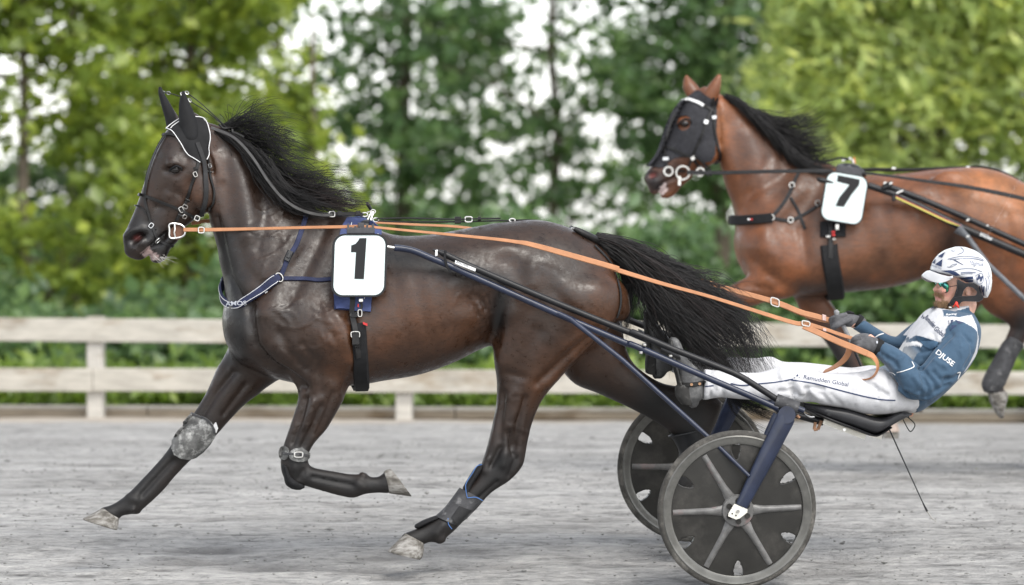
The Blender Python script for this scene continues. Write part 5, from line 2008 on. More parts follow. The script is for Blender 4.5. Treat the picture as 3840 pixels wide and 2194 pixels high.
    strap(MB(), bv, fr, z2((832, 138), (795, 265), (745, 400), (690, 490), (645, 600)), .021, .004, .006, -.15, 6, True).each('neck_strap', NAVY, hs)
    bb = MB()
    loc, nor = hit(bv, Z2(692, 478))
    X = (fr.fwd * .42 + UPV * -.9).normalized()
    X = (X - nor * X.dot(nor)).normalized()
    bb.box(loc + nor * .012, .046, .027, .012, (X, nor.cross(X), nor), bev=.004)
    bb.box(loc + nor * .019, .02, .014, .008, (X, nor.cross(X), nor), bev=.002)
    bb.build('clip_buckle', BLACK_PLASTIC, hs)
    strap(MB(), bv, fr, z2((648, 628), (800, 630), (900, 638), (1005, 630)), .0185, .004, .005, -.2, 5, True).each('side_strap', NAVY, hs)
    pad = patch(bv, fr, z2((1088, 236), (1170, 232), (1245, 255), (1318, 318), (1322, 350), (1300, 520), (1264, 755), (1258, 857), (1120, 848), (1006, 838), (1003, 720), (1030, 420), (1052, 300)), 10, .006, .016, mirror=True, w=-.12).each('saddle_pad', NAVYPAD, hs)[0]
    pb = bvh_of(pad)
    pp = MB()
    for ln in (((1049, 745), (1052, 843)), ((1214, 755), (1210, 852)), ((1126, 245), (1114, 320)), ((1306, 322), (1298, 360))):
        P, N = on_body(pb, fr, [Z2(*p) for p in ln], .001, -.2)
        pp.tube(P, .0016, 5)
    pp.each('piping', PIPING, pad)
    # girth
    gp = z2((1172, 935), (1178, 1060), (1186, 1180), (1192, 1290), (1194, 1340))
    P, N = on_body(bv, fr, spline(gp, 4), .004, -.22)
    low = fr.P(Z2(1194, 1400), 0)
    lowz = BVH1.ray_cast(Vector((low.x, low.y, -1)), Vector((0, 0, 1)))[0]
    P2 = [P[-1].lerp(lowz - UPV * .006, .6) - UPV * .012, lowz - UPV * .008]
    half = P + P2
    hn = N + [(-fr.lat * .4 - UPV).normalized(), -UPV]
    full = half + [fr.mirror(p) for p in half[::-1][1:]]
    fn = hn + [n - fr.lat * 2 * n.dot(fr.lat) for n in hn[::-1][1:]]
    MB().ribbon(full, fn, .066, .014).build('girth', NEOPRENE, hs)
    strap(MB(), bv, fr, z2((1132, 745), (1140, 850), (1145, 960), (1150, 1080), (1158, 1160)), .026, .006, .018, -.2, 5).build('girth_strap', LEATHER, hs)
    mb = MB()
    strap(mb, bv, fr, z2((1110, 885), (1150, 888), (1190, 882)), .016, .006, .022, -.2, 3)
    strap(mb, bv, fr, z2((1122, 1082), (1150, 1086), (1185, 1080)), .016, .006, .022, -.2, 3)
    strap(mb, bv, fr, z2((1186, 780), (1196, 830), (1160, 870), (1122, 866)), .010, .004, .022, -.2, 4)
    mb.box(hit(bv, Z2(1148, 1040))[0] - fr.lat * .035, .028, .05, .012, (fr.fwd, UPV, fr.lat), bev=.004)
    mb.each('keeper', LEATHER, hs)
    mb = MB()
    buckle(mb, hit(bv, Z2(1147, 1008))[0] - fr.lat * .03, fr.fwd, UPV, .018, .012, .003)
    buckle(mb, hit(bv, Z2(1178, 862))[0] - fr.lat * .032, fr.fwd, UPV, .008, .014, .0025)
    mb.box(hit(bv, Z2(1184, 775))[0] - fr.lat * .035, .016, .016, .012, (fr.fwd, UPV, fr.lat), bev=.003)
    mb.each('buckle', STEEL, hs)
    mb = MB()
    mb.box(hit(bv, Z2(1214, 936))[0] - fr.lat * .028, .020, .010, .004, ((fr.fwd * -.9 - UPV * .35).normalized(), UPV, fr.lat))
    mb.box(hit(bv, Z2(1166, 810))[0] - fr.lat * .035, .006, .014, .004, (fr.fwd, UPV, fr.lat))
    mb.each('red_tab', RED, hs)
    # saddle tree with water hook and the comb that holds the number
    mb = MB()
    c = fr.P(Z2(1205, 262), 0)
    V, Fc = loft([(Z2(1128, 255), Z2(1140, 330), 0, .10), (Z2(1180, 225), Z2(1190, 330), 0, .12), (Z2(1250, 225), Z2(1255, 340), 0, .115), (Z2(1282, 262), Z2(1290, 340), 0, .10)], fr, n=20, k=4, pw=3)
    mb.add(V, Fc)
    V, Fc = loft([(Z2(1225, 112), Z2(1245, 112), 0, .008), (Z2(1226, 128), Z2(1256, 128), 0, .012), (Z2(1240, 150), Z2(1266, 150), 0, .010), (Z2(1256, 170), Z2(1272, 172), 0, .006)], fr, n=12, k=3)
    mb.add(V, Fc)
    mb.build('saddle_tree', BLACK_PLASTIC, hs)
    mb = MB()
    for a, b in (((1262, 172), (1225, 250)), ((1274, 172), (1250, 250))):
        mb.tube([fr.P(Z2(*a), -.03), fr.P(Z2(*b), -.06)], .004, 6)
    mb.ring(fr.P(Z2(1272, 170), -.01), fr.fwd, UPV, .010, .008, .0025)
    mb.tube([fr.P(Z2(1230, 175), -.02), fr.P(Z2(1262, 168), -.02)], .003, 6)
    mb.each('water_hook', STEEL, hs)
    # back strap and crupper
    z3 = lambda *q: [Z3(*p) for p in q]
    mb = MB()
    cord(mb, fr, z3((205, 128), (400, 124), (600, 128), (745, 132), (900, 128), (1050, 126)), [-.02] * 6, .0035)
    cord(mb, fr, z3((190, 142), (400, 150), (760, 148), (1000, 142), (1130, 142)), [0] * 5, .0035)
    cord(mb, fr, z3((1130, 138), (1290, 140), (1420, 172), (1530, 212)), [-.01] * 4, .0035)
    cord(mb, fr, z3((1130, 144), (1290, 152), (1400, 180), (1530, 222)), [.012] * 4, .0035)
    mb.each('back_strap', LEATHER, hs)
    mb = MB()
    for p, sx, sz in (((758, 138), .026, .030), ((905, 128), .012, .018)):
        mb.box(fr.P(Z3(*p), -.01), sx, sz, .02, (fr.fwd, UPV, fr.lat), bev=.004)
    mb.each('keeper', LEATHER, hs)
    mb = MB()
    buckle(mb, fr.P(Z3(832, 132), -.02), fr.fwd, UPV, .015, .011, .003)
    mb.ring(fr.P(Z3(1130, 138), -.012), fr.fwd, UPV, .012, .007, .003)
    buckle(mb, fr.P(Z3(1556, 216), -.03), (fr.fwd - UPV * -.45).normalized(), UPV, .016, .012, .003)
    mb.ring(fr.P(Z2(1290, 226), 0), fr.fwd, UPV, .012, .008, .003)
    mb.each('buckle', STEEL, hs)
    mb = MB()
    P, N = on_body(bv, fr, spline(z3((1545, 212), (1640, 262), (1720, 305), (1780, 350), (1808, 392)), 5), .012, -.03)
    mb.tube(P, list(np.interp(np.linspace(0, 1, len(P)), [0, .15, .5, .9, 1], [.010, .015, .019, .017, .010])), 10)
    mb.tube([fr.mirror(p) for p in P], .016, 10)
    mb.tube([fr.P(p, -.015) for p in z3((1530, 208), (1580, 205), (1640, 228))], [.006, .01, .006], 8)
    mb.each('crupper', LEATHER, hs)
    mb = MB()
    strap(mb, bv, fr, z3((1690, 315), (1750, 375), (1800, 440), (1840, 540), (1862, 630), (1862, 720), (1840, 800)), .010, .004, .004, -.06, 5, True)
    mb.each('tail_strap', WEB, hs)

    # ---- number plate
    pl = thing('number_plate', fr.P(Z2(1178, 545), -.33), 'white number plate with black 1 on the side of the dark horse', 'number plate')
    Yp = (UPV + fr.fwd * -.035).normalized()
    Xp = -fr.fwd
    c = fr.P(Z2(1177, 537), -.325)
    sc = 1 / (1.82 * 909 * .985)

    def rr(wd_, hg, r, n=7):
        out = []
        for cx, cy, a0 in ((wd_ / 2 - r, hg / 2 - r, 0), (-wd_ / 2 + r, hg / 2 - r, 90), (-wd_ / 2 + r, -hg / 2 + r, 180), (wd_ / 2 - r, -hg / 2 + r, 270)):
            for i in range(n + 1):
                a = R(a0 + 90 * i / n)
                out.append((cx + r * math.cos(a), cy + r * math.sin(a)))
        return out
    N = Xp.cross(Yp)
    if N.dot(CAM - c) < 0:
        N = -N
    o = MB().prism(rr(372 * sc, 428 * sc, 78 * sc), Xp, Yp, c, .012, N=N).build('rim', BLACK_PLASTIC, pl)
    MB().prism(rr(342 * sc, 402 * sc, 66 * sc), Xp, Yp, c + N * .011, .004, N=N).build('face', WHITE_PLATE, pl, smooth=False)
    dg = [((x - 1177) * sc, (537 - y) * sc) for x, y in ((1178, 353), (1225, 353), (1207, 630), (1143, 628), (1154, 448), (1120, 448), (1122, 402), (1150, 392), (1168, 372))]
    MB().prism(dg, -fr.fwd, UPV, c + N * .0155, .001, N=N).build('digit', BLACK_PRINT, pl, smooth=False)
    mb = MB()
    mb.box(fr.P(Z2(1188, 300), -.318), .115, .026, .02, (fr.fwd, UPV, fr.lat), bev=.003)
    for x, hh in ((1102, 62), (1122, 40), (1150, 46), (1165, 30), (1190, 56), (1205, 40), (1232, 52), (1248, 34), (1272, 62)):
        mb.box(fr.P(Z2(x, 315 - hh / 2), -.318), .0075, hh * sc, .014, (fr.fwd, UPV, fr.lat))
    mb.box(fr.P(Z2(1190, 262), -.312), .024, .02, .024, (fr.fwd, UPV, fr.lat), bev=.002)
    mb.tube([fr.P(Z2(1190, 300), -.318), fr.P(Z2(1190, 320), -.25), fr.P(Z2(1200, 290), -.10)], .012, 8)
    mb.build('bracket', GREY_PLASTIC, pl)

    # ---- leg boots
    def kneeboot():
        k = thing('knee_boot', fr.P(Z4(980, 620), .1), 'dusty grey leather knee boot on the stretched front leg of horse number 1', 'leg boot')
        patch(bv, fr, [Z4(*p) for p in ((958, 458), (1000, 470), (1050, 488), (1080, 515), (1098, 560), (1094, 600), (1060, 650), (1010, 705), (960, 745), (915, 762), (870, 757), (835, 735), (820, 700), (826, 655), (850, 605), (880, 565), (905, 540), (898, 525), (925, 492))], 7, .008, .007, w=.08).build('shell', DUSTY, k)
        patch(bv, fr, [Z4(*p) for p in ((1090, 535), (1108, 515), (1118, 550), (1105, 582), (1092, 575))], 6, .004, .006, w=.08).build('strap_end', PIPING, k)
        mb = MB()
        P, N = on_body(bv, fr, spline([Z4(*p) for p in ((955, 470), (1005, 482), (1050, 500), (1082, 540), (1092, 580))], 4), .016, .08)
        mb.ribbon(P, N, .008, .003)
        mb.build('strap', BOOTGREY, k)
    kneeboot()

    k = thing('knee_boot', fr.P(Z5(190, 720), -.18), 'grey leather knee boot with square buckle on the folded front leg of horse number 1', 'leg boot')

    def ell(cx, cy, rx, ry, n=18):
        return [Z5(cx + rx * math.cos(2 * math.pi * i / n), cy + ry * math.sin(2 * math.pi * i / n)) for i in range(n)]
    mb = MB()
    patch(bv, fr, ell(210, 697, 60, 44), 7, .004, .006, w=-.17, mb=mb)
    patch(bv, fr, ell(118, 684, 30, 44), 7, .004, .006, w=-.17, mb=mb)
    mb.each('shell', DUSTY, k)
    strap(MB(), bv, fr, [Z5(*p) for p in ((105, 684), (150, 690), (200, 694), (250, 694))], .009, .003, .011, -.17).build('strap', BOOTGREY, k)
    mb = MB()
    c0 = hit(bv, Z5(203, 692))[0]
    buckle(mb, c0 - fr.lat * .017, fr.fwd, UPV, .017, .011, .0036)
    mb.each('buckle', STEEL, k)
    mb = MB()
    V, Fc = loft([(Z5(92, 770), Z5(140, 770), -.135, .046), (Z5(108, 830), Z5(160, 830), -.135, .048), (Z5(122, 885), Z5(205, 868), -.135, .046), (Z5(160, 914), Z5(232, 878), -.135, .036)], fr, n=18, k=4)
    mb.add(V, Fc).build('knee_cap', NEOPRENE, k)

    k = thing('shin_boot', fr.P(Z5(1250, 1050), -.135), 'black shin boot with blue edging on the lowest hind leg of horse number 1', 'leg boot')
    mb = MB()
    w = -.135
    V, Fc = loft([(Z5(1238, 905), Z5(1398, 985), w, .042), (Z5(1180, 985), Z5(1345, 1040), w, .043), (Z5(1135, 1040), Z5(1285, 1105), w, .044), (Z5(1082, 1088), Z5(1222, 1150), w, .046)], fr, n=24, k=4, end=(0, 0))
    mb.add(V, Fc).build('wrap', BOOTGREY, k)
    mb = MB()
    V, Fc = loft([(Z5(1262, 900), Z5(1296, 962), w, .040), (Z5(1292, 850), Z5(1312, 905), w, .041), (Z5(1330, 790), Z5(1345, 850), w, .039), (Z5(1362, 757), Z5(1385, 790), w, .03)], fr, n=18, k=4, end=(1, 1))
    mb.add(V, Fc)
    V, Fc = loft([(Z5(1085, 1085), Z5(1095, 1110), w, .036), (Z5(1010, 1112), Z5(1030, 1140), w, .036), (Z5(958, 1140), Z5(972, 1168), w, .03)], fr, n=18, k=4)
    mb.add(V, Fc)
    mb.each('guard', NEOPRENE, k)
    mb = MB()
    V, Fc = loft([(Z5(1205, 1010), Z5(1325, 1055), w, .05), (Z5(1160, 1075), Z5(1225, 1155), w, .05)], fr, n=24, k=3, end=(0, 0))
    mb.add(V, Fc).build('strap', WEB, k)
    mb = MB()
    for ln in (((1383, 757), (1350, 768), (1320, 815), (1285, 870), (1278, 905), (1288, 965), (1300, 970), (1345, 968), (1388, 990)), ((1165, 1100), (1168, 1140), (1190, 1172))):
        P = [fr.P(tuple(p), w - .044) for p in spline([Z5(*q) for q in ln], 5)]
        mb.tube(P, .0015, 6)
    mb.each('edging', BLUE_EDGE, k)

    k = thing('shin_boot', fr.P(D(1705, 1090), .135), 'glossy black flared shin boot on the trailing hind leg between the wheels', 'leg boot')
    mb = MB()
    V, Fc = loft([(Z6(455, 640), Z6(640, 600), .135, .06), (Z6(480, 668), Z6(640, 650), .135, .054), (Z6(505, 720), Z6(610, 710), .135, .045), (Z6(510, 780), Z6(590, 775), .135, .042)], fr, n=24, k=4, end=(0, 0))
    mb.add(V, Fc)
    mb.build('cup', BLACK_PLASTIC, k)
    mb = MB()
    P = []
    rows = loft([(Z6(452, 640), Z6(643, 598), .135, .062), (Z6(453, 642), Z6(643, 600), .135, .062)], fr, n=28, k=1, end=(0, 0))[0][:28]
    mb.tube(rows + [rows[0]], .0045, 6, cap=False)
    mb.build('rim', BLACK_PLASTIC, k)


tack1()


def rein_ribbon(name, pts, parent, mat=None, width=.018, thick=.003, ups=None):
    """pts: (px, w, width) ; faces the near side, tilted a little up"""
    rows = spline([(p[0][0], p[0][1], p[1], p[2]) for p in pts], 6)
    P = [F1.P((r[0], r[1]), r[2]) for r in rows]
    return MB().ribbon(P, [(-F1.lat + UPV * .15).normalized()] * len(P), [r[3] for r in rows], thick).build(name, mat or TAN, parent)


def reins1():
    rn = thing('driving_reins', F1.P(ZA(200, 700), -.1), 'long tan leather driving reins from the bit of horse number 1 to the driver', 'reins')
    rein_ribbon('near_rein', [(Z1(600, 1168), -.09, .017), (Z1(760, 1168), -.11, .017), (Z1(830, 1168), -.12, .016), (Z1(1200, 1160), -.17, .013), (Z1(1600, 1150), -.24, .013), (Z1(1875, 1145), -.29, .014),
                              (Z2(1180, 270), -.30, .012), (Z2(1285, 276), -.30, .011)], rn)
    rein_ribbon('near_rein', [(Z3(185, 186), -.30, .011), (Z3(450, 212), -.305, .011), (Z3(700, 236), -.31, .012), (Z3(1000, 266), -.32, .014), (Z3(1150, 285), -.32, .016), (Z3(1250, 302), -.32, .021), (Z3(1480, 364), -.315, .024),
                              (Z3(1840, 466), -.30, .023), (Z7(520, 432), -.28, .021), (Z7(900, 548), -.25, .017), (Z7(1300, 658), -.22, .015), (Z7(1872, 838), -.19, .019), (ZD(415, 948), -.175, .020)], rn)
    rein_ribbon('near_rein', [(ZA(28, 620), -.175, .020), (ZA(150, 655), -.17, .016), (ZA(250, 690), -.165, .016), (ZA(348, 722), -.17, .016)], rn)
    rein_ribbon('near_rein', [(ZA(20, 640), -.18, .024), (ZA(120, 682), -.19, .026), (ZA(260, 745), -.215, .028), (ZA(360, 785), -.235, .028), (ZA(432, 815), -.24, .027)], rn)
    # slack end hanging in a loop on the lap
    def loop(pts):
        rows = spline([(p[0][0], p[0][1], p[1]) + tuple(p[2]) for p in pts], 8)
        P = [F1.P((r[0], r[1]), r[2]) for r in rows]
        f, l = F1.fwd, F1.lat
        N = [(f * r[3] + UPV * r[4] + l * r[5]).normalized() for r in rows]
        MB().ribbon(P, N, .028, .003).build('slack_loop', TAN, rn)
    loop([(ZA(432, 815), -.24, (.2, .4, -1)), (ZA(470, 835), -.235, (-.6, .3, -1)), (ZA(496, 880), -.235, (-1, 0, -.8)), (ZA(494, 925), -.23, (-1, -.4, -.6)), (ZA(465, 965), -.22, (-.6, -1, -.5)), (ZA(410, 985), -.19, (0, -1, -.6)), (ZA(340, 972), -.15, (.2, -1, -.5)), (ZA(250, 945), -.10, (.2, -1, -.3))])
    loop([(ZA(318, 780), -.15, (.5, .2, -1)), (ZA(305, 822), -.13, (.8, 0, -1)), (ZA(272, 865), -.10, (.9, .4, -1)), (ZA(215, 905), -.05, (.6, .8, -.8)), (ZA(155, 932), 0.0, (.4, 1, -.6))])
    rein_ribbon('far_rein', [(Z1(660, 1118), .09, .016), (Z1(720, 1110), .10, .016), (Z1(808, 1100), .12, .016), (Z2(600, 240), .2, .014), (Z2(1100, 262), .29, .012)], rn)
    rein_ribbon('far_rein', [(Z3(180, 152), .16, .011), (Z3(450, 168), .18, .011), (Z3(820, 190), .22, .012), (Z3(1300, 280), .28, .014), (Z7(300, 270), .32, .017), (Z7(560, 343), .33, .017), (Z7(840, 424), .32, .018),
                             (Z7(1150, 508), .29, .019), (Z7(1400, 585), .26, .021), (Z7(1780, 692), .22, .024), (ZA(0, 548), .20, .024), (ZA(100, 575), .19, .024), (ZA(200, 604), .185, .022)], rn)
    rein_ribbon('far_rein', [(ZD(290, 850), .215, .012), (ZA(0, 562), .205, .012), (ZA(120, 600), .195, .012), (ZA(190, 612), .19, .012)], rn)
    mb = MB()
    for p, w, sx, sy, a in ((Z1(738, 1170), -.115, .012, .012, 0), (ZD(273, 838), .21, .019, .017, .3), (ZA(38, 622), -.185, .017, .010, .2), ):
        X = (F1.fwd * math.cos(a) + UPV * math.sin(a)).normalized()
        buckle(mb, F1.P(p, w), X, UPV, sx, sy, .0032)
    mb.each('buckle', STEEL, rn)
    mb = MB()
    kp = simple('pale_keeper', (.50, .36, .33), .5)
    mb.box(F1.P(ZA(155, 585), .185), .016, .026, .010, ((F1.fwd + UPV * .3).normalized(), UPV, F1.lat), bev=.002)
    mb.box(F1.P(ZA(158, 663), -.18), .014, .012, .008, ((F1.fwd + UPV * .3).normalized(), UPV, F1.lat), bev=.002)
    mb.each('keeper', kp, rn)


reins1()
# ------------------------------------------------------------------ tack of the second horse
def tack2():
    fr, bv = F2, BVH2
    z = lambda *q: [ZC(*p) for p in q]
    zd = lambda *q: [ZD(*p) for p in q]
    msk = thing('face_mesh', fr.P(ZC(450, 550), 0), 'black stretch face mesh with eye holes on the head of the bay horse', 'face mesh')
    out = [(470, 262), (500, 258), (560, 300), (618, 330), (612, 420), (605, 560), (603, 640), (600, 690), (575, 735), (530, 742), (480, 720), (430, 712), (380, 706), (330, 715), (290, 740), (262, 775), (225, 782), (158, 770), (180, 745), (215, 700), (240, 650), (262, 580), (280, 520), (310, 450), (345, 380), (385, 330), (420, 298)]
    eyeh = [(346, 480), (350, 450), (372, 432), (402, 428), (430, 440), (436, 470), (430, 505), (408, 525), (380, 530), (356, 512)]
    sh = MB()
    patch(bv, fr, z(*out), 8, .003, .004, holes=[z(*eyeh)], mirror=True, w=-.06, mb=sh)
    sh.each('mesh', simple('stretch_mesh', (.022, .022, .026), .75, var=.35, vscale=60, bump_s=.5, bscale=90), msk)

    br = thing('bridle', fr.P(ZC(480, 600), 0), 'black bridle with silver browband on the head of the bay horse', 'bridle')

    def part(name, px, width, mat=LEATHER, off=.010, mirror=True, w=-.06):
        return strap(MB(), bv, fr, px, width, .004, off, w, 6, mirror).each(name, mat, br)
    part('cheekpiece', z((590, 300), (575, 380), (545, 460), (510, 560), (460, 680), (420, 770)), .013)
    part('throat_strap', z((612, 300), (592, 400), (590, 470), (600, 560), (618, 650), (632, 710), (600, 745)), .014)
    part('noseband', z((272, 640), (330, 660), (390, 690), (450, 715), (500, 770), (520, 800)), .013)
    part('overcheck', z((330, 400), (285, 520), (268, 620), (268, 700), (278, 780), (285, 810)), .012)
    part('dropped_noseband', z((300, 806), (350, 802), (400, 800)), .011, off=.004)
    part('browband_end', z((528, 356), (560, 380), (585, 395)), .015)
    part('browband', z((398, 318), (440, 325), (490, 342), (526, 356)), .016, PIPING, off=.012)
    part('chin_strap', z((470, 700), (520, 740), (560, 780), (575, 840)), .012)
    mb = MB()
    for p, a, sx, sy in (((538, 470), 1.2, .010, .012), ((588, 440), .2, .012, .010), ((452, 715), .6, .012, .010), ((272, 722), 0, .015, .010), ((490, 770), -.8, .010, .014)):
        loc, nor = hit(bv, ZC(*p))
        X = (fr.fwd * -math.cos(a) + UPV * math.sin(a))
        X = (X - nor * X.dot(nor)).normalized()
        mb.box(loc + nor * .014, sx * 2, sy * 2, .006, (X, nor.cross(X), nor), bev=.0025)
    for p, r_ in (((285, 805), .022), ((383, 815), .034), ((502, 810), .020)):
        mb.ring(fr.P(ZC(*p), -.075), fr.fwd, UPV, r_, r_, .0055, 22, 6)
    mb.box(fr.P(ZC(360, 870), -.07), .014, .05, .008, (fr.fwd, UPV, fr.lat), bev=.003)
    mb.each('fitting', STEEL, br)

    hs = thing('harness', fr.P(ZD(600, 400), 0), 'black driving harness strapped on the bay horse', 'harness')
    # breast collar
    pts = [(zd((260, 420))[0], -.21), (zd((200, 425))[0], -.19), (zd((130, 430))[0], -.14), (zd((80, 432))[0], -.07), (zd((60, 430))[0], 0)]
    P = [fr.P(p, w) for p, w in pts]
    P2, N2 = on_body(bv, fr, zd((262, 421), (200, 427), (140, 431)), .01, -.2)
    P[:3] = P2
    full = P + [fr.mirror(p) for p in P[::-1][1:]]
    Nn = [-fr.lat, -fr.lat, (-fr.lat + fr.fwd * .6), (-fr.lat * .5 + fr.fwd), fr.fwd]
    Nf = Nn + [Vector(n) - fr.lat * 2 * n.dot(fr.lat) for n in Nn[::-1][1:]]
    rows = spline([tuple(p) + tuple(n) for p, n in zip(full, Nf)], 5)
    MB().ribbon([Vector(r[:3]) for r in rows], [Vector(r[3:]).normalized() for r in rows], .050, .014).build('breast_collar', NEOPRENE, hs)
    mb = MB()
    for x, m_ in ((143, PIPING), (156, RED)):
        q = MB()
        q.box(fr.P(ZD(x, 427), -.185), .012, .007, .004, (fr.fwd, UPV, fr.lat))
        q.build('badge', m_, hs)

    def st(name, px, width, mat=WEB, off=.004):
        return strap(MB(), bv, fr, px, width, .004, off, -.2, 5, True).each(name, mat, hs)
    st('neck_strap', zd((405, 170), (375, 230), (350, 290), (310, 355), (262, 412)), .018)
    st('hanging_strap', zd((350, 320), (385, 380), (405, 430), (425, 475)), .016)
    st('side_strap', zd((262, 422), (310, 430), (350, 434), (400, 412), (450, 385), (497, 352)), .018)
    mb = MB()
    for p in ((257, 420), (350, 434), (358, 264), (487, 352)):
        loc, nor = hit(bv, ZD(*p))
        mb.ring(loc + nor * .012, fr.fwd, UPV, .013, .013, .004)
    mb.each('ring', STEEL, hs)
    strap(MB(), bv, fr, zd((560, 440), (560, 470), (560, 515)), .13, .012, .004, -.2, 4, True).each('saddle_pad', NEOPRENE, hs)
    gp = zd((540, 555), (550, 640), (565, 720), (575, 790))
    P, N = on_body(bv, fr, spline(gp, 4), .004, -.22)
    low = fr.P(ZD(578, 830), 0)
    lowz = bv.ray_cast(Vector((low.x, low.y, -1)), Vector((0, 0, 1)))[0]
    half = P + [P[-1].lerp(lowz, .6) - UPV * .02, lowz - UPV * .01]
    hn = N + [(-fr.lat * .4 - UPV).normalized(), -UPV]
    MB().ribbon(half + [fr.mirror(p) for p in half[::-1][1:]], hn + [n - fr.lat * 2 * n.dot(fr.lat) for n in hn[::-1][1:]], .088, .016).build('girth', NEOPRENE, hs)
    strap(MB(), bv, fr, zd((545, 440), (550, 500), (548, 560), (545, 620)), .026, .006, .018, -.2, 5).build('girth_strap', LEATHER, hs)
    mb = MB()
    for p, sx, sy in (((530, 512), .02, .012), ((575, 465), .016, .03), ((560, 525), .014, .010)):
        mb.box(hit(bv, ZD(*p))[0] - fr.lat * .04, sx, sy, .012, (fr.fwd, UPV, fr.lat), bev=.003)
    mb.each('buckle', STEEL, hs)
    mb = MB()
    for p in ((556, 490), (557, 505)):
        mb.box(hit(bv, ZD(*p))[0] - fr.lat * .042, .016, .011, .012, (fr.fwd, UPV, fr.lat), bev=.003)
    mb.each('red_tab', RED, hs)
    mb = MB()
    V, Fc = loft([(ZD(570, 170), ZD(580, 215), 0, .1), (ZD(610, 148), ZD(620, 215), 0, .12), (ZD(670, 155), ZD(675, 220), 0, .12), (ZD(705, 185), ZD(708, 220), 0, .1)], fr, n=18, k=4, pw=3)
    mb.add(V, Fc)
    mb.build('saddle_tree', BLACK_PLASTIC, hs)
    mb = MB()
    mb.box(fr.P(ZD(628, 130), -.02), .05, .014, .014, ((fr.fwd - UPV * .25).normalized(), UPV, fr.lat), bev=.003)
    mb.tube([fr.P(ZD(655, 130), 0), fr.P(ZD(668, 150), 0)], .008, 6)
    mb.each('water_hook', STEEL, hs)
    mb = MB()
    mb.tube([fr.P(ZD(665, 118), 0), fr.P(ZD(672, 150), -.01)], .004, 6)
    mb.build('orange_cord', simple('orange_cord', (.5, .17, .06), .6), hs)
    mb = MB()
    cord(mb, fr, zd((690, 178), (780, 176), (870, 178), (1000, 178), (1100, 172), (1225, 168), (1300, 166), (1400, 190), (1509, 250), (1570, 300)), [0] * 10, .006)
    cord(mb, fr, zd((700, 184), (900, 186), (1050, 180), (1200, 172)), [.01] * 4, .005)
    mb.each('back_strap', LEATHER, hs)
    mb = MB()
    cord(mb, fr, zd((430, 170), (470, 136), (520, 140), (560, 132), (600, 122), (640, 130)), [-.04] * 6, .006)
    mb.build('check_strap', LEATHER, hs)
    mb = MB()
    for p, sx, sz in (((862, 174), .02, .014), ((1230, 167), .02, .01)):
        mb.box(fr.P(ZD(*p), -.01), sx, sz, .012, (fr.fwd, UPV, fr.lat), bev=.003)
    mb.each('clip', STEEL, hs)

    rn = thing('driving_reins', fr.P(ZD(300, 190), -.2), 'black driving reins along the flank of the bay horse', 'reins')

    def rib(pts):
        rows = spline([(p[0][0], p[0][1], p[1], p[2]) for p in pts], 6)
        P = [fr.P((r[0], r[1]), r[2]) for r in rows]
        MB().ribbon(P, [(-fr.lat + UPV * .15).normalized()] * len(P), [r[3] for r in rows], .004).build('rein', WEB, rn)
    rib([(ZC(410, 812), -.09, .020), (ZC(500, 815), -.11, .020), (ZC(700, 814), -.16, .020), (ZC(1000, 806), -.24, .019), (ZC(1250, 803), -.29, .019), (ZD(560, 186), -.31, .018)])
    rib([(ZD(705, 194), -.31, .012), (ZD(830, 210), -.31, .013), (ZD(1000, 234), -.31, .016), (ZD(1200, 262), -.31, .020), (ZD(1350, 290), -.31, .022), (ZD(1509, 325), -.30, .022), (ZD(1700, 380), -.28, .022), (ZD(2000, 500), -.22, .022)])
    pl = thing('number_plate', fr.P(ZD(615, 325), -.33), 'white number plate with black 7 on the side of the bay horse', 'number plate')
    Yp = (UPV * math.cos(.165) - fr.fwd * math.sin(.165)).normalized()
    Xp = (-fr.fwd * math.cos(.165) - UPV * math.sin(.165)).normalized()
    N = Xp.cross(Yp)
    c = fr.P(ZD(615, 322), -.325)
    if N.dot(CAM - c) < 0:
        N = -N
    sc = (fr.P(ZD(715, 322), -.325) - fr.P(ZD(615, 322), -.325)).length / 100

    def rr(wd_, hg, r, n=7):
        o = []
        for cx, cy, a0 in ((wd_ / 2 - r, hg / 2 - r, 0), (-wd_ / 2 + r, hg / 2 - r, 90), (-wd_ / 2 + r, -hg / 2 + r, 180), (wd_ / 2 - r, -hg / 2 + r, 270)):
            for i in range(n + 1):
                a = R(a0 + 90 * i / n)
                o.append((cx + r * math.cos(a), cy + r * math.sin(a)))
        return o
    MB().prism(rr(212 * sc, 246 * sc, 46 * sc), Xp, Yp, c, .012, N=N).build('rim', BLACK_PLASTIC, pl)
    MB().prism(rr(200 * sc, 234 * sc, 42 * sc), Xp, Yp, c + N * .011, .004, N=N).build('face', WHITE_PLATE, pl, smooth=False)
    ca, sa = math.cos(.165), math.sin(.165)
    dg = []
    for x, y in ((582, 208), (692, 230), (688, 258), (650, 305), (612, 365), (571, 360), (590, 318), (640, 256), (578, 240)):
        dx, dy = (x - 615) * sc, (322 - y) * sc
        dg.append((dx, dy))
    MB().prism(dg, -fr.fwd, UPV, c + N * .0155, .001, N=N).build('digit', BLACK_PRINT, pl, smooth=False)
    mb = MB()
    mb.box(fr.P(ZD(640, 190), -.315), .13, .05, .03, (Xp, Yp, N), bev=.006)
    mb.tube([fr.P(ZD(640, 190), -.315), fr.P(ZD(640, 170), -.10)], .014, 8)
    mb.build('bracket', GREY_PLASTIC, pl)
    # boots
    k = thing('shin_boot', fr.P(ZE(2050, 700), -.135), 'long grey neoprene boot on the raised hind leg of the bay horse', 'leg boot')
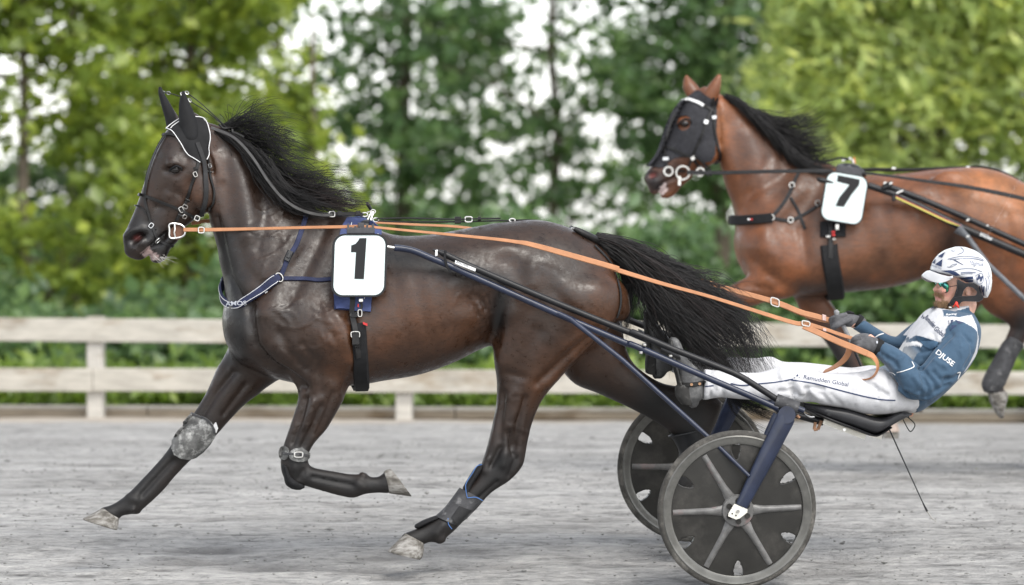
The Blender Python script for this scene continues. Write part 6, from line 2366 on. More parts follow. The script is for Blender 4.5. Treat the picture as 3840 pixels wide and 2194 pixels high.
    V, Fc = loft([(ZE(2075, 450), ZE(2238, 560), -.135, .05), (ZE(2000, 540), ZE(2180, 640), -.135, .05), (ZE(1925, 680), ZE(2125, 770), -.135, .05), (ZE(1835, 840), ZE(2065, 900), -.135, .054), (ZE(1795, 950), ZE(2040, 960), -.135, .054), (ZE(1815, 1025), ZE(1990, 1020), -.135, .046)], fr, n=24, k=4, end=(.3, .3))
    MB().add(V, Fc).build('shell', BOOTGREY, k)
    k = thing('bell_boot', fr.P(ZD(840, 1470), .125), 'pale pinkish hoof boot on the far front leg of the bay horse', 'leg boot')
    V, Fc = loft([(ZD(812, 1440), ZD(876, 1430), .125, .042), (ZD(800, 1480), ZD(892, 1480), .125, .052)], fr, n=20, k=4, end=(0, 0))
    MB().add(V, Fc).build('shell', simple('pink_boot', (.36, .29, .25), .7), k)


tack2()
# ------------------------------------------------------------------ sulkies
NAVYPAINT = simple('navy_paint', (.013, .0185, .040), .38, var=.25, vscale=14, bump_s=.05, coat=.25, dirt=((.22, .23, .27), .68, 16))
BLACKPAINT = simple('black_paint', (.009, .009, .0105), .45, var=.25, vscale=14, bump_s=.05, coat=.08, dirt=((.2, .2, .2), .72, 20))
TYRE = simple('dusty_tyre', (.055, .052, .047), .85, var=.3, vscale=40, bump_s=.5, bscale=120, dirt=((.16, .15, .135), .5, 12))
RIMM = simple('grey_rim', (.12, .118, .11), .3, metal=.3, var=.25, vscale=20, bump_s=.05, dirt=((.09, .088, .08), .58, 10))
CARBON = simple('dusty_carbon_disc', (.021, .020, .018), .4, var=.3, vscale=8, bump_s=.1, dirt=((.045, .042, .038), .5, 6), coat=.15)
SPOKE = simple('moulded_spoke', (.12, .118, .115), .28, var=.3, vscale=30, bump_s=.1, bscale=300, dirt=((.19, .13, .125), .58, 12))
SEATM = simple('seat_plastic', (.018, .018, .020), .38, var=.4, vscale=10, bump_s=.15, dirt=((.13, .13, .13), .66, 14))
ALU = simple('raw_aluminium', (.66, .64, .58), .42, metal=.6, var=.15, vscale=20, dirt=((.42, .39, .33), .6, 14))
RUST = simple('rusty_steel', (.22, .12, .07), .7, var=.5, vscale=40)
STICKER = simple('white_sticker', (.72, .72, .72), .4, var=.05, bump_s=0)

AXC = F1.P(Z6(825, 1042), -.6)                       # near hub
LC = (F1.lat + UPV * .0985).normalized()             # axle direction on the banked track
AXM = AXC + LC * .6
UC = (UPV - LC * UPV.dot(LC)).normalized()
FC = UC.cross(LC).normalized()
if FC.dot(F1.fwd) < 0:
    FC = -FC


def cmir(p):
    p = Vector(p)
    return p - LC * (2 * (p - AXM).dot(LC))


def make_wheel(name_parent, hub, L, U, Fw, phase, radius=.332):
    """disc wheel: tyre, rim, holed disc, six raised spokes, hub"""
    def pt(r, a, o):
        return hub + (-Fw * math.cos(a) + U * math.sin(a)) * r + L * o

    def lathe(prof, n=72, name='x', mat=None, par=None):
        V, Fc = [], []
        m = len(prof)
        for i in range(n):
            a = 2 * math.pi * i / n
            V += [pt(r, a, o) for r, o in prof]
        for i in range(n):
            for j in range(m):
                Fc.append((i * m + j, i * m + (j + 1) % m, ((i + 1) % n) * m + (j + 1) % m, ((i + 1) % n) * m + j))
        return MB().add(V, Fc).build(name, mat, par)
    wh = MB()
    tp = [(radius - .017 + .017 * math.cos(t), .0175 * math.sin(t)) for t in np.linspace(0, 2 * math.pi, 14, endpoint=False)]
    tyre = lathe(tp, 80, 'tyre', TYRE, name_parent)
    k = radius / .332
    rp = [(.312 * k, .017), (.307 * k, .021), (.298 * k, .017), (.286 * k, .018), (.276 * k, .013), (.276 * k, -.013), (.286 * k, -.018), (.298 * k, -.017), (.307 * k, -.021), (.312 * k, -.017)]
    lathe(rp, 80, 'rim', RIMM, name_parent)
    # disc with six through holes
    nr, na = 46, 216
    rs = np.linspace(.03, .278 * k, nr)
    an = np.linspace(0, 2 * np.pi, na, endpoint=False)
    holes = [phase + R(30 + 60 * i) for i in range(6)]

    def inhole(r, a):
        for h_ in holes:
            d = (a - h_ + math.pi) % (2 * math.pi) - math.pi
            x, y = r * math.cos(d) - .247 * k, r * math.sin(d)
            wv = .0195 * (1 + .35 * x / .037)
            if (x / .037) ** 2 + (y / wv) ** 2 < 1:
                return True
        return False
    dome = lambda r: .016 - .010 * (r / (.278 * k)) ** 2
    V, Fc = [], []
    for sd in (-1, 1):
        b = len(V)
        V += [pt(r, a, sd * dome(r)) for r in rs for a in an]
        for i in range(nr - 1):
            for j in range(na):
                if inhole((rs[i] + rs[i + 1]) / 2, an[j] + math.pi / na):
                    continue
                q = (b + i * na + j, b + i * na + (j + 1) % na, b + (i + 1) * na + (j + 1) % na, b + (i + 1) * na + j)
                Fc.append(q)
    MB().add(V, Fc).build('disc', CARBON, name_parent)
    # smooth lips of the holes
    mb = MB()
    for h_ in holes:
        rg = []
        for i in range(18):
            t = 2 * math.pi * i / 18
            x = .037 * math.cos(t)
            wv = .0195 * (1 + .35 * math.cos(t))
            y = wv * math.sin(t)
            r_, d = math.hypot(.247 * k + x, y), math.atan2(y, .247 * k + x)
            rg.append((r_, h_ + d))
        n = 18
        V = []
        for (r_, a) in rg:
            V += [pt(r_, a, -dome(r_) - .002), pt(r_ + 0, a, dome(r_) + .002)]
        for s2, ofs in ((-1, -.0025), (1, .0025)):
            for (r_, a) in rg:
                c0 = pt(.247 * k, h_, s2 * dome(.247 * k))
                p0 = pt(r_, a, s2 * dome(r_) + ofs)
                V.append(p0 + (p0 - c0) * .16)
        Fq = [(2 * i, 2 * ((i + 1) % n), 2 * ((i + 1) % n) + 1, 2 * i + 1) for i in range(n)]
        Fq += [(2 * i, 2 * ((i + 1) % n), 2 * n + (i + 1) % n, 2 * n + i) for i in range(n)]
        Fq += [(2 * i + 1, 2 * ((i + 1) % n) + 1, 3 * n + (i + 1) % n, 3 * n + i) for i in range(n)]
        mb.add(V, Fq)
    mb.each('hole_lip', CARBON, name_parent)
    for i in range(6):
        a = phase + R(60 * i)
        sp = MB()
        for sd in (-1, 1):
            rows = []
            for r_, hw, hh in ((.050, .022, .006), (.075, .017, .012), (.11, .0125, .014), (.18, .011, .013), (.24, .0105, .011), (.268, .010, .007)):
                rows.append([(r_ * k, y, hh * z_) for y, z_ in ((-hw * 1.25, 0), (-hw * .8, .75), (-hw * .3, 1), (hw * .3, 1), (hw * .8, .75), (hw * 1.25, 0))])
            V = []
            for row in rows:
                for (r_, y, o) in row:
                    rr_, d = math.hypot(r_, y), math.atan2(y, r_)
                    V.append(pt(rr_, a + d, sd * (dome(rr_) - .001 + o)))
            n = 6
            Fq = [(i_ * n + j, i_ * n + j + 1, (i_ + 1) * n + j + 1, (i_ + 1) * n + j) for i_ in range(len(rows) - 1) for j in range(n - 1)]
            Fq += [tuple(range(n)), tuple((len(rows) - 1) * n + j for j in range(n))[::-1]]
            sp.add(V, Fq)
        sp.build('spoke', SPOKE, name_parent)
    hb = lathe([(.002, .052), (.018, .052), (.022, .040), (.052, .036), (.064, .034), (.067, .026), (.067, -.026), (.064, -.034), (.052, -.036), (.022, -.040), (.018, -.052), (.002, -.052)], 40, 'hub', SPOKE, name_parent)
    lb = MB()
    for i in range(6):
        a = phase + R(30 + 60 * i)
        for sd in (-1, 1):
            c = pt(.043 * k, a, sd * .0365)
            lb.tube([c, c + L * sd * .004], .012, 12)
    lb.each('lobe', CARBON, hb)


def make_sulky(label, fr, hub_near, L, U, Fw, track=1.2, full=True):
    su = thing('sulky', hub_near + L * .6 - U * .332, label, 'sulky')
    wn = bpy.data.objects.new('wheel', None)
    wf = bpy.data.objects.new('wheel', None)
    for e, p in ((wn, hub_near), (wf, hub_near + L * track)):
        e.location = p
        e.empty_display_size = .1
        e.matrix_world = Matrix.Translation(p)
        link(e, su)
    make_wheel(wn, hub_near, L, U, Fw, R(2))
    make_wheel(wf, hub_near + L * track, L, U, Fw, R(2 - 3))
    return su


SULKY1 = make_sulky('navy race sulky with black disc wheels carrying the driver in white', F1, AXC, LC, UC, FC)


def both(build):
    """build(flip) for the near side and mirrored for the far side"""
    build(lambda p: Vector(p))
    build(cmir)


def sulky1_frame():
    su, fr = SULKY1, F1
    P = fr.P
    sh_px = [(Z3(325, 326), -.325), (Z3(400, 334), -.325), (Z3(470, 352), -.328), (Z3(560, 390), -.33), (Z3(680, 440), -.335), (Z3(1000, 583), -.35), (Z3(1450, 782), -.38), (Z3(1900, 975), -.41), (Z8(0, 530), -.435), (Z8(700, 838), -.47), (Z8(1150, 1030), -.49), (Z8(1450, 1165), -.505)]
    rows = spline([(p[0], p[1], w) for p, w in sh_px], 5)
    SH = [P((r[0], r[1]), r[2]) for r in rows]
    up_px = [(Z3(660, 366), -.335), (Z3(880, 468), -.345), (Z3(1400, 690), -.375), (Z3(1900, 892), -.405), (Z8(0, 400), -.43), (Z8(350, 548), -.45), (Z8(850, 745), -.47), (Z8(1060, 835), -.48), (Z8(1240, 945), -.485), (Z8(1440, 1075), -.49)]
    rows = spline([(p[0], p[1], w) for p, w in up_px], 5)
    UPB = [P((r[0], r[1]), r[2]) for r in rows]
    tip = [P(Z3(240, 314), -.325), P(Z3(330, 327), -.325)]
    st_px = [(Z3(1440, 772), -.385), (Z3(1530, 815), -.40), (Z6(200, 222), -.52), (Z6(500, 492), -.585), (Z6(720, 690), -.63), (Z6(893, 858), -.665)]
    STR = [P(p, w) for p, w in st_px]

    def side(f):
        near = f is not cmir
        m = lambda L_: [f(p) for p in L_]
        MB().tube(m(SH), [.0135] * (len(SH) - 1) + [.0135], 14).build('shaft', NAVYPAINT, su)
        MB().tube(m(tip), .0065, 10).build('shaft_tip', STEEL, su)
        ub = MB().tube(m(UPB), .0135, 14).build('upper_bar', BLACKPAINT, su)
        MB().tube(m([P(Z3(586, 340), -.335), P(Z3(625, 350), -.335), P(Z3(664, 368), -.335)]), [.004, .008, .0135], 10).build('bar_end', BLACKPAINT, ub)
        MB().box(f(P(Z3(612, 362), -.34)), .010, .026, .012, ((FC - UC * .3).normalized(), UC, LC), bev=.003).build('pin', PIPING, ub)
        ms = MB()
        ms.tube(m(STR), [.011, .011, .0105, .010, .009, .008], 12)
        ms.build('strut', NAVYPAINT, su)
        rb = MB()
        q = [P(Z3(676, 345), -.352), P(Z3(668, 390), -.356), P(Z3(682, 450), -.356), P(Z3(712, 492), -.352)]
        rb.ribbon(m(q), [(-LC if near else LC)] * 4, .011, .004)
        rb.build('rubber_strap', NEOPRENE, su)
        # clamp cylinder and tube end
        a, b = P(Z8(1425, 1085), -.495), P(Z8(1650, 1165), -.505)
        MB().tube(m([a, b]), .030, 20).build('clamp', BOOTGREY, su)
        MB().tube(m([b, P(Z8(1712, 1190), -.505)]), .0125, 12).build('tube_end', NAVYPAINT, su)
        MB().tube(m([P(Z8(1640, 1235), -.53), P(Z8(1665, 1262), -.53)]), .007, 8).build('bolt', RUST, su)
        # fork: an outer and an inner leg round the wheel
        for wo in (-.655, -.535):
            top, bot = P(Z6(1098, 530), wo), P(Z6(850, 1022), wo)
            if wo > -.6:
                top, bot = top + FC * .02, bot + FC * .004
            ax = (bot - top).normalized()
            sd = LC.cross(ax).normalized()
            V, Fc = [], []
            n = 16
            for t, hw, hl in ((0, .0385, .018), (.04, .0405, .019), (.5, .036, .019), (.93, .0275, .017), (1.0, .026, .015)):
                c = top.lerp(bot, t)
                for k in range(n):
                    q = 2 * math.pi * k / n
                    cx, sx = math.cos(q), math.sin(q)
                    V.append(c + sd * (hw * math.copysign(abs(cx) ** .7, cx)) + LC * (hl * math.copysign(abs(sx) ** .7, sx)))
            for i in range(4):
                for k in range(n):
                    Fc.append((i * n + k, i * n + (k + 1) % n, (i + 1) * n + (k + 1) % n, (i + 1) * n + k))
            Fc += [tuple(range(n))[::-1], tuple(4 * n + k for k in range(n))]
            MB().add([f(v) for v in V], Fc).build('fork_leg', NAVYPAINT, su)
        # drop-out plate with axle bolt
        pl = [P(Z6(*q), -.667) for q in ((812, 1010), (884, 1040), (882, 1058), (838, 1092), (820, 1096), (778, 1078), (780, 1062))]
        n = len(pl)
        V = [f(v) for v in pl] + [f(v + LC * .006) for v in pl]
        do = MB().add(V, [tuple(range(n)), tuple(range(n, 2 * n))[::-1]] + [(i, (i + 1) % n, n + (i + 1) % n, n + i) for i in range(n)]).build('dropout', ALU, su, smooth=False)
        bo = P(Z6(830, 1050), -.67)
        MB().tube(m([bo, bo - LC * .010]), .0075, 6).build('axle_bolt', STEEL, do)
        mb = MB()
        for q in ((800, 1064), (820, 1074)):
            c = P(Z6(*q), -.6675)
            mb.tube(m([c, c - LC * .0012]), .0035, 8)
        mb.each('hole', BLACK_PRINT, do)
        MB().tube(m([P(Z6(830, 1045), -.66), P(Z6(830, 1045), -.535)]), .008, 8).build('axle', STEEL, su)
        # crown of the fork
        mb = MB()
        mb.tube(m([P(Z6(1100, 522), -.675), P(Z6(1098, 520), -.515)]), .036, 18)
        mb.build('fork_crown', NAVYPAINT, su)
        # foot pegs under the shaft
        mb = MB()
        mb.box(f(P(Z8(330, 585), -.30)), .09, .016, .20, ((FC + UC * .45).normalized(), UC, LC), bev=.004)
        mb.build('foot_rest', BLACKPAINT, su)
        mb = MB()
        for q in ((98, 520), (360, 632), (60, 598)):
            mb.box(f(P(Z8(*q), -.45)), .012, .010, .03, (FC, UC, LC), bev=.002)
        mb.each('peg_bolt', STEEL, su)
    both(side)
    # sticker with print on the upper bar, near side
    q = [P(Z3(*p), -.364) for p in ((742, 412), (882, 468), (878, 488), (738, 432))]
    stx = MB().add(q + [v + LC * .003 for v in q], [(0, 1, 2, 3), (7, 6, 5, 4), (0, 4, 5, 1), (1, 5, 6, 2), (2, 6, 7, 3), (3, 7, 4, 0)]).build('sticker', STICKER, su, smooth=False)
    mb = MB()
    sh = text_shape('EVOLUTION', .3, .01)
    mp = line_map(Z3(746, 426), Z3(830, 459), 0, 5.5, sh)
    mb.add([P(mp(p), -.366) for p in sh[0]], sh[1])
    mb.build('print', BLACK_PRINT, stx)
    # cross tube and seat bearers
    a = P(Z8(1560, 1240), -.52)
    MB().tube([a, cmir(a)], .022, 16).build('cross_tube', NAVYPAINT, su)
    for w in (-.10, .10):
        mb = MB()
        a, b = P(Z9(300, 345), w), P(Z9(640, 440), w)
        mb.tube([a, b], .016, 10)
        mb.build('seat_bearer', BLACKPAINT, su)
    for w, p, q in ((-.13, (640, 432), (1065, 592)), (.05, (1110, 560), (1232, 590))):
        a, b = P(Z9(*p), w), P(Z9(*q), w)
        X = (b - a).normalized()
        Y = LC.cross(X).normalized()
        br = MB().box((a + b) / 2, (b - a).length, .020, .004, (X, Y, LC)).build('seat_bracket', ALU, su, smooth=False)
        MB().box((a + b) / 2 + Y * -.010 + LC * .02, (b - a).length, .004, .04, (X, Y, LC)).build('flange', ALU, br, smooth=False)
    MB().tube([P(Z9(853, 516), -.132), P(Z9(853, 516), -.139)], .007, 8).build('bracket_bolt', STEEL, su)
    mb = MB()
    mb.tube([P(Z9(560, 440), -.12), P(Z9(548, 515), -.12)], .007, 8)
    mb.tube([P(Z9(545, 518), -.12), P(Z9(582, 512), -.12)], .006, 8)
    mb.tube([P(Z9(620, 425), -.12), P(Z9(585, 515), -.12)], .007, 8)
    mb.each('hook', RUST, su)
    V, Fc = loft([(Z9(440, 345), Z9(445, 360), -.10, .006), (Z9(500, 375), Z9(505, 395), -.13, .006), (Z9(545, 380), Z9(548, 392), -.14, .006)], fr, n=10, k=3)
    MB().add(V, Fc).build('cable_tie', PIPING, su)
    # bucket seat
    secs = [((390, 232), (400, 292), .12), ((500, 248), (520, 345), .16), ((620, 264), (660, 412), .175), ((800, 282), (830, 475), .18), ((950, 322), (960, 522), .18), ((1080, 364), (1080, 558), .18), ((1185, 376), (1170, 530), .18), ((1290, 328), (1300, 446), .185), ((1370, 312), (1395, 395), .18), ((1462, 338), (1472, 356), .15)]
    V, Fc = loft([(Z9(*a), Z9(*b), 0, h_) for a, b, h_ in secs], fr, n=32, k=5, pw=4, end=(.3, .2))
    MB().add(V, Fc).build('seat', SEATM, su)
    V, Fc = loft([(Z9(400, 268), Z9(402, 296), -.02, .10), (Z9(640, 380), Z9(650, 418), -.02, .16), (Z9(900, 478), Z9(905, 512), -.02, .168), (Z9(1080, 548), Z9(1085, 572), -.02, .165), (Z9(1150, 540), Z9(1155, 560), -.02, .16), (Z9(1260, 470), Z9(1262, 490), -.02, .165)], fr, n=24, k=4, pw=4, end=(.2, .2))
    MB().add(V, Fc).build('seat_skirt', BLACKPAINT, su)
    mb = MB()
    cord(mb, fr, [Z9(1465, 362), Z9(1445, 400), Z9(1470, 460), Z9(1520, 535), Z9(1565, 480), Z9(1550, 440), Z9(1495, 390), Z9(1480, 365)], [-.05] * 8, .0022)
    mb.build('draw_cord', NEOPRENE, su)
    MB().box(P(Z9(1523, 366), -.05), .014, .02, .012, ((FC * .5 - UC).normalized(), UC.cross(LC), LC), bev=.003).build('cord_lock', simple('peach_plastic', (.5, .25, .16), .5), su)
    MB().box(P(Z9(1490, 375), -.05), .014, .016, .012, (FC, UC, LC), bev=.003).build('cord_end', BLACK_PLASTIC, su)


sulky1_frame()

# second sulky, mostly outside the picture
L2 = F2.lat
FC2 = F2.fwd
_h2 = F2.P(ZD(2080, 1350), -.6)
_h2.z = ground_z(_h2.y) + .332
SULKY2 = make_sulky('black race sulky with a red and yellow stripe hitched to the bay horse', F2, _h2, L2, UPV, FC2)


def sulky2_frame():
    su, fr = SULKY2, F2
    P = fr.P
    mir = lambda p: Vector(p) - L2 * (2 * fr.w(np.array([tuple(p)]))[0])
    SH = [P(ZD(*q), w) for q, w in (((735, 258), -.325), ((800, 280), -.325), ((860, 300), -.328), ((1000, 366), -.335), ((1200, 468), -.35), ((1509, 600), -.38), ((1800, 730), -.44), ((2160, 860), -.50))]
    UB = [P(ZD(*q), w) for q, w in (((830, 262), -.33), ((880, 280), -.33), ((1000, 326), -.335), ((1200, 410), -.35), ((1509, 550), -.38), ((1900, 730), -.46))]
    ST = [P(ZD(*q), w) for q, w in (((1180, 470), -.352), ((1225, 510), -.36), ((1330, 650), -.42), ((1509, 820), -.53), ((2070, 1250), -.66))]
    for f in (lambda p: Vector(p), mir):
        m = lambda L_: [f(p) for p in L_]
        s_ = MB().tube(m(SH), [.017] * 3 + [.020] * 5, 14).build('shaft', BLACKPAINT, su)
        MB().tube(m(UB), .0155, 14).build('upper_bar', BLACKPAINT, su)
        MB().tube(m(ST), [.03, .014, .013, .013, .011], 12).build('strut', simple('grey_paint', (.10, .105, .115), .4, dirt=((.3, .3, .3), .6, 20)) if 'grey_paint' not in bpy.data.materials else bpy.data.materials['grey_paint'], su)
        mb = MB()
        mb.box(f(P(ZD(830, 258), -.345)), .05, .028, .03, ((FC2 - UPV * .4).normalized(), UPV, L2), bev=.006)
        mb.box(f(P(ZD(862, 322), -.345)), .016, .03, .03, (FC2, UPV, L2), bev=.004)
        mb.each('clamp', BLACK_PLASTIC, su)
        mb = MB()
        for q in ((818, 246), (848, 248), (892, 290), (1230, 430), (1325, 460), (1230, 512)):
            mb.box(f(P(ZD(*q), -.372 if q[0] > 1000 else -.36)), .016 if q[0] != 892 else .036, .011, .008, ((FC2 - UPV * .4).normalized(), UPV, L2), bev=.002)
        mb.each('fitting', STEEL, su)
        for wo in (-.655, -.545):
            a = P(ZD(2160, 860), wo)
            MB().tube(m([a, _h2 + L2 * (wo + .6)]), .026, 12, flat=.7).build('fork_leg', BLACKPAINT, su)
    V, Fc = loft([(ZD(2200, 860), ZD(2210, 920), 0, .17), (ZD(2350, 890), ZD(2360, 970), 0, .18), (ZD(2500, 860), ZD(2520, 900), 0, .17)], fr, n=24, k=4, pw=4)
    MB().add(V, Fc).build('seat', SEATM, su)
    MB().tube([P(ZD(2160, 860), -.6), P(ZD(2160, 860), .6)], .022, 12).build('cross_tube', BLACKPAINT, su)
    V, Fc = loft([(ZD(490, 218), ZD(492, 242), -.325, .018), (ZD(520, 222), ZD(522, 250), -.325, .02), (ZD(560, 235), ZD(560, 255), -.325, .016)], fr, n=14, k=3)
    MB().add(V, Fc).build('shaft_tip', BLACK_PLASTIC, su)
    # stripe and lettering on the near shaft
    def band(name, pts, hw, mat, off):
        rows = spline([(ZD(*q)[0], ZD(*q)[1], w) for q, w in pts], 4)
        Pn = [P((r[0], r[1]), r[2]) for r in rows]
        MB().ribbon(Pn, [-L2] * len(Pn), hw, off).build(name, mat, su)
    band('yellow_stripe', [((866, 314), -.352), ((1000, 376), -.360), ((1120, 433), -.366), ((1195, 462), -.372)], [.010] * 10 + [.007, .005, .002], simple('yellow_stripe', (.55, .50, .12), .5, var=.05, bump_s=0), .002)
    band('red_stripe', [((868, 309), -.353), ((1000, 370), -.361), ((1120, 427), -.367), ((1200, 460), -.373)], [.0035] * 10 + [.003, .003, .002], simple('red_stripe', (.45, .06, .09), .5, var=.05, bump_s=0), .0025)
    sh = text_shape('Stall Sofia Qvarnsen', .35, .016)
    mp = line_map(ZD(1288, 506), ZD(1482, 590), 0, 14, sh)
    MB().add([P(mp(p), -.398) for p in sh[0]], sh[1]).build('lettering', PIPING, su)


sulky2_frame()
# ------------------------------------------------------------------ the driver
def cloth_mat(name, rough=.85, fold=.5):
    m, nt, b = new_mat(name)
    at_ = nt.nodes.new('ShaderNodeAttribute')
    at_.attribute_name = 'pigment'
    n = noise(nt, 26, 5, .65)
    r = ramp(nt, n.outputs['Fac'], [(.3, (.88, .88, .88)), (.65, (1.08, 1.08, 1.08))])
    nt.links.new(mixc(nt, 1.0, at_.outputs['Color'], r.outputs['Color'], 'MULTIPLY'), b.inputs['Base Color'])
    b.inputs['Roughness'].default_value = rough
    b.inputs['Specular IOR Level'].default_value = .3
    b.inputs['Sheen Weight'].default_value = .1
    n2 = noise(nt, 15, 4, .55, stretch=(1, 1, .6))
    n3 = noise(nt, 420, 2)
    mm = nt.nodes.new('ShaderNodeMath')
    mm.operation = 'MULTIPLY_ADD'
    mm.inputs[1].default_value = .08
    nt.links.new(n3.outputs['Fac'], mm.inputs[0])
    nt.links.new(n2.outputs['Fac'], mm.inputs[2])
    bump(nt, b, mm.outputs[0], fold, .012)
    return m


def skin_mat():
    m, nt, b = new_mat('skin')
    at_ = nt.nodes.new('ShaderNodeAttribute')
    at_.attribute_name = 'pigment'
    n = noise(nt, 60, 5, .65)
    r = ramp(nt, n.outputs['Fac'], [(.3, (.88, .86, .85)), (.7, (1.1, 1.1, 1.1))])
    nt.links.new(mixc(nt, 1.0, at_.outputs['Color'], r.outputs['Color'], 'MULTIPLY'), b.inputs['Base Color'])
    b.inputs['Roughness'].default_value = .5
    b.inputs['Subsurface Weight'].default_value = .12
    b.inputs['Subsurface Radius'].default_value = (.01, .004, .002)
    n2 = noise(nt, 350, 3)
    bump(nt, b, n2.outputs['Fac'], .2, .001)
    return m


def driver():
    fr = F1
    P = fr.P
    H = Vector(P(ZA(620, 1190), 0))
    dr = thing('person', H, 'reclining race driver in white helmet, blue and white jacket and white trousers', 'person')
    f, l, U = fr.fwd, fr.lat, UPV

    # ---------------- body: head, neck, and the trunk and limbs inside the clothes, one skin
    V, Fc = [], []

    def L(secs, **k):
        loft(secs, fr, V=V, Fc=Fc, **k)
    L([(ZB(620, 560), ZB(1290, 600), 0, .070), (ZB(520, 700), ZB(1360, 800), 0, .076), (ZB(497, 800), ZB(1350, 880), 0, .076, 0), (ZB(505, 850), ZB(1340, 930), 0, .074),
       (ZB(490, 930), ZB(1310, 990), 0, .073, .06), (ZB(470, 1010), ZB(1250, 1060), 0, .070, .08), (ZB(448, 1050), ZB(1180, 1110), 0, .066, .1), (ZB(470, 1115), ZB(1130, 1150), 0, .064, .1), (ZB(466, 1160), ZB(1080, 1190), 0, .061, .1),
       (ZB(455, 1220), ZB(980, 1240), 0, .054, .1), (ZB(470, 1290), ZB(840, 1310), 0, .040, 0), (ZB(560, 1335), ZB(740, 1335), 0, .02, 0)], n=28, k=4, end=(1, .3))
    L([(ZB(760, 1080), ZB(1260, 1060), 0, .058), (ZB(770, 1240), ZB(1240, 1180), 0, .058), (ZB(780, 1360), ZB(1250, 1290), 0, .062), (ZA(935, 640), ZA(1100, 600), 0, .07)])
    # nose
    L([(ZB(505, 800), ZB(570, 810), 0, .008), (ZB(470, 870), ZB(560, 880), 0, .0105), (ZB(425, 930), ZB(540, 930), 0, .0135), (ZB(404, 962), ZB(530, 960), 0, .017), (ZB(420, 1000), ZB(520, 995), 0, .015)], n=18, k=4, end=(.5, .6))
    # lips
    L([(ZB(436, 1085), ZB(520, 1085), 0, .020), (ZB(448, 1122), ZB(520, 1118), 0, .024)], n=16, k=3)
    L([(ZB(452, 1142), ZB(520, 1140), 0, .023), (ZB(455, 1178), ZB(520, 1175), 0, .018)], n=16, k=3)
    for s in (-1, 1):
        ball(P(ZB(1100, 1000), s * .076), f * .016 + U * .004, U * .024, l * .012, V=V, Fc=Fc)       # ear
        ball(P(ZB(610, 980), s * .048), f * .022, U * .018, l * .02, V=V, Fc=Fc)                  # cheekbone
    # trunk and limbs under the clothing
    L([(ZA(550, 950), ZA(690, 1160), 0, .14), (ZA(680, 830), ZA(880, 1060), 0, .15), (ZA(790, 690), ZA(1060, 860), 0, .16), (ZA(860, 590), ZA(1115, 720), 0, .15), (ZA(920, 570), ZA(1100, 620), 0, .08)])
    for s, (sh, el, wr) in ((-1, ((1030, 745), (750, 1035), (507, 782))), (1, ((850, 650), (652, 778), (388, 638)))):
        q = lambda c, r_: (ZA(c[0], c[1] - r_), ZA(c[0], c[1] + r_))
        A = P(ZA(*sh), s * .17)
        B = P(ZA(*el), s * .23)
        C = P(ZA(*wr), s * .185)
        mb = MB().tube([A, A.lerp(B, .5), B], [.036, .034, .026], 12)
        mb.tube([B, B.lerp(C, .4), C], [.026, .026, .020], 12)
        d = (C - B).normalized()
        mb.tube([C - d * .01, C + d * .03, C + d * .07], [.020, .024, .018], 12)
        b0 = len(V)
        V += mb.V
        Fc += [tuple(i + b0 for i in q_) for q_ in mb.F]
    for s, pts in ((-1, (ZA(600, 1090), ZA(100, 1040), Z8(700, 930), Z8(560, 990))), (1, (ZA(560, 1040), ZA(100, 980), Z8(420, 730), Z8(300, 700)))):
        w = s * .12
        A, B, C, E = [P(p, w) for p in pts]
        mb = MB().tube([A, A.lerp(B, .5), B], [.075, .068, .05], 12)
        mb.tube([B, B.lerp(C, .35), C, E], [.05, .045, .024, .018], 12)
        b0 = len(V)
        V += mb.V
        Fc += [tuple(i + b0 for i in q_) for q_ in mb.F]
    me = fused('driver_body', V, Fc, .0048, 3)
    zb = lambda *q: [ZB(*p) for p in q]
    sculpt(me, fr, [
        (zb((560, 880), (600, 900)), 14, -.008), (zb((500, 1010), (540, 1000)), 5, -.006), (zb((460, 1130), (540, 1130), (590, 1122)), 4.5, -.006),
        (zb((520, 1030), (600, 1090)), 7, -.003), (zb((520, 800), (680, 800)), 9, .005), (zb((640, 1040), (700, 1120)), 22, -.004), (zb((500, 1195), (560, 1200)), 7, -.004),
        (zb((1085, 965), (1125, 1000), (1090, 1040)), 6, -.006), (zb((480, 985), (500, 975)), 6, .003)])
    Vn, Nn = mesh_np(me)
    px, w = side_px(fr, Vn)
    r_ = np.random.default_rng(3)
    col = np.tile(np.array([.56, .325, .245]), (len(Vn), 1))

    def blend(c, d, r, cap=1.0):
        a = (np.exp(-(d / r) ** 2) * cap)[:, None]
        col[:] = col * (1 - a) + np.array(c) * a
    blend((.60, .27, .21), seg_dist(px, zb((640, 1010), (760, 1080))), 22, .7)
    blend((.58, .25, .20), seg_dist(px, zb((415, 960), (450, 985))), 8, .6)
    blend((.30, .185, .11), seg_dist(px, zb((460, 1035), (520, 1050), (590, 1110), (605, 1180))), 9, .9)
    bd = in_poly(px, zb((440, 1200), (500, 1195), (560, 1205), (620, 1160), (700, 1240), (760, 1240), (800, 1330), (700, 1400), (500, 1360), (440, 1290)))
    a = (bd * .92)[:, None]
    nz = r_.uniform(.8, 1.25, len(Vn))[:, None]
    col[:] = col * (1 - a) + np.array((.25, .155, .095)) * nz * a
    blend((.30, .19, .12), seg_dist(px, zb((700, 1230), (790, 1140), (830, 1060))), 10, .5)
    blend((.50, .21, .19), seg_dist(px, zb((458, 1122), (540, 1128))), 5.5, .85)
    blend((.50, .22, .19), seg_dist(px, zb((458, 1150), (540, 1150))), 5.5, .8)
    blend((.26, .165, .10), seg_dist(px, zb((515, 795), (600, 775), (700, 790))), 7, .8)
    set_pigment(me, col)
    me.materials.append(skin_mat())
    me.polygons.foreach_set('use_smooth', [True] * len(me.polygons))
    body = link(bpy.data.objects.new('body', me), dr)
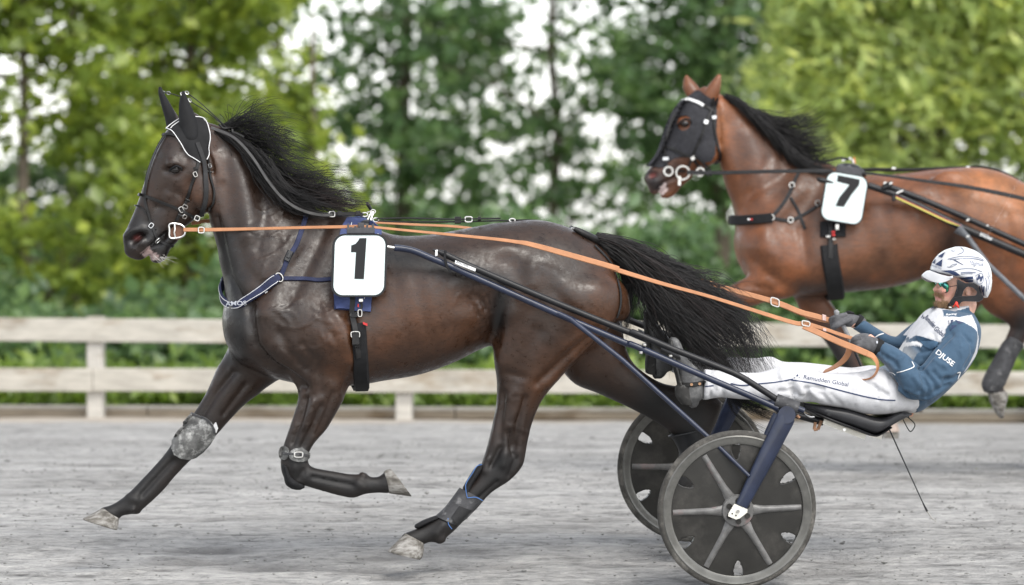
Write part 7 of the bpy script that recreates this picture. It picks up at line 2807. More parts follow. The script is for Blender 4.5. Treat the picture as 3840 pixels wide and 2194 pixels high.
    # beard: short hairs on chin and jaw
    strands('beard', simple('beard_hair', (.25, .16, .09), .6, var=.4, bump_s=0), dr, [
        gd(ZB, (-.012, -.012), (470, 1215), (455, 1265), (462, 1310)), gd(ZB, (-.035, -.035), (540, 1240), (535, 1300), (545, 1345)), gd(ZB, (-.046, -.046), (630, 1220), (630, 1290), (640, 1340)), gd(ZB, (-.052, -.05), (710, 1230), (712, 1280), (715, 1320))], 420, fr, 201, .0006, 5, .006, .004, .008, (.5, 1.0), .001)
    strands('moustache', simple('moustache_hair', (.36, .23, .13), .6, var=.3, bump_s=0), dr, [
        gd(ZB, (-.004, -.006), (428, 1035), (430, 1070), (440, 1095)), gd(ZB, (-.024, -.026), (505, 1045), (515, 1075), (520, 1100)), gd(ZB, (-.036, -.038), (570, 1080), (590, 1120), (600, 1165))], 160, fr, 202, .0006, 4, .003, .002, .004, (.6, 1.0), .001)

    # ---------------- trousers
    V, Fc = [], []
    w = -.125
    L([(ZA(585, 950), ZA(700, 1185), w + .03, .10), (ZA(520, 905), ZA(560, 1205), w, .105), (ZA(400, 930), ZA(415, 1203), w, .098), (ZA(270, 940), ZA(290, 1170), w, .09), (ZA(130, 938), ZA(140, 1145), w, .082),
       (Z8(1800, 775), Z8(1830, 1105), w, .075), (Z8(1600, 755), Z8(1620, 1098), w, .07), (Z8(1450, 752), Z8(1470, 1085), w, .068), (Z8(1250, 800), Z8(1250, 1080), w, .066), (Z8(1050, 797), Z8(1050, 1068), w, .066), (Z8(870, 782), Z8(860, 1052), w, .064),
       (Z8(760, 770), Z8(750, 1070), w, .062), (Z8(705, 762), Z8(688, 1082), w, .062)], n=30, pw=2.4, end=(1, .05))
    w = .13
    L([(ZA(560, 930), ZA(650, 1170), w - .03, .10), (ZA(470, 890), ZA(510, 1180), w, .10), (ZA(330, 905), ZA(345, 1140), w, .09), (ZA(150, 885), ZA(165, 1080), w, .08), (ZA(20, 872), ZA(30, 1060), w, .073),
       (Z8(1500, 690), Z8(1510, 930), w, .07), (Z8(1380, 640), Z8(1385, 900), w, .068), (Z8(1220, 655), Z8(1220, 890), w, .064), (Z8(1040, 645), Z8(1030, 870), w, .062), (Z8(800, 640), Z8(790, 850), w, .06), (Z8(560, 640), Z8(545, 820), w, .058), (Z8(400, 640), Z8(370, 800), w, .056)], n=30, pw=2.4, end=(1, .05))
    L([(ZA(440, 925), ZA(470, 1185), 0, .10), (ZA(530, 930), ZA(600, 1200), 0, .16), (ZA(620, 985), ZA(720, 1195), 0, .165), (ZA(680, 950), ZA(800, 1150), 0, .15)], n=30)
    me = fused('trousers', V, Fc, .0065, 4)
    z8 = lambda *q: [Z8(*p) for p in q]
    za = lambda *q: [ZA(*p) for p in q]
    z9 = lambda *q: [Z9(*p) for p in q]
    rr = random.Random(5)
    folds = [(z9((200, 130), (330, 130), (440, 190)), 9, -.007), (z9((330, 60), (350, 140), (330, 190)), 8, -.008), (z9((460, 100), (480, 180), (460, 240)), 9, -.009), (z9((480, 100), (560, 90), (640, 110)), 8, -.006), (z9((520, 130), (600, 200), (580, 250)), 9, .006),
             (z9((400, 60), (420, 140)), 8, .007), (z9((620, 150), (700, 240)), 9, -.005), (z9((720, 170), (840, 280)), 10, -.004), (z9((1150, 60), (1185, 140), (1290, 175)), 6, -.006), (z9((1185, 130), (1190, 200)), 5, -.005),
             (z8((760, 800), (790, 900), (770, 1040)), 8, -.007), (z8((830, 800), (850, 900), (830, 1030)), 8, .005), (z8((900, 810), (880, 930), (900, 1040)), 8, -.006), (z8((1000, 820), (980, 960)), 9, -.004), (z8((1100, 830), (1180, 900), (1100, 980)), 9, -.004),
             (z8((1400, 760), (1440, 860)), 9, -.006), (z8((1480, 760), (1490, 850)), 8, .006), (z8((1560, 770), (1540, 900), (1600, 1010)), 9, -.007), (za((380, 930), (430, 1000), (560, 1080)), 9, -.006), (za((150, 960), (260, 1000)), 10, -.003)]
    folds += [([(x, y), (x + rr.uniform(-25, 25), y + rr.uniform(25, 60))], rr.uniform(6, 10), rr.uniform(-.005, .004)) for x, y in [(rr.uniform(2650, 3350), rr.uniform(1390, 1530)) for _ in range(34)]]
    sculpt(me, fr, [(q[0], q[1], q[2] * 1.35) for q in folds])
    far = (.0, .3)
    sculpt(me, fr, [(z8((1300, 640), (1290, 740)), 8, -.007, 'n', far), (z8((1240, 660), (1230, 760)), 7, .006, 'n', far), (z8((1430, 650), (1470, 720)), 8, -.006, 'n', far), (z8((1160, 650), (1150, 740)), 8, -.005, 'n', far), (z8((1560, 690), (1580, 740)), 8, -.005, 'n', far)])
    Vn, Nn = mesh_np(me)
    px, w = side_px(fr, Vn)
    col = np.tile(np.array([.53, .53, .545]), (len(Vn), 1))
    d = seg_dist(px, za((385, 895), (420, 890)))
    stain = np.exp(-(d / 16) ** 2) * (w > .02)
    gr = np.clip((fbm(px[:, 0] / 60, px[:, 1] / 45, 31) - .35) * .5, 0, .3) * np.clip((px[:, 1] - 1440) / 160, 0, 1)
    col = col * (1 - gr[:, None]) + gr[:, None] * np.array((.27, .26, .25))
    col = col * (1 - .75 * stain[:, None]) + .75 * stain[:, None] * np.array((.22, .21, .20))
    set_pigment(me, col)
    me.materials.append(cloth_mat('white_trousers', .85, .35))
    me.polygons.foreach_set('use_smooth', [True] * len(me.polygons))
    tro = link(bpy.data.objects.new('trousers', me), dr)
    tb = bvh_of(tro)
    PRN = simple('navy_print', (.022, .035, .085), .6, var=.1, bump_s=0)
    mb = MB()
    for ln in (((712, 942), (800, 934)), ((970, 912), (1080, 932), (1250, 916), (1430, 898), (1600, 868))):
        strap(mb, tb, fr, z8(*ln), .0055, .001, .0008, -.19, 6)
    strap(mb, tb, fr, za((-60, 985), (0, 993), (100, 1010), (250, 1050), (400, 1088), (498, 1108)), .0055, .001, .0008, -.2, 6)
    strap(mb, tb, fr, za((500, 1110), (560, 1114), (612, 1116)), .0055, .001, .0008, -.2, 6)
    mb.each('side_stripe', PRN, tro)
    mb = MB()
    sh = text_shape('Ramudden Global', 0, .004)
    print_on(mb, sh, line_map(ZA(22, 977), ZA(308, 1027), 0, 15, sh), tb, fr, .0012, -.2)
    for tri in (((-14, 946), (-28, 962), (-10, 962)), ((-30, 966), (-44, 972), (-34, 975)), ((-4, 968), (-12, 972), (2, 974))):
        sp = flat_shape([ZA(*p) for p in tri], 5)
        print_on(mb, sp, lambda q: tuple(q), tb, fr, .0012, -.2)
    mb.build('lettering', PRN, tro)

    # ---------------- jacket
    V, Fc = [], []
    L([(ZA(500, 905), ZA(735, 1198), 0, .168), (ZA(570, 880), ZA(800, 1165), 0, .175), (ZA(640, 795), ZA(905, 1085), 0, .182), (ZA(690, 715), ZA(1010, 980), 0, .188), (ZA(738, 640), ZA(1090, 880), 0, .195),
       (ZA(782, 575), ZA(1135, 770), 0, .20), (ZA(835, 528), ZA(1148, 665), 0, .185), (ZA(885, 520), ZA(1128, 590), 0, .115), (ZA(918, 535), ZA(1112, 560), 0, .075)], n=32, pw=2.4, end=(.1, .2))
    w = -.2
    L([(ZA(985, 650), ZA(1140, 720), w + .03, .06), (ZA(930, 715), ZA(1118, 815), w, .068), (ZA(860, 795), ZA(1055, 930), w - .02, .067), (ZA(790, 885), ZA(975, 1020), w - .035, .062), (ZA(700, 960), ZA(880, 1095), w - .04, .058), (ZA(655, 1000), ZA(790, 1112), w - .04, .05)], n=26)
    L([(ZA(860, 985), ZA(745, 1105), w - .04, .055), (ZA(790, 915), ZA(660, 1045), w - .04, .06), (ZA(715, 850), ZA(605, 970), w - .03, .056), (ZA(640, 790), ZA(555, 900), w - .015, .05), (ZA(570, 752), ZA(505, 850), w, .043), (ZA(530, 738), ZA(478, 822), w + .01, .040)], n=26, end=(1, .1))
    w = .2
    L([(ZA(800, 560), ZA(900, 700), w - .04, .06), (ZA(740, 610), ZA(830, 740), w - .01, .066), (ZA(680, 655), ZA(750, 790), w + .02, .064), (ZA(640, 690), ZA(660, 800), w + .03, .056)], n=26)
    L([(ZA(690, 690), ZA(670, 800), w + .03, .056), (ZA(600, 705), ZA(560, 775), w + .02, .052), (ZA(500, 655), ZA(430, 710), w, .047), (ZA(410, 597), ZA(338, 655), w - .015, .04)], n=26, end=(1, .1))
    # stand-up collar
    L([(ZA(900, 565), ZA(1112, 585), 0, .078), (ZA(905, 545), ZA(1116, 540), 0, .073), (ZA(925, 530), ZA(1114, 496), 0, .068)], n=30, end=(.1, .05))
    me = fused('jacket', V, Fc, .0062, 3)
    ze = lambda *q: [ZE(*p) for p in q]
    folds = [(ze((1165, 780), (1230, 700), (1350, 560), (1480, 430)), 9, -.012), (ze((1165, 800), (1180, 950), (1160, 1100)), 8, -.008), (ze((1200, 830), (1290, 930), (1320, 1010)), 9, -.009), (ze((1290, 830), (1400, 950), (1440, 900)), 9, -.008),
             (ze((1200, 900), (1240, 1040), (1200, 1090)), 8, -.007), (ze((1400, 900), (1500, 900), (1560, 860)), 9, -.007), (ze((900, 840), (910, 930), (880, 960)), 8, -.008), (ze((920, 700), (1000, 640), (1050, 700)), 9, .006), (ze((780, 660), (860, 700), (910, 780)), 9, -.006),
             (ze((700, 570), (740, 640)), 8, -.005), (ze((1050, 700), (1090, 800), (1160, 790)), 8, -.007), (ze((880, 900), (960, 1040), (1100, 1110)), 9, -.010), (ze((1000, 1050), (1080, 1150), (1060, 1230)), 8, -.008), (ze((1250, 1080), (1330, 1020), (1450, 960)), 10, -.007),
             (ze((930, 1100), (1010, 1200)), 8, -.006), (ze((1100, 560), (1160, 620), (1280, 590)), 7, -.006), (ze((1010, 470), (1110, 500), (1250, 500), (1340, 520)), 7, -.006), (ze((760, 760), (860, 900), (920, 1050)), 10, -.005), (ze((1520, 560), (1560, 680), (1540, 800)), 9, -.005),
             (ze((1600, 420), (1690, 520), (1700, 640), (1620, 780)), 6, -.006), (ze((470, 330), (540, 430)), 8, -.005), (ze((620, 330), (690, 420)), 8, -.005), (ze((1300, 700), (1420, 780)), 9, .005), (ze((1090, 880), (1180, 1000)), 9, .006)]
    rr = random.Random(9)
    folds += [([ZE(x, y), ZE(x + rr.uniform(-70, 70), y + rr.uniform(-40, 110))], rr.uniform(6, 9), rr.uniform(-.0055, .004)) for x, y in [(rr.uniform(760, 1680), rr.uniform(420, 1150)) for _ in range(46)]]
    sculpt(me, fr, [(q[0], q[1], q[2] * 1.35) for q in folds])
    Vn, Nn = mesh_np(me)
    px, w = side_px(fr, Vn)
    pnear = proj(Vn)
    col = np.tile(np.array([.040, .078, .126]), (len(Vn), 1))
    white = (.53, .53, .545)
    front = ze((1290, 100), (1390, 180), (1400, 240), (1560, 250), (1690, 225), (1740, 330), (1765, 480), (1745, 640), (1640, 800), (1540, 905), (1560, 830), (1640, 760), (1712, 640), (1700, 540), (1600, 410), (1560, 400), (1460, 440), (1385, 470), (1350, 520), (1100, 440), (1040, 480), (1020, 440), (1100, 320), (1190, 200))
    torso = np.abs(w) < .19
    isw = in_poly(px, front)
    col[isw & torso] = white
    band = in_poly(px, ze((930, 600), (985, 470), (1010, 440), (1000, 520), (1110, 500), (1310, 570), (1285, 600), (1100, 545), (980, 560), (950, 640)))
    col[band & (np.abs(w) < .15)] = (.62, .62, .62)
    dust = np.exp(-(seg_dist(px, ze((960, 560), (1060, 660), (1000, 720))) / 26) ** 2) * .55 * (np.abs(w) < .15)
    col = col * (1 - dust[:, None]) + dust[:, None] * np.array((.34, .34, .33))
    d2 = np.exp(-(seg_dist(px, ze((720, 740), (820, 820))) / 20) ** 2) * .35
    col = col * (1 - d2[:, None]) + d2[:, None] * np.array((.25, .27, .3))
    collar = in_poly(px, ze((1385, 175), (1430, 172), (1560, 150), (1706, 95), (1720, 40), (1560, 40), (1400, 130)))
    rim = seg_dist(px, ze((1395, 190), (1500, 165), (1600, 140), (1705, 100))) < 9
    col[rim & (np.abs(w) < .1)] = white
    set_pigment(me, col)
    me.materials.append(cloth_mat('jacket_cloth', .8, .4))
    me.polygons.foreach_set('use_smooth', [True] * len(me.polygons))
    jk = link(bpy.data.objects.new('jacket', me), dr)
    jb = bvh_of(jk)
    WPR = PIPING
    mb = MB()
    sh = text_shape('DJUSE', 0, .012)
    print_on(mb, sh, line_map(ZE(1310, 630), ZE(1485, 768), 0, 19, sh), jb, fr, .0015, -.25)
    mb.build('sleeve_lettering', WPR, jk)
    mb = MB()
    sh = text_shape('Ramudden', 0, .014)
    print_on(mb, sh, line_map(ZE(1195, 262), ZE(1290, 365), 0, 18, sh), jb, fr, .0015, -.1)
    sh = text_shape('Global', 0, .014)
    print_on(mb, sh, line_map(ZE(1293, 382), ZE(1385, 458), 0, 18, sh), jb, fr, .0015, -.1)
    for tri in (((1185, 215), (1160, 262), (1182, 250)), ((1195, 240), (1175, 270), (1195, 268)), ((1470, 282), (1500, 278), (1478, 330)), ((1512, 280), (1603, 305), (1555, 325)), ((1480, 335), (1540, 335), (1475, 385)), ((1275, 140), (1330, 142), (1265, 165))):
        print_on(mb, flat_shape([ZE(*p) for p in tri], 4), lambda q: tuple(q), jb, fr, .0015, -.1)
    sh = text_shape('Ramudden Global', 0, .012)
    print_on(mb, sh, line_map(ZE(1440, 288), ZE(1462, 395), 0, 6, sh), jb, fr, .0015, -.1)
    mb.build('chest_lettering', PRN, jk)
    mb = MB()
    sh = text_shape('Racing', .2, .014)
    print_on(mb, sh, line_map(ZE(1420, 236), ZE(1535, 226), 0, 7, sh), jb, fr, .0015, -.07)
    mb.build('collar_lettering', WPR, jk)
    mb = MB()
    for ln, wd_ in ((((905, 832), (980, 815), (1080, 775), (1075, 740), (1060, 715)), .004), (((830, 832), (865, 838), (890, 858)), .003)):
        strap(mb, jb, fr, ze(*ln), wd_, .001, .001, -.22, 5)
    for ln in (((682, 458), (720, 435), (765, 424)),):
        P_, N_ = on_body(jb, fr, spline(ze(*ln), 5), .001, .2)
        mb.ribbon(P_, N_, .005, .001)
    strap(mb, jb, fr, ze((1540, 835), (1570, 830), (1555, 870), (1545, 900)), .006, .001, .001, -.15, 4)
    mb.each('piping', WPR, jk)
    mb = MB()
    fl = patch(jb, fr, ze((1112, 455), (1150, 450), (1345, 512), (1335, 560), (1290, 590), (1205, 565), (1140, 505)), 8, .002, .003, w=-.1, mb=mb)
    mb.build('pocket_flap', simple('navy_cloth', (.036, .075, .125), .85, var=.3, vscale=20), jk)

    # ---------------- gloves
    GLV = simple('grey_glove', (.085, .085, .09), .75, var=.35, vscale=30, bump_s=.5, bscale=150, dirt=((.17, .17, .17), .62, 40))

    def glove(palm, fingers, thumb, cuff):
        V, Fc = [], []
        L2_ = lambda secs, **k: loft(secs, fr, V=V, Fc=Fc, **k)
        L2_(palm, n=20, k=4)
        for fg in fingers + [thumb]:
            rows = spline([tuple(P(ZA(x, y), w)) + (r_,) for x, y, w, r_ in fg], 4)
            mb = MB().tube([Vector(q[:3]) for q in rows], [q[3] for q in rows], 10)
            b0 = len(V)
            V += mb.V
            Fc += [tuple(i + b0 for i in q_) for q_ in mb.F]
            e = Vector(rows[-1][:3])
            ball(e, f * rows[-1][3], U * rows[-1][3], l * rows[-1][3], 10, 6, V, Fc)
        me = fused('glove', V, Fc, .0034, 2)
        me.materials.append(GLV)
        me.polygons.foreach_set('use_smooth', [True] * len(me.polygons))
        g = link(bpy.data.objects.new('glove', me), dr)
        Vc, Fq = loft(cuff, fr, n=20, k=3, end=(0, 0))
        MB().add(Vc, Fq).build('cuff', NEOPRENE, g)
        return g
    wn = -.19
    g1 = glove([(ZA(530, 738), ZA(488, 818), wn, .028), (ZA(490, 715), ZA(452, 815), wn, .032), (ZA(440, 703), ZA(410, 806), wn - .004, .033), (ZA(395, 708), ZA(372, 796), wn - .004, .028)],
               [[(392, 716 + 22 * i, wn - .02, .0125 - .0007 * i), (352 + 6 * i, 724 + 21 * i, wn - .018, .0118 - .0007 * i), (338 + 8 * i, 740 + 19 * i, wn + .004, .011 - .0007 * i), (356 + 7 * i, 752 + 16 * i, wn + .026, .010 - .0006 * i), (385, 752 + 14 * i, wn + .03, .009)] for i in range(4)],
               [(455, 712, wn + .012, .013), (415, 702, wn + .022, .0125), (375, 706, wn + .022, .0115), (345, 722, wn + .012, .0105), (338, 733, wn + .004, .009)],
               [(ZA(540, 735), ZA(490, 830), wn, .036), (ZA(505, 712), ZA(462, 826), wn, .036)])
    MB().box(P(ZA(495, 742), wn - .038), .006, .010, .004, (f, U, l)).build('cuff_badge', PALE_PRINT, g1)
    wf = .185
    g2 = glove([(ZA(408, 585), ZA(345, 645), wf, .028), (ZA(370, 570), ZA(315, 645), wf, .032), (ZA(320, 560), ZA(275, 640), wf, .034), (ZA(280, 560), ZA(245, 630), wf, .028)],
               [[(300 - 6 * i, 568 + 17 * i, wf - .022 + .002 * i, .0125), (258 - 4 * i, 574 + 18 * i, wf - .034, .012), (222 + 2 * i, 584 + 19 * i, wf - .030, .0115), (198 + 4 * i, 596 + 17 * i, wf - .008, .0105), (212 + 4 * i, 606 + 14 * i, wf + .014, .0098)] for i in range(4)],
               [(330, 590, wf - .03, .0135), (285, 612, wf - .042, .0125), (245, 632, wf - .044, .0118), (218, 645, wf - .036, .0105)],
               [(ZA(412, 578), ZA(350, 652), wf, .036), (ZA(385, 562), ZA(332, 650), wf, .036)])
    MB().tube([P(ZA(285, 556), wf), P(ZA(315, 550), wf), P(ZA(348, 558), wf)], [.004, .008, .004], 8).build('strap', NEOPRENE, g2)

    # ---------------- boots
    BT = simple('dusty_black_boot', (.07, .07, .071), .42, var=.4, vscale=14, bump_s=.2, bscale=90, dirt=((.19, .19, .188), .48, 11))
    SOLE = simple('boot_sole', (.035, .034, .033), .8, var=.4, vscale=30, bump_s=.5, dirt=((.15, .147, .14), .55, 20))
    for w, secs, heel, sole in ((-.13, [((352, 485), (466, 505), .038), ((372, 590), (503, 602), .044), ((398, 690), (560, 692), .048), ((425, 800), (640, 765), .046), ((438, 890), (700, 830), .045), ((445, 960), (706, 925), .046), ((480, 1050), (700, 1040), .044), ((540, 1115), (650, 1090), .034)],
                                 [((432, 925), (590, 930), .044), ((412, 950), (585, 960), .046), ((415, 1040), (580, 1060), .044), ((470, 1118), (580, 1128), .036)], [((345, 470), (380, 475)), ((352, 590), (388, 585)), ((385, 720), (415, 700)), ((420, 840), (445, 830)), ((440, 930), (470, 925))]),
                                (.13, [((103, 192), (216, 215), .038), ((107, 310), (238, 325), .044), ((120, 420), (330, 430), .048), ((128, 530), (395, 550), .046), ((122, 640), (420, 650), .045), ((140, 730), (400, 760), .044), ((180, 800), (330, 795), .034)],
                                 [((115, 640), (230, 640), .044), ((108, 700), (225, 710), .046), ((112, 800), (215, 826), .04)], [((97, 190), (125, 195)), ((97, 320), (125, 318)), ((112, 430), (140, 425)), ((122, 560), (150, 555)), ((116, 640), (150, 640))])):
        V, Fc = loft([(Z8(*a), Z8(*b), w, h_) for a, b, h_ in secs], fr, n=26, k=4, pw=2.4)
        bt = MB().add(V, Fc).build('boot', BT, dr)
        V, Fc = loft([(Z8(*a), Z8(*b), w, h_) for a, b, h_ in heel], fr, n=22, k=4, pw=3, end=(.1, .2))
        MB().add(V, Fc).build('heel', SOLE, bt)
        V, Fc = loft([(Z8(*a), Z8(*b), w, .032 + .012 * min(i, 2) / 2) for i, (a, b) in enumerate(sole)], fr, n=20, k=4, pw=4, end=(.3, .3))
        MB().add(V, Fc).build('sole', SOLE, bt)
        if w < 0:
            bb = bvh_of(bt)
            st_ = strap(MB(), bb, fr, z8((442, 905), (480, 922), (560, 925), (640, 915), (712, 898)), .019, .003, .002, w - .045, 5).build('spur_strap', LEATHER, bt)
            mb = MB()
            for q in ((572, 922), (654, 914)):
                c = hit(bb, Z8(*q))[0] - l * .004
                mb.tube([c, c - l * .004], .0062, 10)
            mb.each('stud', simple('copper', (.55, .33, .2), .3, metal=1.0), bt)
        else:
            V, Fc = loft([(Z8(358, 740), Z8(470, 640), w, .047), (Z8(385, 800), Z8(480, 780), w, .05)], fr, n=20, k=3, end=(.2, .2))
            MB().add(V, Fc).build('cuff', PIPING, bt)

    # ---------------- helmet
    HW = simple('helmet_white', (.52, .525, .54), .25, var=.03, bump_s=0, coat=.5)
    HB = simple('helmet_black', (.022, .022, .024), .5, var=.5, vscale=18, bump_s=.2, dirt=((.12, .12, .12), .64, 22))
    V, Fc = loft([(ZB(820, 139), ZB(1060, 146), 0, .038), (ZB(660, 190), ZB(1220, 205), 0, .066), (ZB(530, 275), ZB(1345, 292), 0, .088), (ZB(432, 390), ZB(1455, 420), 0, .103), (ZB(382, 500), ZB(1520, 560), 0, .111), (ZB(364, 588), ZB(1543, 690), 0, .115), (ZB(420, 640), ZB(1545, 760), 0, .1155),
                  (ZB(790, 742), ZB(1540, 830), 0, .114), (ZB(1010, 846), ZB(1525, 930), 0, .111), (ZB(1200, 930), ZB(1490, 1020), 0, .104), (ZB(1300, 1060), ZB(1430, 1120), 0, .09)], fr, n=40, k=5, pw=2.25, end=(.12, .3))
    hm = MB().add(V, Fc).build('helmet', HW, dr)
    hb = bvh_of(hm)
    # peak
    V, Fc = [], []
    rimp = [((365, 592), 0.0, (190, 682)), ((372, 600), -.03, (232, 708)), ((420, 622), -.058, (330, 762)), ((520, 660), -.082, (440, 800)), ((640, 692), -.099, (545, 812)), ((740, 712), -.109, (660, 790)), ((800, 720), -.114, (790, 722))]
    rimp = [((a[0], a[1]), w, b) for a, w, b in rimp]
    rows = spline([(*ZB(*a), w, *ZB(*b)) for a, w, b in rimp], 4)
    grid = []
    for r0 in rows:
        a = P((r0[0], r0[1]), r0[2] * .98)
        b = P((r0[3], r0[4]), r0[2] * .92)
        grid.append([a.lerp(b, t) + U * (.006 * math.sin(math.pi * t)) for t in np.linspace(0, 1, 6)])
    full = [[fr.mirror(p) for p in g] for g in grid[::-1]] + grid[1:]
    m, n = len(full), 6
    V = [p for g in full for p in g] + [p - U * .005 for g in full for p in g]
    o_ = m * n
    for i in range(m - 1):
        for j in range(n - 1):
            q = (i * n + j, i * n + j + 1, (i + 1) * n + j + 1, (i + 1) * n + j)
            Fc += [q, tuple(k + o_ for k in q[::-1])]
        Fc.append((i * n + n - 1, o_ + i * n + n - 1, o_ + (i + 1) * n + n - 1, (i + 1) * n + n - 1))
        Fc.append((i * n, (i + 1) * n, o_ + (i + 1) * n, o_ + i * n))
    MB().add(V, Fc).build('peak', HW, hm)
    # ear and chin harness: a leather shell with an ear hole
    ov = [(885, 762), (960, 800), (1040, 842), (1120, 848), (1205, 838), (1275, 876), (1310, 940), (1330, 1020), (1385, 1090), (1400, 1112), (1370, 1160), (1300, 1198), (1140, 1192), (1010, 1192), (960, 1215), (915, 1268), (850, 1280), (770, 1275), (718, 1240), (760, 1170), (820, 1090), (868, 940)]
    hole = [(1060, 918), (1110, 908), (1170, 918), (1230, 960), (1268, 1010), (1258, 1062), (1230, 1085), (1120, 1094), (1010, 1098), (975, 1090), (985, 1045), (1010, 975)]
    comb = MB()
    comb.add([v.co.copy() for v in hm.data.vertices], [tuple(p.vertices) for p in hm.data.polygons])
    for s in (-1, 1):
        Pq, T = tri_patch(zb(*ov), 9, [zb(*hole)])
        mb = MB()
        top, bot = [], []
        for p in Pq:
            t = np.clip((p[1] - ZB(0, 850)[1]) / (ZB(0, 1280)[1] - ZB(0, 850)[1]), 0, 1)
            fx = np.clip((p[0] - ZB(720, 0)[0]) / (ZB(1000, 0)[0] - ZB(720, 0)[0]), 0, 1)
            wv = .118 - .030 * t - .024 * (1 - fx) ** 1.5
            q = P(tuple(p), -wv)
            q2 = P(tuple(p), -wv + .010)
            if s > 0:
                q, q2 = fr.mirror(q), fr.mirror(q2)
            top.append(q)
            bot.append(q2)
        n = len(top)
        Ff = [tuple(t) for t in T] + [tuple(i + n for i in t[::-1]) for t in T]
        ed = {}
        for t in T:
            for a, b in ((t[0], t[1]), (t[1], t[2]), (t[2], t[0])):
                ed[(a, b)] = 1
        for (a, b) in ed:
            if (b, a) not in ed:
                Ff.append((a, a + n, b + n, b))
        mb.add(top + bot, Ff)
        es = mb.build('ear_strap', HB, hm)
        if s < 0:
            eb = bvh_of(es)
            pp = MB()
            for lp in (hole + [hole[0]], [(868, 780), (885, 950), (850, 1060), (800, 1150), (750, 1210)], [(810, 1130), (900, 1110), (985, 1098)], [(960, 1215), (1010, 1194), (1140, 1196), (1300, 1200), (1385, 1150)]):
                P_, N_ = on_body(eb, fr, spline(zb(*lp), 4), .001, -.1)
                pp.tube(P_, .0009, 5)
            pp.each('seam', GREY_PLASTIC, es)
    MB().tube([P(ZB(745, 1240), -.07), P(ZB(640, 1330), -.03), P(ZB(600, 1350), 0), fr.mirror(P(ZB(640, 1330), -.03)), fr.mirror(P(ZB(745, 1240), -.07))], .005, 8).build('chin_strap', HB, hm)
    mb = MB()
    V, Fc = loft([(ZB(845, 1210), ZB(895, 1215), -.084, .004), (ZB(835, 1250), ZB(905, 1270), -.086, .005), (ZB(865, 1300), ZB(925, 1325), -.084, .004)], fr, n=12, k=3)
    mb.add(V, Fc)
    V, Fc = loft([(ZB(838, 1230), ZB(850, 1245), -.084, .003), (ZB(795, 1300), ZB(815, 1305), -.08, .003)], fr, n=10, k=3)
    mb.add(V, Fc)
    mb.build('red_buckle', simple('red_nylon', (.62, .045, .03), .5, var=.15), hm)
    MB().box(P(ZB(745, 1310), -.06), .012, .008, .008, (f, U, l), bev=.002).build('strap_ring', STEEL, hm)
    # painted decoration of the helmet
    mb = MB()
    polys = [((650, 243), (592, 352), (512, 322)), ((598, 380), (582, 525), (458, 480)), ((472, 368), (448, 470), (405, 450)),
             ((560, 600), (760, 590), (850, 620), (942, 686), (850, 690), (720, 640)), ((362, 575), (560, 640), (830, 708), (835, 716), (555, 650), (362, 586)),
             ((910, 730), (1185, 712), (1190, 760), (975, 768)), ((985, 780), (1192, 772), (1196, 808), (1050, 815)), ((800, 392), (850, 395), (1022, 497), (990, 490)),
             ((1310, 900), (1330, 890), (1372, 1100), (1350, 1085)), ((1390, 900), (1412, 900), (1410, 1085), (1392, 1080)), ((880, 740), (895, 738), (1045, 838), (1015, 836)), ((1345, 880), (1365, 872), (1392, 1010), (1378, 1020))]
    for q in polys:
        print_on(mb, flat_shape(zb(*q), 4), lambda q_: tuple(q_), hb, fr, .0028, -.11)
    sh = text_shape('M', .0, .05)
    print_on(mb, sh, line_map(ZB(1258, 770), ZB(1352, 806), 0, 19, sh), hb, fr, .003, -.11)
    mb.build('decoration', PRN, hm)
    mb = MB()
    sh = text_shape('Magnus', .4, -.004)
    print_on(mb, sh, line_map(ZB(1095, 480), ZB(1385, 515), 0, 17, sh), hb, fr, .0025, -.11)
    sh = text_shape('Ramudden Global', 0, .006)
    print_on(mb, sh, line_map(ZB(388, 508), ZB(575, 578), 0, 7, sh), hb, fr, .003, -.06)
    for ln, wd_ in ((((700, 378), (850, 338), (1000, 322), (1150, 328), (1290, 350), (1400, 400)), .0016), (((740, 384), (900, 372), (1080, 366), (1240, 372), (1380, 412)), .0022), (((770, 205), (810, 228), (840, 214)), .0012), (((950, 150), (1000, 200), (985, 250), (890, 288)), .0018),
                    (((690, 525), (760, 530), (880, 470), (800, 480), (720, 540)), .0012), (((800, 600), (1000, 560), (1200, 566), (1360, 620)), .0016), (((950, 640), (1100, 628), (1240, 640)), .0025), (((950, 668), (1100, 655), (1180, 662)), .0018), (((1240, 690), (1360, 655), (1385, 810), (1290, 850), (1240, 690)), .0014), (((1470, 700), (1500, 800), (1480, 960)), .0016), (((1430, 740), (1455, 860), (1450, 1000)), .0022), (((1470, 610), (1510, 720)), .0012)):
        strap(mb, hb, fr, zb(*ln), wd_ * 1.7, .0006, .0022, -.11, 6)
    mb.build('line_art', simple('grey_blue_print', (.14, .16, .23), .5, bump_s=0), hm)

    # ---------------- sunglasses
    sg = MB()
    m, nt, b = new_mat('green_mirror_lens')
    nl = noise(nt, 22, 1, .3)
    rl = ramp(nt, nl.outputs['Fac'], [(.35, (.02, .03, .06)), (.5, (.06, .36, .20)), (.65, (.16, .50, .55))])
    nt.links.new(rl.outputs['Color'], b.inputs['Base Color'])
    b.inputs['Metallic'].default_value = .85
    b.inputs['Roughness'].default_value = .08
    frame_ = link(bpy.data.objects.new('sunglasses', None), dr)
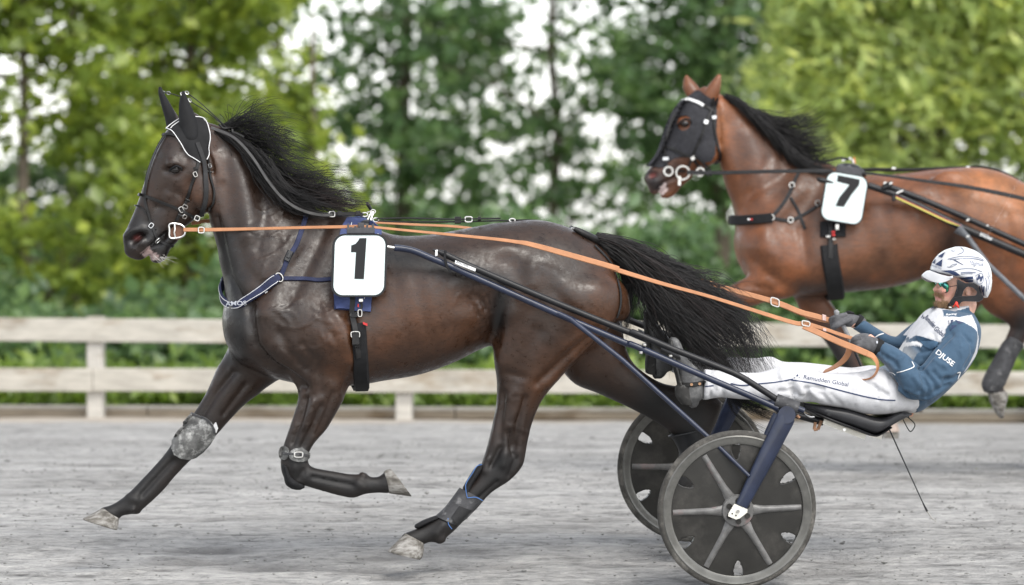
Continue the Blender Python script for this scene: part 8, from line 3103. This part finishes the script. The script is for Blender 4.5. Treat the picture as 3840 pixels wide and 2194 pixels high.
    def lens(pts, ws, nm):
        A = [P(ZB(*p), w) for p, w in zip(pts, ws)]
        c = sum(A, Vector()) / len(A)
        nrm = (f * .7 - l * .7 if ws[0] < 0.03 else f * .8 + l * .6)
        Vv = A + [c + nrm * .004] + [p - nrm * .003 for p in A]
        n = len(A)
        Ff = [(i, (i + 1) % n, n) for i in range(n)] + [(i, n + 1 + i, n + 1 + (i + 1) % n, (i + 1) % n) for i in range(n)] + [tuple(range(n + 1, 2 * n + 1))]
        o = MB().add(Vv, Ff).build(nm, m, frame_)
        sg.tube([Vector(q) for q in spline([tuple(p) for p in A], 3, True)] + [A[0]], .0013, 6, cap=False)
    lens(((515, 828), (560, 805), (620, 802), (672, 826), (708, 880), (716, 930), (705, 995), (672, 1022), (625, 1012), (578, 958), (540, 890)), (-.026, -.036, -.050, -.060, -.070, -.072, -.069, -.062, -.052, -.042, -.032), 'lens')
    lens(((486, 826), (462, 812), (440, 815), (442, 850), (455, 880), (470, 862)), (.008, .03, .05, .052, .04, .014), 'lens')
    sg.tube([P(ZB(512, 835), -.026), P(ZB(495, 822), -.01), P(ZB(486, 826), .008)], .0014, 6)
    sg.tube([P(ZB(712, 915), -.073), P(ZB(800, 900), -.084), P(ZB(885, 888), -.09)], .0016, 6)
    sg.build('frame', BLACK_PLASTIC, frame_)

    # ---------------- whip
    wp = thing('whip', P(ZA(230, 545), .15), 'long thin driving whip with grey handle held in the driver\'s far hand', 'whip')
    GH = simple('grey_handle', (.22, .22, .225), .45, var=.2, vscale=60, bump_s=.3, bscale=200)
    MB().tube([P(ZA(228, 538), .152), P(ZA(236, 552), .152), P(ZA(240, 575), .153), P(ZA(280, 640), .157), P(ZA(330, 745), .165)], [.0085, .013, .0085, .0095, .0085], 12).build('handle', GH, wp)
    MB().tube([P(ZA(330, 745), .165), P(ZA(350, 800), .17), P(ZA(388, 890), .18), P(ZA(470, 1060), .2), P(Z9(1282, 455), .24), P(Z9(1420, 760), .24), P(Z9(1580, 1110), .24), P(Z9(1650, 1262), .24)], [.007, .006, .0045, .004, .0034, .003, .0026, .0024], 8).build('shaft', BLACK_PLASTIC, wp)
    MB().tube([P(Z9(1648, 1258), .24), P(Z9(1668, 1300), .24), P(Z9(1690, 1340), .24)], [.003, .004, .005], 8).build('knot', WEB, wp)
    MB().tube([P(Z9(1690, 1340), .24), P(Z9(1740, 1415), .24), P(Z9(1785, 1450), .24)], [.0035, .0022, .0018], 6).build('lash', simple('pale_lash', (.3, .29, .27), .7), wp)


driver()
